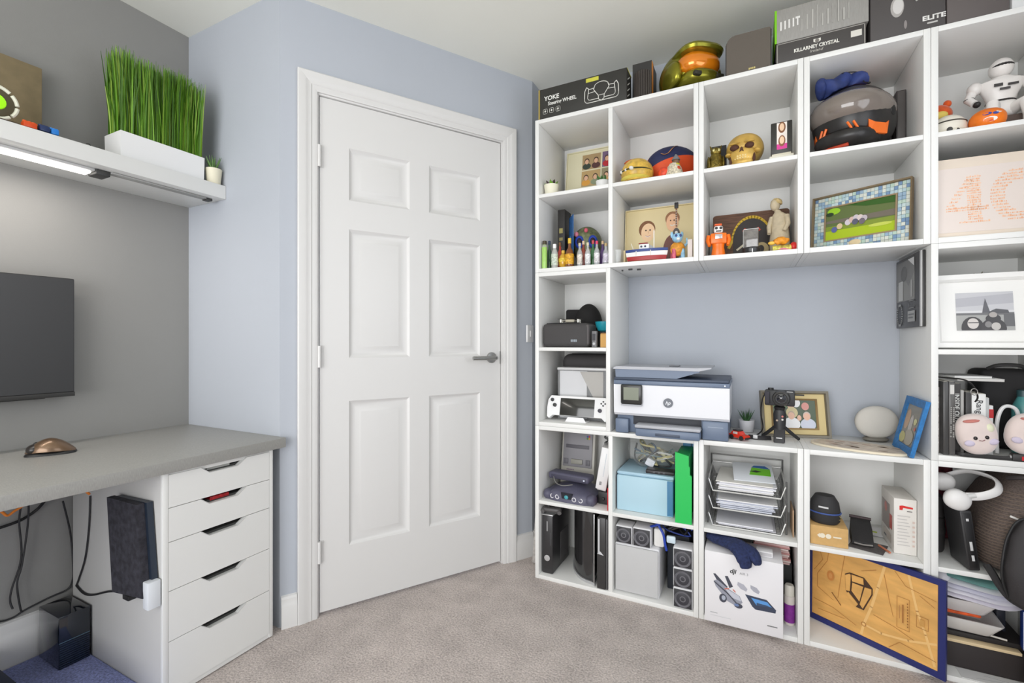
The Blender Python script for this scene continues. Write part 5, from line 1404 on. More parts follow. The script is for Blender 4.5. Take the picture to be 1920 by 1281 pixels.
il, ir, ib, it = -ow / 2 + .135 * ow, ow / 2 - .135 * ow, .012 + .135 * oh, .012 + .865 * oh
MB().loft([[(il - q, yy, ib - q), (ir + q, yy, ib - q), (ir + q, yy, it + q), (il - q, yy, it + q)] for q, yy in ((.003, .0124), (.003, .0085), (-.004, .0100), (-.004, .0124))], True, False, False).build('inner_moulding', M((124, 100, 62), .35, .6), gf, smooth=20)
# camera on grip tripod
ct = thing('camera_on_tripod', 'black compact camera mounted on a short black grip tripod', 'camera', (fx(1462, .10), YF + .105, NZ), R(-6))
CB = M((44, 44, 46), .5, noise=(200, .2))
z0 = .125
bx('camera_body', CB, ct, -.050, .050, -.012, .022, z0 + .012, z0 + .072, .005)
MB().lathe([(.030, 0), (.030, .012), (.027, .022), (.022, .024), (.018, .014)], (.006, -.012, z0 + .042), 30, 'y').build('lens', M((56, 55, 54), .35), ct)
MB().lathe([(.017, 0), (.006, .003), (.0005, .004)], (.006, -.0262, z0 + .042), 22, 'y').build('front_glass', M((26, 26, 32), .05, coat=1), ct)
MB().cyl((-.030, .004, z0 + .072), (-.030, .004, z0 + .079), .010, n=18).build('mode_dial', BLACK, ct)
bx('grip', M((52, 50, 58), .7), ct, -.050, -.032, -.018, -.0122, z0 + .018, z0 + .066, .004)
bx('flip_screen_arm', BLACK, ct, .0502, .080, -.002, .004, z0 + .054, z0 + .059, .001)
decal(ct, [('r', .024, .044, z0 + .066, z0 + .0685, (206, 206, 206))], y=-.0125, name='lettering')
MB().lathe([(.017, 0), (.020, .010), (.014, .014)], (0, 0, z0 - .003), 18).build('ball_head', BLACK, ct)
MB().loft([oval(.018, .015, .045), oval(.021, .016, .070), oval(.022, .016, .105), oval(.017, .014, z0 - .004)]).build('grip_handle', M((40, 40, 42), .45), ct)
for k, (dx, dz, c_) in enumerate(((.010, .098, (200, 110, 100)), (.010, .086, (210, 206, 200)), (-.008, .082, (170, 150, 130)))): MB().lathe([(.004, 0), (.0035, .002)], (dx, -.0160, dz), 10, 'y').build('button', M(c_, .4), ct)
MB().box(-.019, .019, -.010, .008, .0, .052, .004).xf(Matrix.Translation((0, -.030, 0)) @ Matrix.Shear('XY', 4, (0, .0))).warp(lambda v: (v[0], v[1] + (v[2]) * .55, v[2])).build('front_leg', M((46, 45, 47), .5), ct)
decal(ct, [('r', -.010, .010, .016, .020, (196, 196, 196))], y=-.034, name='leg_mark', rot=(0, 0, 0))
for s in (-1, 1): MB().tube([(s * .012, .004, .058), (s * .040, .030, .028), (s * .062, .050, .006)], [.007, .007, .006], 8).build('rear_leg', M((38, 38, 40), .5), ct)
MB().tube(smoothpath([(-.050, .008, z0 + .058), (-.062, .020, z0 + .02), (-.066, .030, z0 - .03), (-.060, .04, z0 - .085), (-.080, .02, .012), (-.110, .0, .008), (-.070, -.012, .008), (-.03, .012, .007)]), .0085, 8, flat=(1, .28)).build('neck_strap', M((36, 34, 36), .7), ct)
bx('strap_buckle', M((196, 196, 196), .3), ct, -.090, -.074, -.016, .0, .004, .0175, .001)
# patterned oval board
ob2 = thing('patterned_board', 'long oval board with a faded brown floral print lying on the shelf top', 'serving board', (.362, YF + .105, NZ), R(-20))
ring_o = [(.148 * math.cos(a * math.pi / 24), .082 * math.copysign(abs(math.sin(a * math.pi / 24)) ** .8, math.sin(a * math.pi / 24))) for a in range(48)]
MB().prism(ring_o, 0, .007, 'xy').build('board', M((226, 214, 190), .5), ob2, smooth=40)
MB().prism([(u * .94, v * .92) for u, v in ring_o], .0072, .0078, 'xy').build('printed_face', M((206, 192, 176), .45, noise=(45, .22)), ob2, smooth=40)
rn = random.Random(4)
for k in range(14): MB().prism([(dx + .014 * math.cos(a * math.pi / 5), dy + .008 * math.sin(a * math.pi / 5)) for dx, dy in ((rn.uniform(-.11, .11), rn.uniform(-.045, .045)),) for a in range(10)], .0079, .0081, 'xy').build('floral_motif', M(rn.choice(((176, 150, 128), (160, 140, 120), (190, 160, 140))), .5), ob2, smooth=0)
# oval speaker
osn = thing('oval_speaker', 'pale grey oval fabric speaker on a low foot by the niche side', 'speaker', (.446, YF + .272, NZ), R(14))
MB().ell((0, 0, .074), (.072, .030, .062), 36, 20, sq=.96).xf(Matrix.Identity(4)).build('fabric_body', M((206, 202, 194), .85, bump=(600, .2)), osn)
MB().ell((0, .014, .074), (.068, .030, .058), 30, 14).build('back_shell', M((190, 188, 184), .5), osn)
MB().ell((0, .006, .008), (.044, .026, .012), 22, 8, z0=-.66).build('foot', M((120, 116, 108), .5), osn)
# blue photo frame leaning
lf = frame_pic('blue_photo_frame', 'bright blue photo frame leaning against the side of the niche', .0, .0, .0, .205, .190, .012, .026, (28, 112, 176), [('r', 0, 1, 0, 1, (136, 132, 122)), ('e', .2, .62, .16, .26, (196, 160, 128)), ('e', .5, .5, .12, .26, (190, 186, 184)), ('e', .75, .62, .10, .08, (206, 206, 150)), ('e', .6, .2, .3, .2, (170, 164, 150)), ('e', .85, .45, .05, .05, (200, 80, 70)), ('e', .2, .15, .2, .14, (196, 190, 120))], noise=(70, .25))
lf.location = (.478, YF + .100, NZ + .0032)
lf.rotation_euler = (R(-13), 0, R(-90))

# ---------------------------------------------------------------- poster frame on the outside of the book unit
wp = thing('poster_case', 'dark framed grey poster with white laurel emblem on the side panel above the niche', 'wall frame', (.533, YF + .178, 1.262), R(-90))
bx('case_back', M((44, 43, 43), .4), wp, -.150, .132, -.0085, -.0006, -.128, .128, .002)
bx('case_front', M((70, 69, 69), .35), wp, -.150, .118, -.0135, -.0088, -.128, .128, .002)
bx('pale_edge', M((188, 188, 188), .4), wp, .119, .131, -.0137, -.0088, -.127, .127, .0005)
L1 = (206, 206, 204)
decal(wp, [('r', -.138, .070, -.030, .116, (146, 145, 141)), ('p', [(-.138, .03), (-.05, .06), (.0, .02), (.070, .07), (.070, .116), (-.138, .116)], (128, 127, 124)), ('e', -.05, .070, .040, .028, (104, 103, 100)), ('r', -.115, -.060, -.026, .045, (200, 200, 196)), ('r', .03, .050, -.02, .04, (176, 175, 172)), ('p', [(.0, .116), (.07, .116), (.07, .085)], (226, 226, 224)),
           ('l', arc(-.098, -.080, .030, .038, 100, 260, 12), .009, L1), ('l', arc(-.098, -.080, .030, .038, 80, -80, 12), .009, L1), ('r', .0, .080, -.108, -.070, (168, 168, 166)), ('l', rrect(.010, .075, -.060, -.034, .006), .003, (140, 140, 138)), ('r', .010, .070, -.085, -.080, (110, 110, 110)), ('r', .010, .060, -.096, -.091, (110, 110, 110))], y=-.0140)
# ---------------------------------------------------------------- row 3, fifth cube: white frame, black cap edge behind
sh_ = [('r', 0, 1, 0, 1, (196, 196, 200)), ('p', [(0, .62), (1, .70), (1, .95), (0, .85)], (178, 178, 184)), ('r', 0, 1, .45, .52, (214, 214, 216)), ('r', 0, 1, .40, .46, (110, 110, 112)), ('p', [(.46, .46), (.60, .46), (.52, .84)], (92, 92, 98)), ('p', [(.56, .44), (.92, .44), (.90, .52), (.70, .56), (.6, .5)], (84, 84, 88)),
       ('r', 0, 1, 0, .40, (164, 164, 162)), ('r', .82, 1, .1, .42, (100, 100, 102)), ('e', .28, .06, .20, .30, (58, 56, 58)), ('e', .29, .18, .10, .14, (206, 200, 196)), ('l', [(.21, .20), (.38, .20)], .003, (50, 50, 52)), ('e', .64, .05, .22, .26, (62, 60, 62)), ('e', .64, .30, .13, .12, (60, 58, 60)), ('e', .64, .40, .07, .07, (170, 164, 160)), ('e', .68, .10, .08, .10, (190, 186, 182)), ('e', .55, .15, .06, .08, (130, 128, 128))]
wf = frame_pic('white_photo_frame', 'large white picture frame with a black and white riverside photograph', .691, YF + .060, FL[3] + .0006, .262, .246, .030, .022, (240, 239, 236), sh_, tilt=R(9), inner=.185, mat_in=(240, 239, 236), frough=.35)
wf.rotation_euler = (R(-9), 0, R(-4))
hb2 = thing('wire_ornament', 'thin wire ornament peeping over the white picture frame', 'ornament', (.70, YF + .22, FL[3] + .0004))
bx('foot', M((120, 118, 112), .5), hb2, -.03, .03, -.01, .03, 0, .012, .002)
MB().tube(smoothpath([(0, .01, .012), (-.005, .01, .12), (.0, .01, .235), (.012, .01, .262), (.02, .01, .240)]), .0016, 6).build('wire', M((110, 106, 98), .4, .6), hb2)
MB().tube(smoothpath([(.01, .01, .012), (.02, .01, .14), (.024, .01, .235), (.034, .01, .268)]), .0016, 6).build('wire', M((160, 156, 140), .4, .6), hb2)
MB().ell((.06, .012, .225), (.045, .02, .022), 20, 8).build('dark_dome', M((60, 58, 56), .6), hb2)
MB().cyl((.06, .012, .01), (.06, .012, .21), .003, n=8).build('rod', M((90, 88, 84), .5), hb2)

# ---------------------------------------------------------------- row 2, fifth cube: books and plush toys
zf = FL[2] + .0004
def book(label, x, d, w, h, dep, col, title=None, tcol=(220, 220, 216), lean=0.0, tz=.5, th=.010, group='upright books in the book cube', rough=.5):
    t = thing('book', label, 'book', (x, YF + d, zf), 0, group)
    t.rotation_euler = (0, lean, 0)
    bx('cover', M(col, rough), t, -w / 2, w / 2, 0, dep, 0, h, .0012)
    bx('page_block', M((226, 222, 210), .8), t, -w / 2 + .002, w / 2 - .002, .004, dep + .001, h + .0001, h + .0008, 0)
    if title: text(t, title, -th * .36, h * tz, th, tcol, y=-.0006, bold=.0003, turn=R(90), sx=1.0)
    return t
bx0 = .5535
b1 = book('slim pale grey book at the left end of the book row', .5605, .042, .011, .215, .16, (176, 170, 166))
decal(b1, [('r', -.004, .004, .03 + k * .022, .036 + k * .022, (120, 110, 110) if k % 2 else (214, 208, 204)) for k in range(8)], name='spine_print')
b2 = book('tall plain black book beside the slim pale grey one', .5735, .012, .0135, .235, .18, (66, 65, 64), rough=.3)
b3 = book('glossy black book with two lines of fine grey spine print', .5885, .012, .0150, .236, .18, (84, 82, 80), None, rough=.25)
rn = random.Random(8)
decal(b3, [('r', -.0050 + .0052 * q, -.0012 + .0052 * q, .058 + .0062 * k, .0622 + .0062 * k, (150, 148, 144)) for q in (0, 1) for k in range(16) if rn.random() < .88], name='spine_print')['kind'] = 'stuff'
decal(b3, [('r', -.005, .005, .196, .226, (206, 204, 200))], name='spine_glare')  # glare at the top of the glossy spine, painted on as a pale block
b4 = book('black book with bold white INSIDE OUT lettering on the spine', .6095, .048, .0215, .228, .16, (70, 68, 67), 'INSIDE OUT', (232, 232, 228), tz=.86, th=.0125)
b5 = book('narrow light grey book beside the INSIDE OUT book', .6285, .068, .012, .205, .15, (196, 194, 190))
b6 = book('dark charcoal book left of the white one', .6430, .060, .013, .200, .15, (64, 63, 63))
b7 = book('white book with black Range lettering on the spine', .6680, .060, .034, .196, .15, (238, 238, 236), 'Range', (70, 70, 72), tz=.90, th=.016)
b8 = book('slim grey folder next to the white book', .6905, .066, .0085, .184, .14, (186, 188, 188))
b9 = book('white booklet with a red band behind the plush toys', .7030, .080, .0125, .158, .13, (232, 232, 232))
bx('red_band', M((196, 44, 48), .5), b9, -.0068, .0068, -.0006, .04, .118, .146, 0)
lay = thing('flat_magazine', 'pale grey magazine lying flat across the tops of the books', 'magazine', (.672, YF + .045, zf + .2375), R(-4))
bx('pages', M((206, 204, 200), .7), lay, -.060, .05, 0, .13, 0, .007, .001)
bx('cover', M((236, 236, 234), .5), lay, -.0605, .0505, -.0005, .1305, .0072, .0084, .0005)
lay2 = thing('flat_magazine', 'white magazine on top of the pale grey one', 'magazine', (.655, YF + .055, zf + .2465), R(7))
bx('pages', M((226, 226, 224), .7), lay2, -.050, .045, 0, .12, 0, .006, .001)
bx('cover', M((150, 150, 150), .5), lay2, -.0505, .0455, -.0005, .1205, .0062, .0074, .0005)
stp = thing('leather_strap', 'black leather strap hanging over the front of the books', 'strap', (.612, YF + .0, zf + .2380))
MB().tube(smoothpath([(-.048, .05, .010), (-.03, .01, .009), (.0, -.006, .006), (.020, -.008, -.012), (.030, -.010, -.045), (.024, -.010, -.062)]), .008, 8, flat=(1, .3)).build('strap', M((34, 32, 32), .5), stp)
MB().tube([(.020 + .008 * math.cos(a * math.pi / 6), -.0165, -.030 + .010 * math.sin(a * math.pi / 6)) for a in range(13)], .0015, 6).build('buckle', M((176, 174, 170), .3, .8), stp)
dkb = thing('black_camera_bag', 'black bag filling the back of the book cube', 'bag', (.79, YF + .20, zf))
MB().box(-.070, .070, 0, .13, 0, .27, .02, 3).build('body', M((40, 39, 40), .8), dkb)
MB().tube(smoothpath([(-.05, .01, .272), (-.03, -.012, .285), (.02, -.012, .285), (.045, .01, .272)]), .006, 8).build('handle', M((56, 55, 55), .6), dkb)
tl = thing('teal_bottle', 'teal green drinks bottle standing beside the black bag', 'bottle', (.806, YF + .150, zf))
MB().lathe([(.026, 0), (.028, .004), (.028, .150), (.018, .175), (.014, .185)], n=24).build('flask', M((74, 140, 140), .3, noise=(12, .2)), tl)
MB().lathe([(.016, .1852), (.016, .205), (.010, .208)], n=20).build('cap', M((50, 80, 84), .4), tl)
def pillow_plush(label, x, d, w, h, lean, rz, zb):
    t = thing('plush_cushion', label, 'plush toy', (x, YF + d, zb), 0, 'pastel plush cushions')
    t.rotation_euler = (0, lean, rz)
    PK = M((226, 210, 204), .9, sheen=.6, noise=(9, .12))
    MB().ell((0, 0, h * .47), (w / 2, .032, h * .50), 30, 18, sq=.86).build('body', PK, t)
    for s in (-1, 1):
        MB().ell((s * w * .14, -.0315, h * .42), (.0052, .004, .0058), 12, 8).build('eye', M((40, 34, 34), .2), t)
        MB().ell((s * w * .28, -.026, h * .30), (.014, .006, .010), 12, 6).build('cheek_patch', M((206, 196, 214), .9), t)
    MB().tube([(-.007, -.0335, h * .365), (0, -.0340, h * .345), (.007, -.0335, h * .365)], .0010, 6).build('smile', M((120, 60, 60), .6), t)
    MB().ell((-w * .10, -.019, h * .82), (w * .22, .012, h * .045), 16, 6).build('painted_streak', M((206, 130, 120), .9), t)
    MB().ell((w * .26, -.018, h * .62), (w * .14, .013, h * .13), 16, 8).build('pale_patch', M((226, 226, 196), .9), t)
    return t
pillow_plush('pastel pink plush cushion with smiling face before the books', .6555, .012, .098, .128, R(-10), R(2), zf + .014)
pillow_plush('pastel plush cushion with rainbow patches leaning beside its pink twin', .757, .014, .110, .128, R(10), R(-4), zf + .023)
bs = thing('black_belt', 'black strap lying along the front of the book cube', 'strap', (.65, YF + .008, zf))
MB().tube(smoothpath([(-.055, .05, .008), (-.045, .0, .008), (-.02, -.004, .006), (.03, -.002, .006), (.10, -.003, .006)]), .007, 8, flat=(.5, .9)).build('strap', M((46, 45, 45), .5), bs)
rt = thing('red_tool', 'black and red tool lying at the front edge of the book cube', 'tool', (.756, YF - .002, zf), 0)
MB().box(-.032, .035, 0, .024, 0, .022, .004).build('body', M((48, 46, 46), .5), rt)
bx('red_panel', M((196, 40, 44), .4), rt, -.012, .034, -.0012, -.0001, .004, .016, 0)
MB().cyl((-.036, .012, .010), (-.028, .012, .010), .008, n=14).build('knob', M((170, 168, 166), .3, .6), rt)
wb = thing('white_cable_reel', 'white plastic strip with a hook lying behind the plush toys', 'cable', (.735, YF + .095, zf))
MB().tube(smoothpath([(-.012, 0, .004), (-.012, .0, .10), (.0, -.002, .150), (.022, -.002, .156), (.036, -.002, .135), (.036, -.002, .07)]), .0055, 8).build('hooked_strip', M((232, 232, 232), .4), wb)
# ================================================================ row 1, first cube: old games consoles
zf = FL[1] + .0004
PV = M((86, 85, 104), .5, noise=(60, .06), name='violet_grey_plastic'); PVD = M((66, 65, 82), .5)
sn = thing('retro_console', 'light grey retro games console standing on end behind the violet one', 'games console', (-.748, YF + .232, zf + .0072))
sn.rotation_euler = (R(-9), 0, 0)
sw_, sh2 = .172, .278
bx('shell', M((196, 193, 184), .5), sn, -sw_ / 2, sw_ / 2, 0, .042, 0, sh2, .006)
bx('top_plate', M((142, 140, 144), .5), sn, -sw_ / 2 + .010, sw_ / 2 - .012, -.006, -.0004, .098, sh2 - .006, .004)
bx('cartridge_slot', M((92, 90, 96), .5), sn, -.062, .058, -.0075, -.0062, .188, .206, .001)
MB().box(-.032, .028, -.013, -.0062, .112, .136, .004).build('eject_button', M((150, 148, 138), .45), sn)
for s in (-.058, .055): bx('switch', M((104, 102, 108), .5), sn, s - .011, s + .011, -.011, -.0062, .110, .136, .002)
for k, c_ in enumerate(((60, 90, 160), (190, 60, 60), (80, 140, 70), (220, 170, 60))): MB().ell((.048 + .009 * (k % 2), -.0065, .250 - .010 * (k // 2)), (.0048, .0012, .0048), 10, 6).build('logo_dot', M(c_, .4), sn)
decal(sn, [('r', -.055 + k * .008, -.049 + k * .008, .080, .086, (150, 130, 150)) for k in range(5)], name='lettering')
n6 = thing('violet_console', 'violet grey games console with four round controller ports', 'games console', (-.717, YF + .030, zf), R(-3))
hw = .116
body = MB()
secs = []
for i in range(13):
    u = -1 + 2 * i / 12
    xx = hw * u
    top = .040 + .036 * math.exp(-(u / .62) ** 2) - .006 * abs(u) ** 3
    fy = .010 * (1 - abs(u) ** 2.2) * -1 + .006 * (abs(u) > .75)
    secs.append([(xx, fy, .0), (xx, fy - .002, .030), (xx, fy + .012, .044 if abs(u) < .8 else .036), (xx, .09, top), (xx, .16, top * .92), (xx, .175, .02), (xx, .17, 0)])
body.loft(secs).build('shell', PV, n6, smooth=50)
for s in (-1, 1): MB().ell((s * (hw - .012), .018, .0222), (.022, .030, .022), 18, 10, sq=.8).build('front_foot', PV, n6)
for k, cx_ in enumerate((-.076, -.050, .032, .062)): MB().lathe([(.0105, 0), (.0105, .003), (.007, .0035), (.007, .001)], (cx_, -.0095 + abs(cx_) ** 2 * .9, .020), 20, 'y').build('controller_port', M((214, 212, 216), .4), n6)
MB().prism([(-.026, .018), (.020, .018), (.026, .044), (-.030, .044)], -.0135, -.008).build('badge_plate', M((36, 38, 46), .3), n6, smooth=0)
MB().ell((-.004, -.013, .026), (.010, .004, .009), 14, 8).build('badge_emblem', M((70, 160, 170), .3), n6)
bx('cartridge_flap', PVD, n6, -.05, .05, .07, .10, .0755, .079, .002)
zt = .080
ex = thing('disc_drive_unit', 'flat violet grey console module lying on the four-port console', 'games console', (-.733, YF + .105, zf + zt), R(-6))
MB().box(-.102, .102, -.03, .045, .0, .032, .010, 3).build('shell', PV, ex)
bx('front_lip', PVD, ex, -.086, .090, -.0325, -.0302, .006, .024, .001)
MB().lathe([(.004, 0), (.004, .001)], (.082, -.0326, .016), 12, 'y').build('power_light', M((216, 220, 236), .3), ex)
MB().tube(smoothpath([(-.07, -.034, .014), (-.055, -.042, -.010), (-.02, -.046, -.018), (.03, -.040, -.008)]), .0022, 6).build('cable_tail', M((120, 120, 116), .5), ex)
bkx = thing('black_adapter', 'black power adapter block beside the retro consoles', 'power adapter', (-.5675, YF + .075, zf))
bx('block', M((42, 42, 42), .5), bkx, -.026, .026, 0, .12, 0, .056, .006)
bx('cable_boot', BLACK, bkx, -.006, .006, -.010, -.0004, .02, .032, .002)
wi = thing('white_console', 'slim white games console standing tilted on the power adapter', 'games console', (-.578, YF + .075, zf + .0640))
wi.rotation_euler = (0, R(9), R(8))
MB().box(-.027, .021, 0, .10, 0, .190, .004).build('shell', GLOSSW, wi)
bx('disc_slot', M((196, 206, 214), .3), wi, -.002, .0, -.0008, -.0001, .06, .165, 0)
decal(wi, [('r', -.013, -.003, .020, .036, (150, 150, 150))], name='label')
bx('foot_wedge', M((206, 206, 204), .5), wi, -.019, .019, .01, .09, -.0062, -.0004, .001)
rs = bx('red_card', M((206, 30, 44), .5), None, -.0018, .0018, 0, .08, 0, .095, .0004, loc=(-.5306, YF + .010, zf)); tag(rs, 'thin red card standing against the divider by the consoles', 'card')
gc = thing('grey_cable_coil', 'coil of grey cable stuffed above the white console', 'cable', (-.575, YF + .245, zf))
cp_ = []
for k in range(60): cp_.append((.030 * math.cos(k * .62) * (1 + .1 * math.sin(k)), .028 * math.sin(k * .62), .215 + .0012 * k + .008 * math.sin(k * .9)))
MB().tube(smoothpath(cp_, 3), .004, 6).build('coil', M((120, 122, 120), .5), gc)
MB().tube(smoothpath([(.03, 0, .215), (.025, .02, .15), (.0, .03, .07), (.01, .02, .005)]), .004, 6).build('cable_end', M((120, 122, 120), .5), gc)

# ---------------------------------------------------------------- row 1, second cube: light blue box, green box, bag of cables
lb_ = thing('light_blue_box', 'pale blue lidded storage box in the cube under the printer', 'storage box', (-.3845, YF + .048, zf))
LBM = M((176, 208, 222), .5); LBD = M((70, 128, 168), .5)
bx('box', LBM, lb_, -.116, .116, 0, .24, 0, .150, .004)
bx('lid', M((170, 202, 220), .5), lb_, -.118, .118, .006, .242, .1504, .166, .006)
bx('edge_shading', LBD, lb_, .092, .1165, -.0012, .06, .004, .148, .002)  # shading of the rounded right edge, painted as a darker strip
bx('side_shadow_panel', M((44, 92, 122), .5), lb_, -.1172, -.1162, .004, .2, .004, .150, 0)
gb_ = thing('green_box', 'bright green narrow box with notched edge beside the pale blue box', 'box', (-.2240, YF + .006, zf))
MB().prism([(-.031, 0), (.031, 0), (.031, .19), (.024, .195), (.024, .225), (.020, .230), (.020, .270), (-.031, .282)], 0, .012).build('front_panel', M((24, 190, 84), .45), gb_, smooth=0)
bx('box', M((40, 168, 96), .5), gb_, -.031, .020, .0124, .20, 0, .268, .001)
bl2 = thing('blue_folder', 'blue folder standing behind the green box', 'folder', (-.2045, YF + .216, zf))
bx('cover', M((24, 120, 166), .45), bl2, -.045, .014, 0, .05, 0, .305, .002)
bx('spine_gap', M((16, 60, 96), .5), bl2, -.012, -.008, -.0008, .001, .02, .30, 0)
dv = thing('black_device', 'flat black device lying on the pale blue box', 'device', (-.322, YF + .066, zf + .1666), R(3))
bx('body', M((44, 40, 42), .4), dv, -.060, .055, 0, .06, 0, .014, .003)
for k in range(3): bx('port', M((90, 90, 92), .4), dv, -.03 + k * .02, -.022 + k * .02, -.0008, .001, .004, .010, 0)
bg = thing('bag_of_cables', 'clear plastic bag full of cables and plugs on the pale blue box', 'bag', (-.375, YF + .190, zf + .1666))
rn = random.Random(9)
cols = ((196, 186, 140), (110, 130, 134), (60, 60, 62), (210, 210, 206), (90, 110, 130), (150, 140, 110))
for k in range(9):
    pts = [(rn.uniform(-.085, .10), rn.uniform(-.05, .05), rn.uniform(.014, .105)) for _ in range(6)]
    MB().tube(smoothpath(pts, 6), rn.uniform(.003, .0055), 6).build('cable', M(cols[k % 6], .5), bg)
MB().box(-.02, .018, -.060, -.03, .012, .045, .004, rot=Matrix.Rotation(R(25), 3, 'Y')).build('plug', M((226, 228, 234), .4), bg)
MB().box(.03, .062, -.03, .0, .03, .075, .004, rot=Matrix.Rotation(R(-30), 3, 'Y')).build('plug', M((206, 200, 150), .4), bg)
MB().ell((.0, 0, .062), (.112, .068, .062), 26, 14).warp(lambda v: crump(v, .008, 60)).build('clear_bag', M((226, 228, 226), .08, alpha=.14, coat=.5), bg)

# ---------------------------------------------------------------- row 1, third cube: three-tier wire letter tray with papers
lt = thing('letter_tray', 'three-tier silver wire mesh letter tray full of papers', 'letter tray', (-.002, YF + .036, zf))
WM = M((150, 150, 150), .35, .7)
W2, D2 = .132, .27
tiers = (.004, .072, .140)
def tier(zb):
    r = MB()
    # rim: low at the front, raised at the back and sides
    rim = [(-W2 + .016, 0, zb), (W2 - .016, 0, zb), (W2, .012, zb + .040), (W2, D2, zb + .052), (-W2, D2, zb + .052), (-W2, .012, zb + .040)]
    r.tube(rim, .0030, 6, closed=True)
    o = r.build('tier_rim', M((206, 206, 204), .3, .6), lt)
    m = MB()
    for k in range(19):
        x_ = -W2 + .016 + k * (2 * W2 - .032) / 18
        m.tube([(x_, .002, zb), (x_, D2 - .002, zb)], .0008, 4)
    for k in range(16):
        y_ = .01 + k * (D2 - .02) / 15
        m.tube([(-W2, y_, zb + .038), (-W2 + .015, y_, zb), (W2 - .015, y_, zb), (W2, y_, zb + .038)], .0008, 4)
    for k in range(3):
        for s in (-1, 1): m.tube([(s * (W2 - .004 * (2 - k)), .01, zb + .010 + k * .012), (s * (W2 - .004 * (2 - k)), D2, zb + .012 + k * .013)], .0008, 4)
    mo = m.build('mesh', M((140, 140, 140), .4, .7), lt); mo['kind'] = 'stuff'
for z_ in tiers: tier(z_)
for s in (-1, 1):
    for y_ in (.03, D2 - .02): MB().tube([(s * (W2 + .004), y_, 0), (s * (W2 + .004), y_, .198 if y_ < .1 else .232)], .0034, 8).build('post', M((120, 120, 120), .35, .7), lt)
MB().tube([(-W2 - .004, D2 - .02, .230), (W2 + .004, D2 - .02, .230)], .0032, 8).build('top_bar', M((150, 150, 148), .35, .7), lt)
def papers(label, zb, n, seed, cols=((236, 236, 240), (226, 226, 232), (240, 238, 232))):
    rn = random.Random(seed)
    t = thing('paper_stack', label, 'papers', (-.002, YF + .046, zf + zb + .0036), 0, 'stacks of papers in the letter tray')
    z_ = 0
    for k in range(n):
        th = rn.uniform(.0012, .0040)
        MB().box(-.100 + rn.uniform(-.008, .008), .095 + rn.uniform(-.012, .012), rn.uniform(-.006, .012), .235, z_, z_ + th, 0, rot=Matrix.Rotation(rn.uniform(-.04, .04), 3, 'Z')).build('sheet', M(rn.choice(cols), .7), t, smooth=0)
        z_ += th + .0002
    return t, z_
papers('shallow stack of white papers in the lowest tray tier', tiers[0], 4, 1)
_, z1_ = papers('stack of white and cream papers in the middle tray tier', tiers[1], 10, 2, ((236, 236, 240), (226, 216, 200), (206, 210, 222), (240, 240, 240)))
tp, z2_ = papers('tall stack of white papers in the top tray tier', tiers[2], 11, 3)
br_ = thing('brochure', 'brochure with a green printed panel lying on the top paper stack', 'brochure', (.026, YF + .090, zf + tiers[2] + .0036 + z2_ + .0004), R(4))
br_.rotation_euler = (R(14), 0, R(4))
bx('sheet', M((226, 230, 236), .5), br_, -.070, .075, 0, .15, 0, .004, .001)
decal(br_, [('p', [(-.012, .06), (.062, .06), (.062, .128), (.0, .124)], (112, 196, 36)), ('p', [(-.012, .088), (.016, .100), (.048, .090), (.016, .080)], (30, 40, 30)), ('p', [(.0, .124), (.062, .128), (.050, .142), (.01, .138)], (44, 96, 160)), ('r', -.060, -.02, .07, .12, (196, 204, 210))], loc=(0, 0, .0042), rot=(R(-90), 0, 0), y=0, name='cover_print') if False else None
MB().prism([(-.012, .05), (.064, .05), (.066, .105), (.0, .110)], .0042, .0048, 'xy').build('green_panel', M((112, 196, 36), .5), br_, smooth=0)
MB().prism([(-.010, .078), (.014, .088), (.034, .080), (.014, .070)], .0049, .0053, 'xy').build('dark_leaf_mark', M((36, 46, 30), .5), br_, smooth=0)
MB().prism([(.0, .112), (.066, .107), (.050, .130), (.01, .128)], .0042, .0048, 'xy').build('blue_panel', M((44, 96, 160), .5), br_, smooth=0)
ev = bx('brown_envelope', M((176, 146, 116), .7), None, -.002, .002, 0, .12, 0, .10, .0004, loc=(.155, YF + .05, zf)); tag(ev, 'brown envelope standing at the side of the letter tray', 'envelope')

# ---------------------------------------------------------------- row 1, fourth cube: kraft box, camera case, pouch, white carton
kb = thing('kraft_box', 'small brown kraft cardboard box with white logo', 'box', (.2615, YF + .022, zf))
bx('carton', M((206, 166, 106), .75, noise=(60, .06)), kb, -.056, .056, 0, .16, 0, .068, .0015)
decal(kb, [('e', -.020 + .018 * k, .034, .0085, .0085, (232, 222, 200)) for k in range(2)] + [('r', .012, .036, .0315, .0365, (232, 222, 200)), ('p', [(-.036, .034), (-.028, .042), (-.020, .034), (-.028, .026)], (232, 222, 200))], name='logo')
cc_ = thing('camera_case', 'small black camera case with blue piping sitting on the kraft box', 'camera case', (.2545, YF + .072, zf + .0690), R(-16))
MB().loft([oval(.040, .034, .0), oval(.047, .040, .010), oval(.048, .042, .048), oval(.044, .038, .074), oval(.030, .026, .098), oval(.010, .010, .102)]).build('shell', M((46, 45, 46), .7), cc_)
MB().tube([(p[0] * 1.01, p[1] * 1.01, .040) for p in oval(.0485, .0425, 0, n=32)], .0026, 6, closed=True).build('piping', M((66, 92, 160), .5), cc_)
decal(cc_, [('r', -.012, .018, .060, .066, (206, 206, 206))], y=-.0425, name='badge')
MB().tube([(.046 + .006 * math.cos(a), -.012, .026 + .006 * math.sin(a)) for a in [k * .6 for k in range(11)]], .0014, 6).build('clip_ring', M((160, 150, 110), .3, .8), cc_)
pp_ = thing('black_pouch', 'black folding pouch lying open beside the kraft box', 'pouch', (.368, YF + .075, zf + .0035), R(-6))
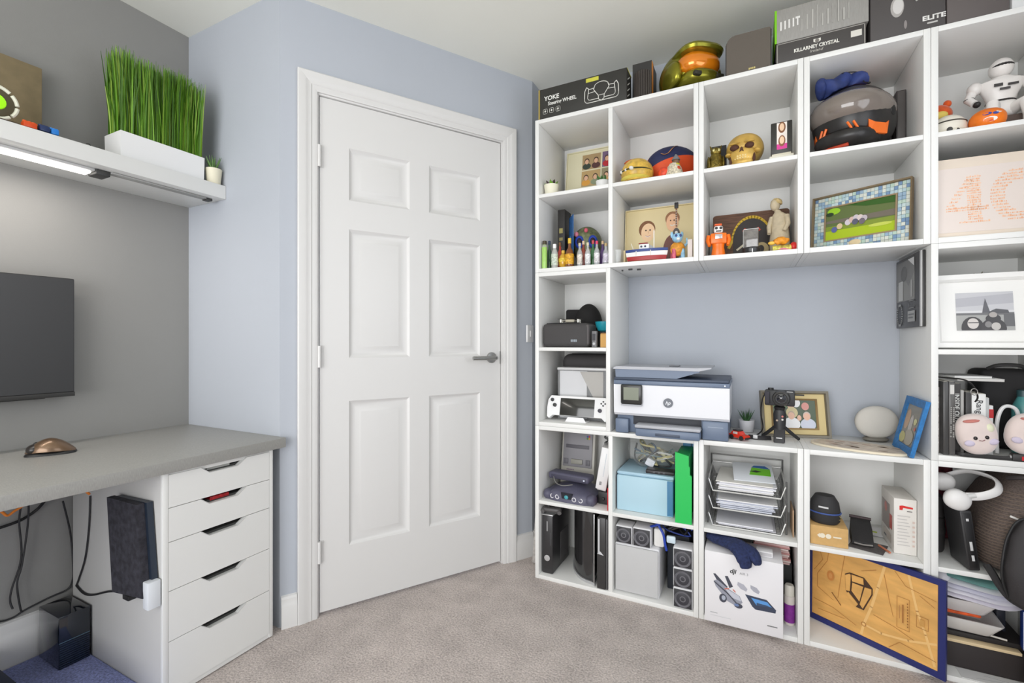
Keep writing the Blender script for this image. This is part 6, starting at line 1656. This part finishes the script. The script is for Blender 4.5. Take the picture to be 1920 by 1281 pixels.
MB().loft([[(-.032, 0, 0), (.032, 0, 0), (.030, 0, .012), (-.030, 0, .012)], [(-.034, .06, 0), (.034, .06, 0), (.032, .06, .040), (-.032, .06, .040)], [(-.032, .13, 0), (.034, .13, 0), (.030, .13, .056), (-.028, .13, .056)]]).build('body', M((44, 43, 44), .7, bump=(300, .2)), pp_, smooth=30)
MB().tube([(-.032, .130, .058), (.034, .130, .056)], .006, 8).build('rolled_edge', M((70, 56, 58), .6), pp_)
MB().tube([(-.025, -.004, .006), (.0, -.006, .004), (.028, -.004, .006)], .003, 6).build('strap_end', M((130, 126, 122), .4), pp_)
lf1 = bx('dark_leaflet', M((84, 80, 80), .5, noise=(80, .3)), None, -.050, .050, 0, .10, 0, .0015, 0, loc=(.366, YF + .034, zf), rot=(0, 0, R(-20))); tag(lf1, 'dark printed leaflet under the black pouch', 'leaflet')
wp2 = thing('white_leaflet', 'white leaflet with small green logo lying at the back by the carton', 'leaflet', (.425, YF + .20, zf + .0022), R(-12))
bx('sheet', M((230, 230, 232), .6), wp2, -.055, .03, 0, .1, 0, .0012, 0)
bx('logo_spot', M((180, 196, 40), .6), wp2, -.01, .008, .03, .045, .0013, .0016, 0)
wx = thing('white_carton', 'tall white printed carton with red logo in the cube', 'box', (.4825, YF + .060, zf))
bx('carton', M((226, 222, 216), .6, noise=(20, .04)), wx, -.031, .030, 0, .165, 0, .188, .0012)
decal(wx, [('p', [(-.016, .150), (-.008, .150), (-.006, .158), (.020, .156), (.020, .162), (-.008, .166), (-.016, .164)], (214, 40, 36)), ('r', .004, .018, .146, .149, (120, 116, 114))] + [('r', -.022, .012 - .004 * (k % 3), .030 + .011 * k, .0325 + .011 * k, (196, 192, 190)) for k in range(10)] + [('r', .018, .024, .03 + .016 * k, .036 + .016 * k, (212, 190, 180)) for k in range(6)])
decal(wx, [('r', -.15, -.05, .06, .15, (150, 140, 136)), ('e', -.10, .13, .018, .018, (196, 120, 110)), ('r', -.05, -.02, .07, .12, (206, 90, 80)), ('r', -.13, -.03, .02, .05, (206, 196, 186)), ('r', -.12, -.09, .024, .030, (90, 96, 110))], loc=(-.0314, 0, 0), rot=(0, 0, R(-90)), y=0, name='side_print') 
pen = MB().tube([(.418, YF + .10, zf + .004), (.438, YF + .045, zf + .004)], .0035, 8).build('pencil', M((196, 120, 90), .5)); tag(pen, 'short reddish pencil lying beside the white carton', 'pencil')

# ---------------------------------------------------------------- row 1, fifth cube: headphones, case, slim device, backpack
hpz = zf
rc = thing('round_case', 'black ribbed hard case standing in the corner of the backpack cube', 'case', (.5865, YF + .193, zf))
MB().lathe([(.028, 0), (.031, .010), (.032, .06), (.0335, .065), (.0335, .075), (.032, .08), (.031, .17), (.024, .188)], n=26, sy=2.1).build('shell', M((52, 50, 50), .6), rc)
MB().tube([(.032 * math.cos(k * math.pi / 16), .067 * math.sin(k * math.pi / 16), .12) for k in range(32)], .002, 6, closed=True).build('zip', M((30, 30, 30), .5), rc)
mf = thing('maroon_cloth', 'folded dark maroon cloth at the back of the backpack cube', 'cloth', (.626, YF + .298, zf + .005))
MB().box(-.060, .05, -.024, .030, 0, .30, .012, 3).warp(lambda v: crump(v, .004, 60)).build('cloth', M((84, 26, 36), .9, noise=(80, .5)), mf)
hp = thing('headphones', 'white over-ear headphones resting on the black ribbed case', 'headphones', (.601, YF + .036, zf + .1985), R(0))
HW = M((228, 226, 224), .4)
bandp = smoothpath([(.020, -.030, .036), (.056, -.034, .044), (.092, -.026, .062), (.106, .004, .080), (.096, .040, .092), (.056, .085, .092), (.012, .10, .070)], 6)
MB().tube(bandp, .0125, 10, flat=(.42, 1.0)).build('headband', HW, hp)
MB().ell((0, 0, 0), (.034, .022, .032), 24, 14, sq=.9).xf(Matrix.Translation((-.002, -.030, .022)) @ Matrix.Rotation(R(22), 4, 'Y')).build('ear_cup', HW, hp)
MB().ell((0, 0, 0), (.030, .012, .030), 22, 10).xf(Matrix.Translation((.0, -.006, .022)) @ Matrix.Rotation(R(22), 4, 'Y')).build('ear_pad', M((206, 204, 202), .8), hp)
MB().ell((0, 0, 0), (.034, .022, .030), 24, 14, sq=.9).xf(Matrix.Translation((-.008, .075, .052))).build('ear_cup', HW, hp)
MB().tube([(.014, -.034, .036), (.040, -.034, .044)], .008, 10).build('slider', M((206, 206, 204), .4), hp)
sd = thing('slim_black_device', 'slim black upright device with silver buttons next to the headphones', 'device', (.640, YF + .002, zf))
sd.rotation_euler = (0, R(-7), R(6))
MB().box(-.0155, .0155, 0, .11, .0045, .192, .005).build('shell', M((46, 45, 46), .45), sd)
bx('front_inset', M((34, 33, 34), .35), sd, -.010, .010, -.0015, -.0002, .014, .184, .0005)
for z0_, z1__ in ((.036, .054), (.068, .096), (.160, .168)): MB().box(-.0035, .0035, -.003, -.0016, z0_, z1__, .0006).build('silver_key', M((206, 206, 206), .3), sd)
bpk = thing('backpack', 'brown and black backpack bulging out of the lower right cube', 'backpack', (.752, YF, zf))
MESHB = M((96, 84, 78), .8, noise=(200, .35), bump=(300, .5), name='brown_mesh_fabric')
def bag_sec(z, x0_, x1_, y0_, y1_, n=24):
    return [((x0_ + x1_) / 2 + (x1_ - x0_) / 2 * math.copysign(abs(math.cos(2 * math.pi * i / n)) ** .6, math.cos(2 * math.pi * i / n)), (y0_ + y1_) / 2 + (y1_ - y0_) / 2 * math.copysign(abs(math.sin(2 * math.pi * i / n)) ** .6, math.sin(2 * math.pi * i / n)), z) for i in range(n)]
SECS = ((.004, -.055, .095, .02, .26), (.02, -.085, .100, .0, .28), (.12, -.094, .105, -.02, .29), (.19, -.074, .105, -.010, .28), (.24, -.040, .105, .04, .28), (.280, -.008, .10, .06, .26), (.304, .012, .08, .08, .22))
MB().loft([bag_sec(*q) for q in SECS]).build('main_body', MESHB, bpk)
MB().loft([bag_sec(-.06, -.030, .08, -.085, -.035), bag_sec(-.035, -.060, .11, -.10, -.024), bag_sec(.06, -.072, .12, -.105, -.0245), bag_sec(.15, -.052, .115, -.085, -.026), bag_sec(.20, -.02, .10, -.058, -.028)]).build('front_pocket', M((50, 47, 48), .7, bump=(200, .2)), bpk)
rib = MB()
for k in range(24):
    z_ = .030 + k * .0095
    for A, B in zip(SECS[:-1], SECS[1:]):
        if A[0] <= z_ <= B[0]:
            u_ = (z_ - A[0]) / (B[0] - A[0]); q = [A[i] + (B[i] - A[i]) * u_ for i in range(5)]; break
    cxr, cyr, ax, ay = (q[1] + q[2]) / 2, (q[3] + q[4]) / 2, (q[2] - q[1]) / 2, (q[4] - q[3]) / 2
    pr_ = []
    for j in range(13):
        a_ = R(196 + j * 7)
        ca, sa = math.cos(a_), math.sin(a_)
        pr_.append((cxr + ax * math.copysign(abs(ca) ** .6, ca), cyr + ay * math.copysign(abs(sa) ** .6, sa), z_))
    rib.tube(pr_, .0016, 4)
ro = rib.build('mesh_ribs', M((120, 104, 92), .8), bpk); ro['kind'] = 'stuff'
MB().tube(smoothpath([(-.058, -.062, -.04), (-.074, -.066, .02), (-.073, -.066, .08), (-.056, -.054, .150), (-.02, -.045, .200), (.07, -.045, .21)]), .0038, 8).build('pocket_piping', M((28, 27, 28), .6), bpk)
MB().tube(smoothpath([(-.02, .05, .296), (.0, .02, .308), (.05, .02, .308), (.08, .06, .294)]), .007, 8).build('carry_handle', M((56, 50, 50), .7), bpk)
MB().box(-.040, -.016, -.0180, -.0140, .188, .194, .001, rot=Matrix.Rotation(R(22), 3, 'Y')).build('logo_tab', M((226, 222, 216), .4), bpk)
MB().tube(smoothpath([(-.090, -.014, .035), (-.082, -.030, .016), (-.070, -.042, -.012), (-.050, -.055, -.040), (-.01, -.07, -.058)]), .010, 8).build('lower_strap', M((40, 38, 39), .7), bpk)
# ================================================================ row 0, first cube: consoles standing on end
zf = FL[0] + .0004
xb = thing('black_console', 'black games console standing on end with round silver button', 'games console', (-.8165, YF + .024, zf), R(0))
bx('shell', M((50, 49, 50), .35), xb, -.027, .027, 0, .22, 0, .266, .006)
bx('grille_side', M((92, 90, 90), .5), xb, .0272, .0285, .10, .20, .03, .16, 0)
MB().box(-.029, .029, -.003, .22, .2664, .272, .002).build('silver_cap', M((190, 190, 190), .3, .7), xb)
MB().lathe([(.0135, 0), (.0135, .003), (.009, .004)], (.0, -.0, .072), 22, 'y').build('power_button', M((206, 206, 206), .3, .5), xb)
decal(xb, [('r', -.003, .003, .195, .24, (150, 150, 150)), ('r', .014, .016, .13, .19, (84, 84, 86))], name='front_detail')
bx('left_trim', M((130, 130, 130), .35, .4), xb, -.0295, -.0272, .004, .21, .004, .262, .0008)
gp_ = thing('game_controller', 'dark grey game controller lying on the black console', 'game controller', (-.806, YF + .055, zf + .2726), R(6))
MB().box(-.038, .046, -.028, .028, .008, .028, .008, 3).build('body', M((88, 86, 86), .45), gp_)
for s in (-1, 1):
    MB().tube([(.004 + s * .034, -.010, .018), (.004 + s * .040, -.032, .012)], [.012, .010], 10).build('hand_grip', M((96, 94, 94), .45), gp_)
    MB().cyl((.004 + s * .018, -.004, .028), (.004 + s * .018, -.004, .034), .007, n=14).build('thumb_stick', M((60, 58, 58), .5), gp_)
MB().box(-.03, .03, -.02, .02, .0, .0078, .002).build('stand_pad', M((50, 50, 50), .5), gp_)
ps = thing('curved_console', 'glossy black curved games console standing on end with silver edges', 'games console', (-.5955, YF + .018, zf))
GB = M((44, 43, 44), .12, coat=.6)
foot = [(0, 0)] + [(-.012 - .150 * math.sin(R(a)), .012 + .285 * (1 - math.cos(R(a)))) for a in range(0, 91, 10)] + [(0, .297)]
MB().prism(foot, .012, .312, 'xy').build('shell', GB, ps, smooth=40)
fo2 = [(.006, -.006)] + [(-.010 - .158 * math.sin(R(a)), .004 + .292 * (1 - math.cos(R(a)))) for a in range(0, 91, 10)] + [(.006, .299)]
MB().prism(fo2, 0, .0118, 'xy').build('silver_base', M((196, 196, 198), .3, .6), ps, smooth=40)
bx('silver_edge', M((206, 206, 206), .25, .8), ps, .0004, .005, -.004, .002, .0122, .312, .0005)
MB().prism([(-.030, .06), (-.004, .01), (-.0, .012), (-.0, .09)], .20, .3122, 'xy').build('grey_inlay', M((150, 150, 156), .3), ps, smooth=0) if False else None
decal(ps, [('r', -.040, -.006, .166, .170, (190, 190, 190))], loc=(-.006, .012, 0), rot=(0, 0, R(-62)), y=-.004, name='lettering')
ps4 = thing('slim_console', 'slim dark games console standing between curved console and divider', 'games console', (-.5525, YF + .004, zf))
bx('lower_shell', M((58, 57, 57), .3), ps4, -.024, .013, 0, .28, 0, .306, .002)
bx('upper_shell', M((88, 87, 88), .4), ps4, .0134, .0225, .004, .28, .0, .302, .002)
bx('light_bar', M((206, 206, 208), .3), ps4, -.019, -.012, -.0012, -.0002, .155, .300, 0)
MB().prism([(-.023, .150), (.006, .146), (-.010, .162)], -.0014, -.0002).build('light_wedge', M((206, 206, 208), .3), ps4, smooth=0)

# ---------------------------------------------------------------- row 0, second cube: speakers
SPW = M((226, 226, 228), .4); SPD = M((50, 50, 54), .5)
sbw = thing('subwoofer', 'white box subwoofer with pale grey fabric front in the floor-level cube', 'loudspeaker', (-.4125, YF + .022, zf))
sw3 = .0925
MB().box(-sw3, sw3, .008, .25, 0, .205, .008, 3).build('cabinet', SPW, sbw)
MB().box(-sw3 + .004, sw3 - .004, -.002, .0076, .006, .199, .004, 3).build('grille', M((196, 196, 196), .9, bump=(700, .2)), sbw)
def cube_speaker(label, x, d, z, s=.0745, rz=0):
    t = thing('cube_speaker', label, 'loudspeaker', (x, YF + d, z), rz, 'small cube satellite speakers')
    MB().box(-s / 2, s / 2, .002, s * 1.1, 0, s * 1.07, .006, 3).build('cabinet', SPW, t)
    MB().box(-s / 2 + .0035, s / 2 - .0035, -.001, .0017, .0035, s * 1.0, .001).build('baffle', SPD, t)
    MB().lathe([(s * .43, 0), (s * .42, .004), (s * .39, .004), (s * .36, .001)], (0, -.0012, s * .52), 28, 'y').build('trim_ring', M((128, 128, 134), .35, .5), t)
    MB().lathe([(s * .345, .0), (s * .30, .002), (s * .12, .0005), (s * .01, .003)], (0, -.0014, s * .52), 26, 'y').build('cone', M((58, 58, 64), .5), t)
    return t
cube_speaker('small cube speaker on the subwoofer beside the divider', -.4660, .024, zf + .2056, .070)
cube_speaker('small cube speaker on the subwoofer next to the cables', -.3905, .022, zf + .2056, .074)
for k, l_ in enumerate(('bottom cube speaker of the stack of three by the shelf side', 'middle cube speaker of the stack of three by the shelf side', 'top cube speaker of the stack of three by the shelf side')):
    cube_speaker(l_, -.2265, .006, zf + k * .0800, .0742)
cbz = thing('cable_tangle', 'tangle of black, blue and white cables above the speaker gap', 'cables', (-.275, YF + .16, zf))
bx('box_under', M((40, 44, 52), .6), cbz, -.030, .06, -.02, .12, 0, .235, .004)
rn = random.Random(21)
for k in range(10):
    pts = [(rn.uniform(-.05, .08), rn.uniform(-.07, .09), rn.uniform(.248, .312)) for _ in range(6)]
    MB().tube(smoothpath(pts, 5), rn.uniform(.003, .005), 6).build('cable', M(((36, 36, 38), (44, 44, 46), (50, 70, 150), (200, 200, 200), (70, 66, 60))[k % 5], .5), cbz)
MB().tube(smoothpath([(-.050, -.115, .300), (-.030, -.125, .270), (-.024, -.125, .235), (-.018, -.120, .205)]), .005, 8).build('blue_cable', M((36, 66, 170), .4), cbz)
MB().tube(smoothpath([(-.085, -.10, .285), (-.06, -.115, .300), (-.04, -.11, .312)]), .005, 8).build('blue_cable', M((36, 66, 170), .4), cbz)
MB().box(-.018, .018, -.130, -.116, .240, .270, .006).build('white_tag', M((206, 222, 232), .4), cbz)
tgs = bx('white_paper_bag', M((236, 234, 230), .6), None, -.020, .022, 0, .03, 0, .075, .008, loc=(-.3275, YF + .055, zf + .2056)); tag(tgs, 'small white paper bag wedged beside the cube speakers', 'bag')

# ---------------------------------------------------------------- row 0, third cube: drone carton, knitted hat, papers, bottle
dbx = thing('drone_carton', 'large white carton printed with a folded drone and controller', 'box', (-.0125, YF - .034, zf))
w2 = .1305
bx('carton', M((230, 228, 230), .5), dbx, -w2, w2, 0, .15, 0, .268, .003)
bx('top_flap', M((222, 220, 222), .5), dbx, .045, .10, .03, .075, .2684, .290, .004)
bx('handle_slot', M((190, 188, 190), .5), dbx, .050, .095, .0285, .0298, .275, .286, 0)
G1, G2, G3 = (150, 152, 164), (70, 72, 84), (196, 198, 208)
def dprint(shapes, name): decal(dbx, shapes, name=name, loc=(0, 0, -.020))
dprint([('p', [(-.100, .205), (-.092, .206), (-.050, .165), (-.060, .150), (-.085, .178)], G2), ('p', [(-.060, .204), (-.050, .206), (-.032, .170), (-.044, .162)], G2),
        ('p', [(-.098, .180), (-.085, .184), (-.050, .160), (-.010, .140), (.0, .118), (-.020, .100), (-.050, .112), (-.092, .160)], G1), ('p', [(-.060, .160), (-.012, .140), (-.004, .122), (-.04, .130)], G3), ('l', [(-.060, .156), (-.046, .160)], .003, (206, 90, 60)), ('l', [(-.032, .160), (-.024, .152)], .003, (206, 90, 60)),
        ('e', -.066, .120, .013, .016, G2), ('e', -.064, .122, .007, .009, (170, 176, 190)), ('e', -.014, .104, .014, .009, G2), ('e', -.02, .106, .008, .005, (110, 130, 170)), ('l', [(-.096, .176), (-.05, .142), (-.02, .112)], .004, G2)], 'drone_print')
dprint([('p', [(-.016, .192), (.004, .186), (.016, .172), (.012, .162), (-.006, .168), (-.018, .180)], (176, 176, 186))], 'battery_print')
dprint([('p', [(.026, .190), (.046, .184), (.056, .172), (.052, .162), (.036, .168), (.026, .178)], (170, 170, 180))], 'battery_print')
dprint([('p', [(.008, .152), (.078, .148), (.108, .118), (.106, .106), (.042, .104), (.032, .112)], (58, 66, 86)), ('p', [(.028, .144), (.080, .140), (.094, .124), (.046, .120)], (90, 150, 214)), ('p', [(.046, .130), (.080, .128), (.094, .124), (.046, .120)], (60, 80, 110))], 'controller_print')
dprint([('r', -.110, -.085, .056, .059, (176, 176, 178))], 'small_print'); dprint([('r', -.110, -.040, .046, .048, (206, 206, 208))], 'small_print'); dprint([('r', .080, .112, .054, .058, (120, 120, 122))], 'small_print')
text(dbx, 'dji', -.044, .2000, .0165, (60, 60, 62), bold=.0006, shear=.2)
text(dbx, 'AIR 3', -.010, .2010, .0090, (150, 150, 152), bold=.0)
kh = thing('knitted_hat', 'navy knitted hat draped over the drone carton', 'hat', (-.055, YF + .030, zf + .2700))
KN = M((36, 46, 84), .9, noise=(120, .35), bump=(160, .5), name='navy_knit')
def knit(v, f=520):
    x_, y_, z_ = v[0], v[1], v[2] + .0010 * math.sin((v[0] - v[1]) * f)
    if z_ < .0012 and y_ > -.0665:                      # rests on the carton top, hangs in front of its face
        if y_ < -.050 and z_ < -.003: y_ = -.0668
        else: z_ = .0012
    return (x_, y_, z_)
MB().tube(smoothpath([(-.083, .030, .0235), (-.060, .022, .0245), (-.020, .0, .0245), (.012, -.030, .0265), (.032, -.056, .026), (.046, -.078, .010), (.052, -.0865, -.014), (.054, -.0875, -.030)], 5), [.012] + [.020 + .0022 * k for k in range(5)] + [.031] * 15 + [.031 - .0010 * k for k in range(9)] + [.019 - .0006 * k for k in range(5)] + [.012], 20, flat=(1.25, .72)).warp(knit).build('crown', KN, kh)
MB().tube(smoothpath([(.020, -.018, .0225), (.050, -.040, .0240), (.074, -.066, .020), (.088, -.084, .002), (.091, -.0865, -.012)], 5), [.014, .017, .019, .020] + [.021] * 8 + [.020, .019, .018, .017, .016, .015, .014, .012, .009], 18, flat=(1.15, .75)).warp(knit).build('cuff_fold', KN, kh)
pstk = thing('paper_pile', 'pile of pink and white papers beside the knitted hat', 'papers', (.098, YF + .135, zf), 0)
bx('box_under', M((36, 40, 40), .6), pstk, -.075, .060, 0, .17, 0, .205, .003)
for k in range(14):
    c_ = ((222, 186, 182), (232, 214, 208), (206, 150, 146))[k % 3]
    MB().box(-.070 + rn.uniform(-.003, .003), .050 + rn.uniform(-.004, .004), -.012 + rn.uniform(-.003, .003), .15, .2055 + k * .0072, .2055 + k * .0072 + .0065, .0005).build('sheet', M(c_, .7), pstk, smooth=0)
bo = thing('purple_bottle', 'white bottle with a purple label beside the drone carton', 'bottle', (.1450, YF + .085, zf))
MB().lathe([(.0165, 0), (.0175, .003), (.0175, .105), (.0165, .108)], n=24).build('body', M((222, 214, 206), .4), bo)
MB().lathe([(.01765, .010), (.01765, .078)], n=24, cap0=False, cap1=False).build('label', M((136, 48, 150), .5, noise=(60, .2)), bo)
MB().lathe([(.0162, .1084), (.0162, .142), (.013, .148)], n=22).build('cap', M((226, 222, 210), .4), bo)

# ---------------------------------------------------------------- row 0, fourth cube: engraved wooden map in a blue frame
ang = math.atan2(-.23, .352)
mpw, mph = .415, .312
mf_ = thing('map_picture', 'engraved wooden street map in a royal blue frame leaning out of the cube', 'picture frame', (.2075, YF + .180, zf))
mf_.rotation_euler = (R(-1.0), 0, ang)
FB = M((34, 42, 104), .45)
b_ = .020
rings = [[(q, yy, q), (mpw - q, yy, q), (mpw - q, yy, mph - q), (q, yy, mph - q)] for q, yy in ((0, .012), (0, 0), (b_ - .002, 0), (b_, .002), (b_, .008))]
MB().loft(rings, True, True, False).build('frame', FB, mf_, smooth=20)
WD = M((222, 170, 96), .55, noise=(9, .16), stretch=(1, 1, 3), name='plywood')
bx('wood_panel', WD, mf_, b_ - .0005, mpw - b_ + .0005, .004, .0085, b_ - .0005, mph - b_ + .0005, 0)
RD = (236, 192, 124); LN = (176, 120, 60); DKL = (70, 48, 34)
iw, ih = mpw - 2 * b_, mph - 2 * b_
def mu(p): return [(b_ + a * iw, b_ + c * ih) for a, c in p]
roads = [('l', mu([(.62, .99), (.57, .70), (.52, .42), (.46, .16), (.44, .02)]), .008, RD), ('l', mu([(.46, .16), (.60, .14), (.80, .20), (.99, .30)]), .007, RD), ('l', mu([(.80, .99), (.86, .60), (.92, .36), (.98, .04)]), .007, RD), ('e', b_ + .46 * iw, b_ + .16 * ih, .008, .008, LN), ('e', b_ + .46 * iw, b_ + .16 * ih, .005, .005, RD)]
thin = []
for P_ in ([(.05, .99), (.10, .80), (.02, .62)], [(.16, .99), (.14, .80), (.05, .58), (.05, .40), (.20, .30)], [(.30, .99), (.27, .70), (.24, .36)], [(.62, .90), (.66, .60), (.69, .42)], [(.70, .99), (.78, .85), (.99, .80)], [(.44, .84), (.56, .92)], [(.02, .22), (.2, .2), (.4, .10)], [(.66, .02), (.74, .14), (.99, .10)], [(.54, .34), (.70, .30), (.84, .24)], [(.88, .80), (.98, .72)], [(.06, .10), (.3, .12)]):
    thin.append(('l', mu(P_), .0014, LN))
decal(mf_, roads + thin + [('e', b_ + .175 * iw, b_ + .62 * ih, .012, .018, (196, 130, 66)), ('e', b_ + .175 * iw, b_ + .62 * ih, .006, .010, (206, 146, 84)), ('l', mu([(.19, .40), (.27, .28)]), .003, (130, 84, 44)),
      ('l', mu([(.72, .70), (.81, .70), (.81, .32), (.72, .32), (.72, .70)]), .0012, LN), ('l', mu([(.86, .56), (.94, .56), (.94, .42), (.86, .42), (.86, .56)]), .0012, LN), ('r', b_ + .885 * iw, b_ + .915 * iw, b_ + .45 * ih, b_ + .53 * ih, (200, 150, 80))]
      + [('r', b_ + (.795 + .0) * iw, b_ + .803 * iw, b_ + (.36 + .035 * k) * ih, b_ + (.378 + .035 * k) * ih, (150, 100, 50)) for k in range(9)] + [('r', b_ + .760 * iw, b_ + .772 * iw, b_ + .40 * ih, b_ + .62 * ih, (170, 116, 60)), ('r', b_ + .738 * iw, b_ + .744 * iw, b_ + .44 * ih, b_ + .60 * ih, (186, 132, 76))], y=.0036, name='engraved_map')
# raised stadium-like block on the map
def slab(pts, z0_, z1_, m, name='raised_block'):
    MB().loft([[(a, z0_, c) for a, c in mu(pts)], [(a, z1_, c) for a, c in mu(pts)]]).build(name, m, mf_, smooth=0)
slab([(.30, .72), (.34, .76), (.46, .76), (.53, .66), (.53, .58), (.46, .34), (.40, .34), (.31, .50)], .0034, .0022, M(DKL, .6), 'block_outline')
slab([(.305, .71), (.34, .745), (.352, .735), (.345, .52), (.315, .51)], .0020, -.001, WD)
slab([(.36, .745), (.455, .750), (.46, .67), (.365, .66)], .0020, -.001, WD)
slab([(.47, .645), (.522, .65), (.522, .585), (.455, .36), (.43, .40)], .0020, -.001, WD)
slab([(.33, .50), (.415, .39), (.40, .355), (.32, .46)], .0020, -.001, WD)
slab([(.365, .64), (.455, .64), (.425, .43), (.358, .53)], .0020, .0012, WD, 'pitch')

# ---------------------------------------------------------------- row 0, fifth cube: black box, bowls, plates and books
blk = thing('black_storage_box', 'low black storage box with a cream edge strip on the cube floor', 'storage box', (.690, YF + .060, zf))
bx('box', M((46, 40, 40), .6), blk, -.115, .10, 0, .22, 0, .088, .003)
bx('cream_strip', M((222, 200, 160), .6), blk, -.112, .072, -.018, .008, .0884, .098, .001)
bx('tray_rim', M((34, 30, 30), .6), blk, -.115, .10, .009, .22, .0884, .112, .002)
def rect_bowl(label, x, d, z, w, dd, h, col, group):
    t = thing('serving_bowl', label, 'bowl', (x, YF + d, z), R(-4), group)
    def rr(kx, ky, zz): return [(a, b, zz) for a, b in rrect(-w / 2 * kx, w / 2 * kx, -dd / 2 * ky, dd / 2 * ky, .012)]
    MB().loft([rr(.62, .6, 0), rr(.70, .66, .004), rr(.97, .97, h * .9), rr(1, 1, h), rr(.95, .94, h), rr(.66, .6, .010)]).build('bowl', M(col, .3, coat=.3), t, smooth=35)
    return t
zb_ = zf + .1130
rect_bowl('white oblong serving bowl standing on the black storage box', .648, .125, zb_, .165, .16, .052, (232, 230, 228), 'white serving bowls')
on_ = bx('orange_cloth', M((224, 92, 40), .7, noise=(40, .3)), None, -.05, .045, -.05, .05, 0, .010, .004, loc=(.635, YF + .125, zb_ + .0530)); tag(on_, 'folded orange cloth between the two white bowls', 'cloth')
rect_bowl('white oblong serving bowl stacked over the orange cloth', .640, .120, zb_ + .0640, .150, .15, .050, (228, 224, 222), 'white serving bowls')
fl = thing('fabric_stack', 'teal and white folded fabric piled on the white bowls', 'fabric', (.676, YF + .120, zb_ + .1200), R(-10))
for k, (c_, s_, dz) in enumerate((((226, 222, 232), 1.0, 0), ((236, 234, 240), .98, .013), ((216, 216, 230), .96, .026), ((232, 230, 236), .94, .039))):
    MB().ell((0, 0, dz + .007), (.108 * s_, .115 * s_, .0075), 28, 6, sq=.7).warp(lambda v: (v[0], v[1], v[2] + .003 * math.sin(v[0] * 45 + v[1] * 30) - .10 * max(0, v[0] - .05))).build('white_layer', M(c_, .8), fl)
MB().ell((-.004, .004, .062), (.100, .106, .010), 28, 8, sq=.8).warp(lambda v: (v[0], v[1], v[2] + .003 * math.sin(v[0] * 45 + v[1] * 30) + .02 * max(0, v[1]))).build('teal_layer', M((110, 156, 152), .8, noise=(14, .25)), fl)
MB().ell((-.085, -.06, .052), (.022, .03, .020), 16, 10).build('rolled_edge', M((232, 230, 238), .8), fl)
dgs = thing('dark_book', 'dark navy book standing beside the white bowls', 'book', (.752, YF + .135, zb_))
bx('cover', M((34, 36, 46), .5), dgs, -.016, .006, 0, .1, 0, .105, .001)
bx('pages', M((190, 188, 184), .7), dgs, -.014, .004, .003, .098, .1052, .1062, 0)
blb = thing('blue_book', 'royal blue book with white border standing at the far end of the cube', 'book', (.782, YF + .030, zb_ - .0), R(-8))
bx('cover', M((30, 62, 142), .45), blb, -.022, .046, 0, .03, 0, .120, .001)
decal(blb, [('l', [(-.020, .118), (-.020, .003), (.045, .003)], .003, (206, 212, 224)), ('r', .006, .012, .02, .10, (120, 150, 200)), ('r', .018, .022, .02, .09, (206, 212, 224))], name='cover_print')
bpn = MB().tube([(.690, YF + .082, zf + .1165), (.738, YF + .070, zf + .1165)], .0032, 8).build('pen', M((206, 200, 190), .4)); tag(bpn, 'pale pen lying on the black storage box', 'pen')
sh1 = thing('line_drawing_sheet', 'white sheet with faint grey line drawing on the cube floor', 'paper', (.70, YF + .004, zf))
bx('sheet', M((232, 232, 232), .6), sh1, -.09, .06, 0, .054, 0, .0012, 0)
bx('drawn_line', M((170, 174, 178), .6), sh1, -.05, .02, .02, .0212, .0013, .0015, 0, rot=(0, 0, R(8)))
bx('drawn_line', M((170, 174, 178), .6), sh1, -.03, .03, .034, .0352, .0013, .0015, 0, rot=(0, 0, R(-6)))
yb2 = thing('yellow_packet', 'yellow and cream packet leaning at the right edge of the lowest cube', 'packet', (.775, YF - .045, .0006), R(-4))
yb2.rotation_euler = (R(-6), R(6), R(-4))
bx('packet', M((226, 190, 110), .5, noise=(30, .2)), yb2, -.030, .06, 0, .03, .008, .175, .003)
decal(yb2, [('r', -.03, .02, .13, .16, (240, 226, 40)), ('r', -.02, .04, .06, .09, (226, 214, 190))], name='packet_print')

# grey boards tucked between the shelf units and the short wall
tb_ = thing('leaning_board', 'narrow grey patterned board tucked in the gap beside the shelf units', 'board', (-.912, YF + .115, .0006))
tb_.rotation_euler = (0, R(4), 0)
bx('board', M((176, 172, 168), .7, noise=(60, .25)), tb_, -.022, -.004, 0, .16, .004, .62, .001)
bx('board_edge', M((120, 120, 118), .5), tb_, -.003, .004, .0, .16, .004, .30, .001)

# small dark clips under the top unit, by the niche
for k, (a, b) in enumerate(((1167, 507), (1182, 505), (1198, 505))):
    q = pt(a, b, Z=1.398)
    o = bx('cable_clip', M((60, 60, 62), .5), None, -.008 if k else -.003, .008 if k else .003, -.005, .005, -.0065, -.0006, .001, loc=(q.x, q.y, 1.400)); tag(o, ('tiny square dark clip under the upper unit at the niche corner', 'dark bar clip under the upper unit next to the tiny square clip', 'dark bar clip under the upper unit furthest from the niche corner')[k], 'clip', 'cable clips under the upper unit')
